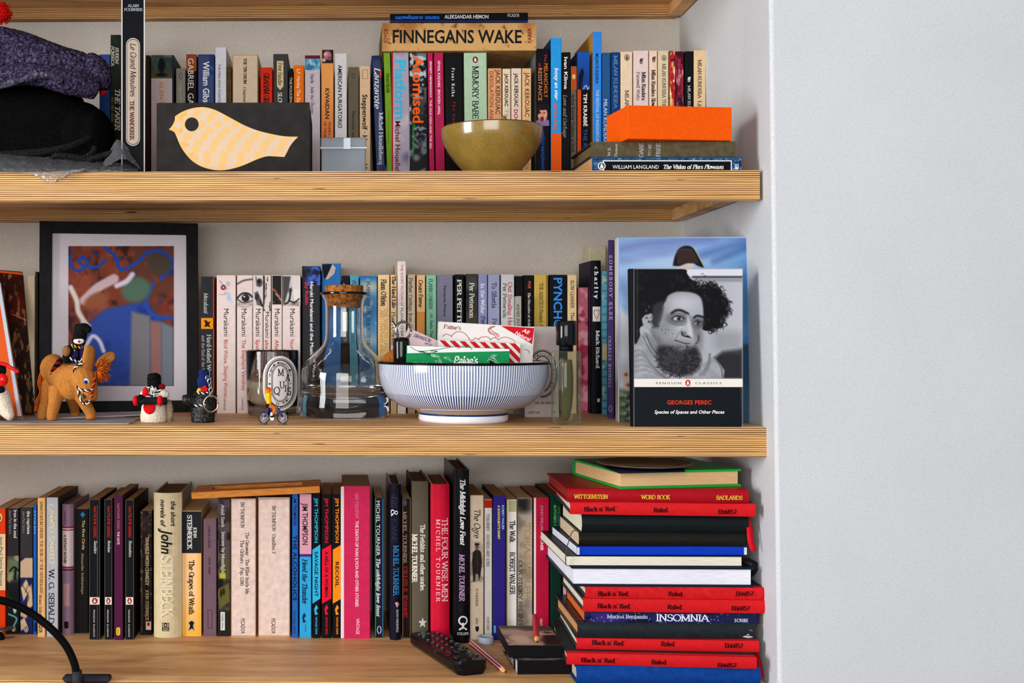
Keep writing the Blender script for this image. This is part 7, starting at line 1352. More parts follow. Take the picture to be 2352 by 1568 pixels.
ear([L(206, 852, .064), L(203, 836, .06), L(204, 818, .058), L(206, 800, .058), L(208, 793, .058)], .0095); ear([L(222, 842, .068), L(236, 830, .072), L(248, 822, .074), L(258, 816, .076), L(263, 813, .076)], .0085)
yarn = mat((196, 104, 36), .9, .25, 200); bm = bmesh.new(); rg = random.Random(2)
for k in range(150):
    a = rg.uniform(-2.1, 1.25); el = rg.uniform(-.9, .9); ln = rg.uniform(.011, .0185)
    d = Vector((math.cos(a)*math.cos(el), -math.sin(el)*.8, -math.sin(a)*math.cos(el)*.9)) if False else Vector((math.cos(a)*math.cos(el), math.sin(el), math.sin(a)*math.cos(el)))
    o = L(222, 848, .062)+d*.003; tube_bm(bm, [o, o+d*ln*.6+Vector((0, 0, .0008)), o+d*ln+Vector((0, 0, -.0008))], .0006, 5)
m_ = from_bm('mane', bm, yarn, dk, True, kind='stuff')
bm = bmesh.new()
for k in range(16):
    o = Vector((rg.uniform(-.003, .003), rg.uniform(-.004, .004), 0)); tube_bm(bm, smooth_path([L(110, 832, .128)+o*.4, L(97, 858, .126)+o, L(96, 882, .124)+o*1.6, L(100, 900, .122)+o*1.5, L(90, 922, .12)+o*1.5, L(84+rg.uniform(-2, 4), 945, .118)+o], 4), .0006, 5)
from_bm('tail', bm, yarn, dk, True, kind='stuff')
ball('eye', L(196.5, 877, .0475), (.0048, .0022, .0048), mat((226, 228, 230), .2), dk); ball('pupil', L(197, 877.5, .0455), (.0027, .0012, .0027), mat((40, 90, 170), .2), dk); ball('pupil', L(197, 877.5, .0445), (.0012, .0006, .0012), mat((14, 14, 18), .2), dk)
bw_ = [mat((232, 230, 228), .7), mat((24, 22, 24), .7)]
def cord(name, pts, r, parent, n=40, root=None, cols=bw_):
    """two-coloured twisted cord"""
    path = smooth_path(pts, 8); bm = bmesh.new(); tot = len(path)
    for s_ in (0, 1):
        pp = []
        for i, p in enumerate(path):
            t = (path[min(i+1, tot-1)]-path[max(i-1, 0)]).normalized(); u = t.orthogonal().normalized(); v_ = t.cross(u); a = i*.95+math.pi*s_; pp.append(p+(u*math.cos(a)+v_*math.sin(a))*r*.6)
        k0 = len(bm.faces); tube_bm(bm, pp, r*.7, 6); bm.faces.ensure_lookup_table()
        for f in bm.faces[k0:]: f.material_index = s_
    return from_bm(name, bm, cols, parent, True)
cord('bridle', [L(190, 834, .05), L(172, 845, .052), L(172, 872, .054), L(179, 892, .046), L(184, 914, .044), L(196, 928, .041), L(207, 920, .041)], .0013, dk); cord('bridle', [L(180, 893, .045), L(196, 897, .04), L(213, 895, .046)], .0013, dk); cord('reins', [L(180, 836, .058), L(186, 830, .062), L(192, 818, .066)], .0012, dk)
rk = [mat((140, 20, 30), .8), mat((24, 18, 20), .8)]
cord('forelock_braid', [L(218, 865, .05), L(215, 880, .047), L(213, 896, .045), L(210, 912, .043)], .0016, dk, cols=[rk[0], mat((190, 110, 50), .8)]); cord('cheek_tassel', [L(190, 905, .0445), L(194, 914, .043)], .0018, dk, cols=[mat((30, 120, 70), .8), rk[0]])
cord('saddle_strap', [L(140, 826, .09), L(131, 838, .086), L(124, 850, .088), L(120, 868, .092)], .0034, dk, cols=rk)
blk = mat((26, 24, 26), .95, .2, 400, bump=.4, spec=.1)
# rider
gr_ = L(165, 818, .088)
rd = obj('rider', [(0, 0, 0)], [], blk, dk); bpy.data.objects.remove(rd)
bm = bmesh.new(); tube_bm(bm, smooth_path([L(172, 826, .085), L(174, 810, .083), L(178, 796, .081)], 4), [.013, .0115, .0085], 14); ball_bm(bm, L(160, 808, .08), (.009, .008, .009)); tube_bm(bm, smooth_path([L(170, 800, .078), L(160, 806, .07), L(150, 806, .066)], 3), [.0055, .006, .0045], 10); tube_bm(bm, smooth_path([L(165, 818, .078), L(152, 822, .074), L(145, 822, .072)], 3), [.008, .0075, .006], 10)
remesh('rider_body', bm, blk, dk, .0011, 4, .0001)
bm = bmesh.new(); tube_bm(bm, smooth_path([L(180, 790, .08), L(182, 778, .079), L(185, 764, .078), L(188, 757, .078)], 4), [.0085, .009, .0088, .0085], 14); ball_bm(bm, L(181, 752, .077), (.0065, .006, .0055)); ball_bm(bm, L(192, 752, .075), (.0085, .007, .006)); ball_bm(bm, L(203, 756, .074), (.0045, .005, .005))
remesh('rider_hat', bm, blk, dk, .0011, 4, .0001)
ball('rider_face', L(181, 783, .0725), (.0072, .003, .0042), mat((226, 214, 206), .8), dk); ball('rider_mouth', L(181.5, 784, .0695), (.0016, .0008, .0016), mat((180, 30, 34), .7), dk)
cord('rider_scarf', [L(164, 792, .074), L(172, 795, .07), L(182, 798, .071), L(191, 796, .075)], .0016, dk, cols=[mat((226, 190, 50), .7), bw_[1]]); cord('rider_belt', [L(160, 822, .068), L(172, 828, .067), L(182, 830, .069), L(190, 822, .072)], .0013, dk); cord('rider_cuff', [L(166, 797, .071), L(171, 802, .0695), L(168, 806, .07)], .0012, dk)
pu = mat((58, 46, 96), .9, .2); ball('rider_patch', L(168, 812, .0725), (.007, .003, .008), pu, dk); ball('rider_patch', L(188, 806, .0745), (.003, .003, .009), pu, dk); ball('rider_glove', L(152, 806, .0635), (.0055, .0045, .007), mat((150, 110, 70), .9), dk)
# --- white doll with a black fur hat
cream = mat((222, 210, 194), .95, .14, 300, bump=.6, spec=.1); red_ = mat((206, 30, 34), .8, .1)
Yw = .066; g = PZ(352, 969, z3); g = Vector((P(352, 969, .063).x, .066, z3+.0003)); dl = thing('cloth_doll', 'small white cloth doll with tall black fur hat and a black stick', 'doll', g)
def L(x, y, Y): return P(x, y, Y)-g
bm = bmesh.new(); lathe_bm(bm, [(0, 0), (.0165, 0), (.0172, .006), (.0155, .02), (.0115, .03), (.006, .036), (0, .037)], 20); ball_bm(bm, L(331, 906, .06), (.0055, .006, .006)); ball_bm(bm, L(374, 906, .058), (.0088, .007, .007))
remesh('body', bm, cream, dl, .0011, 4, .00012)
ball('side_flap', L(388, 950, .076), (.006, .006, .019), mat((176, 156, 136), .95, .3, 200), dl)
bm = bmesh.new(); lathe_bm(bm, [(0, 0), (.0078, 0), (.0086, .006), (.0086, .015), (.0076, .019), (.004, .0205), (0, .0208)], 16); bmesh.ops.translate(bm, vec=L(354, 894, .064), verts=bm.verts[:]); 
fur = remesh('fur_hat', bm, blk, dl, .0011, 3, .0005)
ball('face', L(349, 894, .0565), (.0062, .0025, .0036), mat((226, 218, 214), .8), dl)
cord('crossed_cord', [L(340, 888, .056), L(350, 905, .05), L(357, 915, .047)], .0013, dl); cord('crossed_cord', [L(336, 912, .05), L(352, 906, .049), L(370, 895, .054)], .0013, dl); cord('neck_cord', [L(339, 890, .056), L(349, 888, .054), L(358, 892, .056)], .0011, dl)
ball('red_scarf', L(334, 903, .0535), (.0042, .003, .008), red_, dl); ball('red_apron', L(343, 935, .0488), (.0078, .0022, .009), red_, dl); ball('red_tassel', L(372, 888, .058), (.0045, .003, .004), mat((120, 20, 26), .8, .2), dl)
tube('stick', [L(320, 920, .04), L(352, 920, .044), L(383, 921, .044)], .0048, mat((40, 44, 48), .8, .2), dl, 14, 3)
for x in (312, 368): ball('stick_ring', L(x, 920, .042), (.004, .0058, .0068), red_, dl)
ball('stick_knob', L(323, 918, .0415), (.0058, .006, .007), blk, dl)
# --- black doll with key chain
g = Vector((P(465, 972, .064).x, .069, z3+.0003)); db = thing('keyring_doll', 'black glossy yarn doll with blue hat and a metal key chain', 'doll', g)
shiny = mat((20, 19, 22), .35, .3, 500, bump=.8, spec=.5)
bm = bmesh.new(); lathe_bm(bm, [(0, 0), (.0145, 0), (.0152, .008), (.0145, .022), (.0148, .03), (.011, .037), (.006, .042), (0, .043)], 20); tube_bm(bm, smooth_path([L(452, 925, .062), L(434, 918, .058), L(420, 918, .056)], 3), [.0065, .0068, .006], 12); ball_bm(bm, L(482, 906, .064), (.006, .007, .007)); tube_bm(bm, [L(485, 912, .06), L(500, 908, .058)], [.0016, .0008], 6)
remesh('body', bm, shiny, db, .0011, 2, .00045)
navy = mat((34, 52, 112), .95, .25, 400, bump=.5, spec=.1)
bm = bmesh.new(); lathe_bm(bm, [(0, 0), (.007, 0), (.0085, .006), (.0082, .012), (.006, .0155), (.0062, .016), (.0072, .019), (.0068, .0225), (0, .0235)], 18); bmesh.ops.translate(bm, vec=L(468, 891, .066), verts=bm.verts[:]); remesh('blue_hat', bm, navy, db, .0011, 1, .0003)
ball('bead', L(458, 896, .058), (.003, .0028, .003), mat((226, 190, 40), .5), db)
for x, y in ((465, 893), (471, 889), (468, 897), (474, 894)): ball('bead', L(x, y, .056), (.0026, .0024, .0026), mat((200, 40, 50), .5), db)
cord('collar_cord', [L(452, 900, .054), L(464, 903, .052), L(478, 902, .054)], .0013, db); cord('belt_cord', [L(446, 931, .056), L(460, 931, .0535), L(472, 929, .056)], .0013, db); cord('arm_cord', [L(433, 910, .0555), L(437, 920, .053), L(433, 929, .0555)], .0008, db, cols=[mat((150, 110, 80), .6)]*2)
root_ = g
for k, (x, y) in enumerate(((475, 868), (481, 876), (483, 886), (484, 896), (485, 906))): ring_obj('chain_link', x, y, .048-.0004*k, 3.6 if k % 2 else 2.2, 6.2, .0007, steel, db, g, .2 if k % 2 else 1.2, 20)
ring_obj('key_hoop', 484.5, 927, .046, 16, 18.5, .00095, mat((206, 190, 170), .2, .02, metal=1.0), db, g, .25, 48)
# --- figure at the picture's edge
g = Vector((P(2, 960, .06).x, .07, z3+.0016)); fg = thing('cloth_figure', 'red-ribboned white felt figure cut by the edge of the picture', 'doll', g)
bm = bmesh.new(); tube_bm(bm, smooth_path([L(-12, 900, .07), L(0, 915, .066), L(12, 938, .06), L(24, 957, .056), L(28, 961, .055)], 4), [.016, .0145, .0105, .006, .0035], 14); ball_bm(bm, L(-25, 945, .07), (.016, .014, .017)); remesh('body', bm, cream, fg, .0012, 4, .0001)
ball('dark_head', L(-6, 850, .062), (.0115, .011, .0115), mat((22, 40, 48), .6, .3), fg); ball('dark_collar', L(-4, 896, .06), (.009, .008, .007), mat((26, 34, 50), .7, .3), fg)
rr = mat((222, 30, 24), .25, .1, coat=.5)
strip('ribbon', [L(-8, 832, .052), L(10, 836, .05), L(28, 846, .05), L(44, 856, .052)], .0005, rr, fg); tube('ribbon_braid', [L(-10, 832, .052), L(12, 837, .05), L(28, 846, .05), L(43, 854, .052)], .0024, rr, fg, 8, 5)
ball('ribbon_bow', L(4, 872, .052), (.0085, .005, .0085), rr, fg, 8, 6)
# --- cyclist figure
Yq = .0305; g = P(628, 976, Yq); g.z = z3+.0003; cyc = thing('cyclist_figurine', 'tiny racing cyclist with yellow jersey and both arms raised', 'figurine', g)
def L(x, y, Y=Yq): return P(x, y, Y)-g
tyre = mat((26, 25, 28), .5); blue_m = mat((30, 50, 150), .3, .04, coat=.4); silver = mat((176, 178, 184), .25, .03, metal=.9); skin = mat((206, 120, 50), .5)
for x in (606, 649.5):
    ring_obj('tyre', x, 959, Yq, 11.2, 12.3, .0007, tyre, cyc, g, 0, 32); ring_obj('wheel_rim', x, 959, Yq, 10, 11, .0003, silver, cyc, g, 0, 32)
    bm = bmesh.new()
    for i in range(8): a = math.pi*i/8; c0 = L(x, 959); s = scale_at(Yq); e = Vector((10/s*math.cos(a), 0, 11/s*math.sin(a))); tube_bm(bm, [c0-e, c0+e], .00012, 4)
    from_bm('spokes', bm, silver, cyc)
    bm = bmesh.new(); lathe_bm(bm, [(0, 0), (.0056, 0), (.0056, .0009), (.003, .0018), (0, .002)], 20); bmesh.ops.translate(bm, vec=(L(x-1, 975).x, .0, 0), verts=bm.verts[:]); from_bm('foot_disc', bm, mat((110, 122, 124), .35, .05, metal=.4), cyc, True)
for nm, pts, r_, m in (('frame_tube', [(606, 959), (620, 936)], .0009, blue_m), ('frame_tube', [(621, 937), (640, 936)], .0009, blue_m), ('frame_tube', [(625, 960), (640, 937)], .0009, silver), ('frame_tube', [(621, 938), (625, 960)], .0009, blue_m), ('frame_tube', [(606, 959), (625, 961)], .0008, silver), ('fork', [(639, 936), (650, 958)], .0011, blue_m), ('handlebar', [(634, 938), (641, 935), (646, 937)], .0011, silver), ('saddle', [(613, 934), (622, 933)], .0014, tyre)):
    tube(nm, [L(*p) for p in pts], r_, m, cyc, 8, 0)
bm = bmesh.new(); lathe_bm(bm, [(0, -.0008), (.0024, -.0008), (.0024, .0008), (0, .0008)], 16, M=Matrix.Translation(L(625, 961)) @ Matrix.Rotation(math.pi/2, 4, 'X')); from_bm('crank', bm, silver, cyc)
# rider's body as one skin, kit as parts
bm = bmesh.new(); tube_bm(bm, smooth_path([L(618, 932), L(617, 920), L(617, 905), L(616, 896)], 3), [.003, .0028, .0032, .0015], 12)
for s_, e_, hd_ in (((612, 904), (611, 893), (610.5, 888)), ((621, 904), (623, 893), (624, 890))): tube_bm(bm, smooth_path([L(*s_), L(*e_), L(*hd_)], 3), [.0021, .0016, .0012], 8)
for y_, kn, ft in ((-.002, (632, 938), (625, 952)), (.002, (630, 942), (622, 958))): tube_bm(bm, smooth_path([L(619, 930)+Vector((0, y_, 0)), L(*kn)+Vector((0, y_, 0)), L(*ft)+Vector((0, y_, 0))], 4), [.0034, .0024, .0016], 8)
ball_bm(bm, L(617, 896, Yq), (.0027, .0028, .0034)); remesh('rider_body', bm, skin, cyc, .00055, 2)
bm = bmesh.new(); tube_bm(bm, smooth_path([L(618, 927), L(617.5, 918), L(616.5, 906), L(616, 902)], 3), [.0033, .0033, .0038, .003], 14)
for a_, b_ in (((613, 905), (611.5, 898)), ((620.5, 905), (622.5, 898))): tube_bm(bm, [L(*a_), L(*b_)], [.0021, .0018], 10)
from_bm('yellow_jersey', bm, mat((238, 190, 26), .35, .04, coat=.3), cyc, True)
ball('black_shorts', L(617.5, 931), (.0042, .0038, .0036), tyre, cyc); ball('hair', L(617, 894.5, Yq+.0006), (.003, .003, .0028), mat((46, 28, 20), .7), cyc)
for x_, y_ in ((624, 951), (622, 957)): ball('sock', L(x_, y_, Yq-.0022 if y_ < 953 else Yq+.002), (.0019, .0019, .0026), mat((228, 226, 224), .6), cyc)
ball('shoe', L(624.5, 956, Yq-.002), (.0026, .0016, .0014), tyre, cyc)
# ================================================================== upper shelf: things in front of the books
z2 = SHELF[2]
# --- bird box
Yb = .03; a, b = P(359.5, 395, Yb), P(711.5, 395, Yb); Hb2 = (P(360, 237, Yb).z+P(711, 233.5, Yb).z)/2-z2
M = Matrix.Translation((a.x, Yb, z2+.0003)); bx = thing('bird_box', 'charcoal box printed with a big cream patterned bird', 'box', None, None, M); pl = Plane(bx, M); Wb = b.x-a.x
ch = mat((58, 54, 54), .75, .16, 40)
box('box_body', (0, .0012, 0), (Wb, .15, Hb2-.002), ch, bx, bev=.0012); box('front_panel', (0, 0, 0), (Wb, .0011, Hb2-.001), ch, bx); box('lid', (.0004, .002, Hb2-.0019), (Wb-.0004, .1495, Hb2), ch, bx, bev=.0006)
bird = [(388, 297.5), (395, 289), (401, 277), (402, 267), (418, 257), (440, 249), (462, 246), (480, 248), (500, 255), (530, 271), (560, 287), (590, 299), (625, 308), (655, 313), (685, 314), (676, 323), (666, 336), (659, 350), (653, 360.5), (630, 359), (612, 359), (590, 366), (560, 379), (535, 387), (510, 391), (485, 389), (460, 381), (440, 368), (424, 350), (413, 332), (406, 315), (400, 303)]
def sharp(pts, corners):
    out = []; idx = [i for i, p in enumerate(pts) if p in corners]+[len(pts)]
    for s, e in zip(idx, idx[1:]):
        seg = [pts[k % len(pts)] for k in range(s, e+1)]; out += [(p.x, p.y) for p in smooth_path([(x, y, 0) for x, y in seg], 4)][:-1]
    return out
bp = sharp(bird, [(388, 297.5), (402, 267), (685, 314), (653, 360.5)])
bp = bp if len(bp) > 10 else bird
def birdprint(c):
    c.put(np.ones(c.X.shape), (222, 186, 130)).mottle(10, (210, 168, 98), .4, .7, op=.5)
    pale = (210, 190, 174); rows = [(258, 440, 500), (272, 415, 530), (287, 410, 560), (301, 412, 600), (315, 416, 655), (329, 426, 660), (343, 436, 655), (357, 446, 640), (370, 462, 590), (381, 480, 545)]
    for j, (y, xa, xb) in enumerate(rows):
        x = xa+(j % 2)*16
        while x < xb:
            c.ell(x, y, 7, 7, pale); c.ell(x, y, 8.6, 8.6, (224, 192, 136), ring=.7)
            c.ell(x+20, y+3, 11, 12, pale, 20).ell(x+14, y-1, 9.5, 9.5, (222, 186, 130)); x += 39
    c.ell(440.5, 285.5, 17, 17, (246, 214, 150)).ell(440.5, 285.5, 16, 16, (52, 48, 50))
    c.line(bp+[bp[0]], 3.2, (232, 196, 124), smooth=False)
cv = paint(386, 688, 243, 394, 1.25, (222, 186, 130), birdprint); dd = cv.dist(bp, True); pl.poly(bp, (230, 192, 124), 'bird_outline', -.00025)
cv.mesh('bird_print', lambda X, Y: pl.at(X, Y, -.0004), bx, lambda X, Y: dd < -.7, rough=.6)
# --- clear plastic box
Yx = .06; a, b = P(738, 395, Yx), P(840, 395, Yx); Hp2 = P(790, 316, Yx).z-z2; Wx = b.x-a.x
px_ = thing('plastic_box', 'small frosted clear plastic box with hinged lid', 'box', (a.x, Yx, z2+.0003))
def frosted():
    m, N, L, bb = new_mat('frosted_plastic'); bb.inputs['Base Color'].default_value = (.58, .64, .70, 1); bb.inputs['Roughness'].default_value = .32; bb.inputs['Transmission Weight'].default_value = .72; bb.inputs['IOR'].default_value = 1.15; return m
fp = frosted(); zl = Hp2*.74
def hollow(nm, x0, x1, y0, y1, z0, z1, t, m, par, open_top):
    bm = bmesh.new(); vs = box_bm(bm, ((x0+x1)/2, (y0+y1)/2, (z0+z1)/2), (x1-x0, y1-y0, z1-z0), bev=.0016, seg=3)
    o = from_bm(nm, bm, m, par, True); s = o.modifiers.new('s', 'SOLIDIFY'); s.thickness = t; s.offset = -1; return o
hollow('tray', 0, Wx, 0, .03, 0, zl, .0012, fp, px_, True); hollow('lid', -.0008, Wx+.0008, -.0008, .0308, zl+.0003, Hp2, .0012, fp, px_, True)
box('clasp', (Wx*.5, -.0022, zl-.002), (Wx*.66, -.0009, Hp2-.001), mat((206, 216, 224), .3, .02), px_, bev=.0004)
box('lid_seam', (-.0012, -.0014, zl-.0012), (Wx+.0012, -.0009, zl+.0008), mat((196, 206, 214), .35, .02), px_)
box('contents', (.003, .004, .0015), (Wx-.003, .026, zl-.004), mat((112, 118, 124), .8, .12, 200), px_, bev=.002)
# --- glazed bowl
Yc2 = .105; c = P(1129.5, 395, Yc2); Rb = 115.5/scale_at(Yc2); Hg = P(1129, 297, Yc2).z-z2
gb = thing('glazed_bowl', 'olive-gold glazed bowl holding a wooden peg', 'bowl', (c.x, Yc2, z2+.0003))
def olive():
    m, N, L, b = new_mat('olive_glaze'); tc = N.new('ShaderNodeTexCoord'); n = N.new('ShaderNodeTexNoise'); n.inputs['Scale'].default_value = 900; n.inputs['Detail'].default_value = 3; L.new(tc.outputs['Object'], n.inputs[0])
    n2 = N.new('ShaderNodeTexNoise'); n2.inputs['Scale'].default_value = 26; n2.inputs['Detail'].default_value = 3; L.new(tc.outputs['Object'], n2.inputs[0])
    r_ = N.new('ShaderNodeValToRGB'); q = r_.color_ramp.elements; q[0].position = .3; q[0].color = (*lin((120, 97, 42)), 1); q[1].position = .7; q[1].color = (*lin((154, 126, 60)), 1); L.new(n.outputs[0], r_.inputs[0])
    r2 = N.new('ShaderNodeValToRGB'); q = r2.color_ramp.elements; q[0].position = .35; q[0].color = (.75, .78, .7, 1); q[1].position = .65; q[1].color = (1.1, 1.05, 1, 1); L.new(n2.outputs[0], r2.inputs[0])
    mx = N.new('ShaderNodeMixRGB'); mx.blend_type = 'MULTIPLY'; mx.inputs[0].default_value = 1; L.new(r_.outputs[0], mx.inputs[1]); L.new(r2.outputs[0], mx.inputs[2]); L.new(mx.outputs[0], b.inputs['Base Color'])
    b.inputs['Roughness'].default_value = .22; b.inputs['Coat Weight'].default_value = .6; b.inputs['Coat Roughness'].default_value = .08; return m
og = olive()
pr = smooth_path([(.020, 0, 0), (.026, 0, .004), (.036, 0, .0125), (.047, 0, .0245), (.0575, 0, .039), (.0635, 0, .051), (.0657, 0, .060), (Rb, 0, Hg)], 5)
lathe('outer_wall', [(0, 0)]+[(p.x, p.z) for p in pr], og, gb, 72); lathe('rim', [(Rb, Hg), (Rb-.0006, Hg+.0014), (Rb-.0026, Hg+.001)], mat((120, 96, 44), .25, .1, coat=.4), gb, 72)
lathe('inner_wall', [(Rb-.0026, Hg+.001), (.061, .053), (.0535, .038), (.042, .023), (.028, .012), (0, .008)], og, gb, 72)
cpg = P(1157.5, 276, Yc2+.01); pg = thing('wooden_peg', 'rounded wooden peg end showing over the olive-gold bowl', 'peg', (cpg.x, Yc2+.01, z2+.012))
Hpg = P(1157, 265, Yc2+.01).z-(z2+.012); lathe('shaft', [(0, 0), (.0036, 0), (.0036, Hpg-.006), (.0034, Hpg-.003), (.0022, Hpg-.0006), (0, Hpg)], mat((156, 112, 76), .6, .12), pg, 18)
lathe('collar', [(.0036, Hpg-.03), (.0042, Hpg-.0295), (.0042, Hpg-.024), (.0036, Hpg-.0235)], mat((140, 96, 62), .6, .12), pg, 18)
# --- orange box
N_ = PZ(1442, 320, OLI_TOP+.0004); yaw = 7.0; Wo = .1315; Do = .074; Ho = .0405
N_.y = -.0135; N_ = Vector((P(1442, 320, -.0135).x, -.0135, OLI_TOP+.0004))
M = Matrix.Translation(N_) @ Matrix.Rotation(math.radians(yaw), 4, 'Z')
ob = thing('orange_box', 'plain bright orange cardboard box on top of the olive book', 'box', None, None, M); om = mat((238, 104, 14), .6, .05, 200)
box('box_base', (.0003, .0003, 0), (Wo-.0003, Do-.0003, Ho*.55), om, ob); box('lid', (0, 0, .0008), (Wo, Do, Ho), om, ob, bev=.0007)
# --- woolly hat, black cap and clear bag
def knit(col1, col2, sc=150):
    m, N, L, b = new_mat('knit_wool'); tc = N.new('ShaderNodeTexCoord'); v_ = N.new('ShaderNodeTexVoronoi'); v_.inputs['Scale'].default_value = sc; mp = N.new('ShaderNodeMapping'); mp.inputs['Scale'].default_value = (1.4, 1.4, .75); L.new(tc.outputs['Object'], mp.inputs[0]); L.new(mp.outputs[0], v_.inputs[0])
    n = N.new('ShaderNodeTexNoise'); n.inputs['Scale'].default_value = 340; n.inputs['Detail'].default_value = 3; L.new(tc.outputs['Object'], n.inputs[0])
    r_ = N.new('ShaderNodeValToRGB'); q = r_.color_ramp.elements; q[0].position = .35; q[0].color = (*lin(col1), 1); q[1].position = .72; q[1].color = (*lin(col2), 1); L.new(n.outputs[0], r_.inputs[0])
    mx = N.new('ShaderNodeMixRGB'); mx.blend_type = 'MULTIPLY'; mx.inputs[0].default_value = .8; L.new(r_.outputs[0], mx.inputs[1])
    r2 = N.new('ShaderNodeValToRGB'); q = r2.color_ramp.elements; q[0].position = .1; q[0].color = (1.2, 1.2, 1.2, 1); q[1].position = .6; q[1].color = (.25, .25, .25, 1); L.new(v_.outputs['Distance'], r2.inputs[0]); L.new(r2.outputs[0], mx.inputs[2])
    L.new(mx.outputs[0], b.inputs['Base Color']); b.inputs['Roughness'].default_value = .95; b.inputs['Specular IOR Level'].default_value = .05
    bp_ = N.new('ShaderNodeBump'); bp_.inputs['Strength'].default_value = .9; bp_.inputs['Distance'].default_value = .002; bp_.invert = True; L.new(v_.outputs['Distance'], bp_.inputs['Height']); L.new(bp_.outputs[0], b.inputs['Normal']); return m
wool = knit((30, 26, 44), (104, 94, 128)); bl_felt = mat((10, 10, 10), .95, .35, 700, bump=.5, spec=.02)
Yh = .115; g = Vector((P(90, 395, Yh).x, Yh, z2+.0024))
def L(x, y, Y): return P(x, y, Y)-g
ht = thing('woolly_hat', 'dark violet knitted hat with a red pompom, slumped over the black cap', 'hat', g)
bm = bmesh.new()
tube_bm(bm, smooth_path([L(-70, 118, .12), L(-20, 112, .115), L(40, 122, .11), L(90, 136, .105), L(140, 150, .105), L(185, 160, .11), L(205, 165, .115)], 5), [.034, .034, .033, .03, .0275, .026, .02], 20, flat=.85)
tube_bm(bm, smooth_path([L(196, 148, .112), L(216, 162, .11), L(228, 186, .108), L(230, 206, .108)], 4), [.019, .0205, .018, .013], 16)
tube_bm(bm, smooth_path([L(-60, 176, .075), L(0, 178, .066), L(50, 170, .064), L(100, 174, .068), L(150, 188, .074), L(190, 196, .084), L(220, 206, .095)], 5), [.015, .0145, .0145, .015, .016, .016, .014], 14)
ball_bm(bm, L(-60, 128, .118), (.036, .03, .034))
remesh('knitted_crown', bm, wool, ht, .0024, 6, .00025)
bm = bmesh.new(); tube_bm(bm, smooth_path([L(-50, 204, .052), L(0, 198, .043), L(40, 186, .04), L(85, 173, .042), L(120, 174, .047), L(140, 186, .056)], 5), [.0042]*6, 8); from_bm('turned_hem', bm, knit((60, 54, 74), (130, 122, 146), 220), ht, True)
redy = mat((206, 24, 24), .85, .35, 300); bm = bmesh.new(); rg = random.Random(5); pc_ = L(2, 30, .105)
for k in range(420):
    d = Vector((rg.gauss(0, 1), rg.gauss(0, 1), rg.gauss(0, 1))).normalized(); tube_bm(bm, [pc_+d*.004, pc_+d*rg.uniform(.0125, .0165)], [.0008, .0005], 4)
ball_bm(bm, pc_, .0115); from_bm('pompom', bm, redy, ht, True, kind='stuff')
ball('red_tuft', L(236, 213, .108), (.005, .004, .0035), redy, ht)
cpz = thing('felt_cap', 'black felt cap under the violet knitted hat, by the green slim book', 'hat', Vector((P(60, 395, .1).x, .1, z2+.0024))); g = Vector((P(60, 395, .1).x, .1, z2+.0024))
bm = bmesh.new(); tube_bm(bm, smooth_path([L(-110, 298, .14), L(-20, 292, .135), L(60, 290, .132), L(130, 294, .132), L(175, 302, .132)], 4), [.045, .0535, .0545, .0525, .046], 20); tube_bm(bm, smooth_path([L(-110, 345, .125), L(-20, 350, .122), L(60, 352, .12), L(130, 350, .12), L(185, 348, .122)], 4), [.04, .043, .0425, .0425, .038], 20); ball_bm(bm, L(186, 320, .13), (.042, .05, .05), 24, 16); ball_bm(bm, L(222, 328, .12), (.024, .045, .045)); ball_bm(bm, L(205, 370, .115), (.034, .045, .03))
remesh('crown', bm, bl_felt, cpz, .0026, 5, .0003)
bm = bmesh.new(); tube_bm(bm, smooth_path([L(-40, 360, .05), L(20, 356, .046), L(90, 350, .045), L(150, 340, .05), L(185, 327, .058), L(207, 315, .066)], 5), [.006, .006, .0055, .005, .0045, .004], 10); from_bm('brim', bm, mat((34, 32, 33), .95, .6, 600, bump=.5, spec=.06), cpz, True)
sc_ = thing('black_strap', 'black fuzzy strap curling out of the clear bag beside the tall book', 'strap', Vector((P(200, 395, .04).x, .04, z2+.0024))); g = Vector((P(200, 395, .04).x, .04, z2+.0024))
bm = bmesh.new(); tube_bm(bm, smooth_path([L(120, 372, .035), L(126, 358, .032), L(160, 358, .03), L(190, 362, .03), L(212, 350, .034), L(218, 338, .038)], 6), .0035, 8); tube_bm(bm, smooth_path([L(130, 380, .034), L(180, 374, .03), L(220, 362, .028), L(262, 350, .027), L(292, 350, .028), L(304, 362, .03)], 6), [.004, .0042, .0042, .0036, .003, .0025], 8)
from_bm('strap', bm, mat((34, 32, 32), .95, .7, 500, bump=.6, spec=.08), sc_, True)
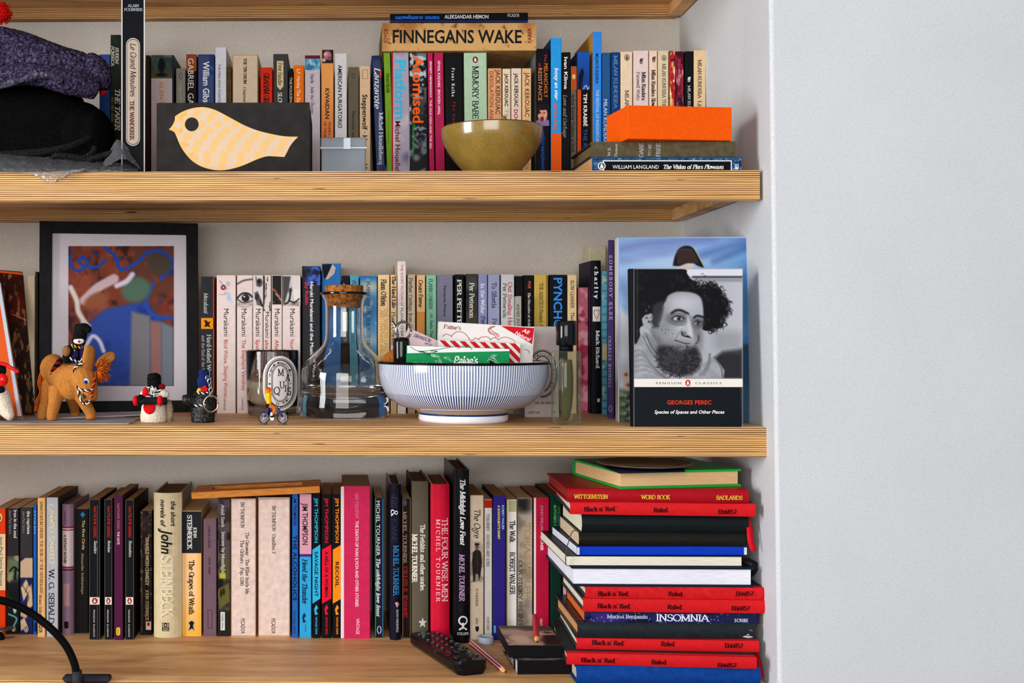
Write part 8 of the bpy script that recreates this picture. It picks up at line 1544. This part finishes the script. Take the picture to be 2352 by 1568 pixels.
# bag: a crumpled clear sheet lying under everything, its edge hanging over the shelf front
def film():
    m, N, L_, b = new_mat('clear_film'); b.inputs['Base Color'].default_value = (.34, .34, .36, 1); b.inputs['Roughness'].default_value = .16; b.inputs['Specular IOR Level'].default_value = 1.0; b.inputs['Coat Weight'].default_value = .8
    t = N.new('ShaderNodeBsdfTransparent'); t.inputs[0].default_value = (.97, .97, .98, 1); mx = N.new('ShaderNodeMixShader'); lw = N.new('ShaderNodeLayerWeight'); lw.inputs[0].default_value = .45
    tc = N.new('ShaderNodeTexCoord'); n = N.new('ShaderNodeTexNoise'); n.inputs['Scale'].default_value = 60; n.inputs['Detail'].default_value = 4; n.inputs['Distortion'].default_value = 1.5; L_.new(tc.outputs['Object'], n.inputs[0]); bp_ = N.new('ShaderNodeBump'); bp_.inputs['Strength'].default_value = .8; bp_.inputs['Distance'].default_value = .004; L_.new(n.outputs[0], bp_.inputs['Height']); L_.new(bp_.outputs[0], b.inputs['Normal']); L_.new(bp_.outputs[0], lw.inputs['Normal'])
    mt = N.new('ShaderNodeMath'); mt.operation = 'MULTIPLY_ADD'; mt.inputs[1].default_value = .75; mt.inputs[2].default_value = .13; L_.new(lw.outputs['Fresnel'], mt.inputs[0]); L_.new(mt.outputs[0], mx.inputs[0]); L_.new(t.outputs[0], mx.inputs[1]); L_.new(b.outputs[0], mx.inputs[2]); L_.new(mx.outputs[0], N['Material Output'].inputs[0]); return m
bgt = thing('plastic_bag', 'crumpled clear plastic bag under the hats, hanging over the shelf edge', 'bag', Vector((P(120, 395, .02).x, .02, z2+.0006))); g = Vector((P(120, 395, .02).x, .02, z2+.0006))
fm_ = film()
def sheet_mesh(nm, rows):
    """rows of points from back to front, joined into one rippled film"""
    R = [smooth_path(r_, 7) for r_ in rows]; n = min(len(r_) for r_ in R); bm = bmesh.new(); rg = random.Random(11)
    Rr = []
    for k in range(len(R)-1):
        for j in range(4):
            t = j/4; Rr.append([R[k][i].lerp(R[k+1][i], t) for i in range(n)])
    Rr.append(R[-1][:n]); G = [[bm.verts.new(p+Vector((0, rg.gauss(0, .0007), abs(rg.gauss(0, .0007))))) for p in r_] for r_ in Rr]
    for a_, b_ in zip(G, G[1:]):
        for i in range(n-1): bm.faces.new((a_[i], a_[i+1], b_[i+1], b_[i]))
    return from_bm(nm, bm, fm_, bgt, True)
sheet_mesh('bag_film', [[L(-60, 352, .05), L(0, 352, .046), L(60, 358, .045), L(130, 362, .044), L(200, 366, .044), L(280, 376, .045), L(318, 388, .046)],
    [L(-60, 366, .012), L(0, 370, .008), L(60, 372, .006), L(130, 378, .006), L(200, 382, .008), L(280, 388, .012), L(318, 391, .018)],
    [L(-60, 390, -.004), L(0, 388, -.006), L(60, 388, -.008), L(120, 389, -.008), L(180, 390, -.004), L(280, 391.5, .004), L(316, 393, .010)],
    [L(-60, 398, -.006), L(0, 398, -.007), L(60, 398, -.009), L(110, 402, -.009), L(160, 398, -.005), L(190, 396, -.002), L(200, 395.2, -.001)]])
sheet_mesh('hanging_corner', [[L(60, 396, -.0095), L(90, 398, -.0105), L(130, 398, -.0095), L(165, 392, -.0065), L(196, 388, -.0045)], [L(82, 404, -.010), L(100, 408, -.012), L(124, 409, -.0115), L(150, 403, -.008), L(188, 393, -.005)], [L(100, 414, -.0095), L(108, 421, -.0105), L(118, 424, -.0105), L(128, 420, -.0095), L(136, 411, -.0075)]])
sheet_mesh('raised_fold', [[L(238, 372, .03), L(250, 352, .031), L(268, 322, .034), L(290, 336, .033), L(318, 384, .032)], [L(236, 384, .022), L(252, 362, .022), L(272, 330, .025), L(296, 350, .025), L(322, 389, .024)], [L(232, 391, .014), L(256, 378, .014), L(280, 366, .014), L(302, 374, .015), L(324, 391.5, .016)]])
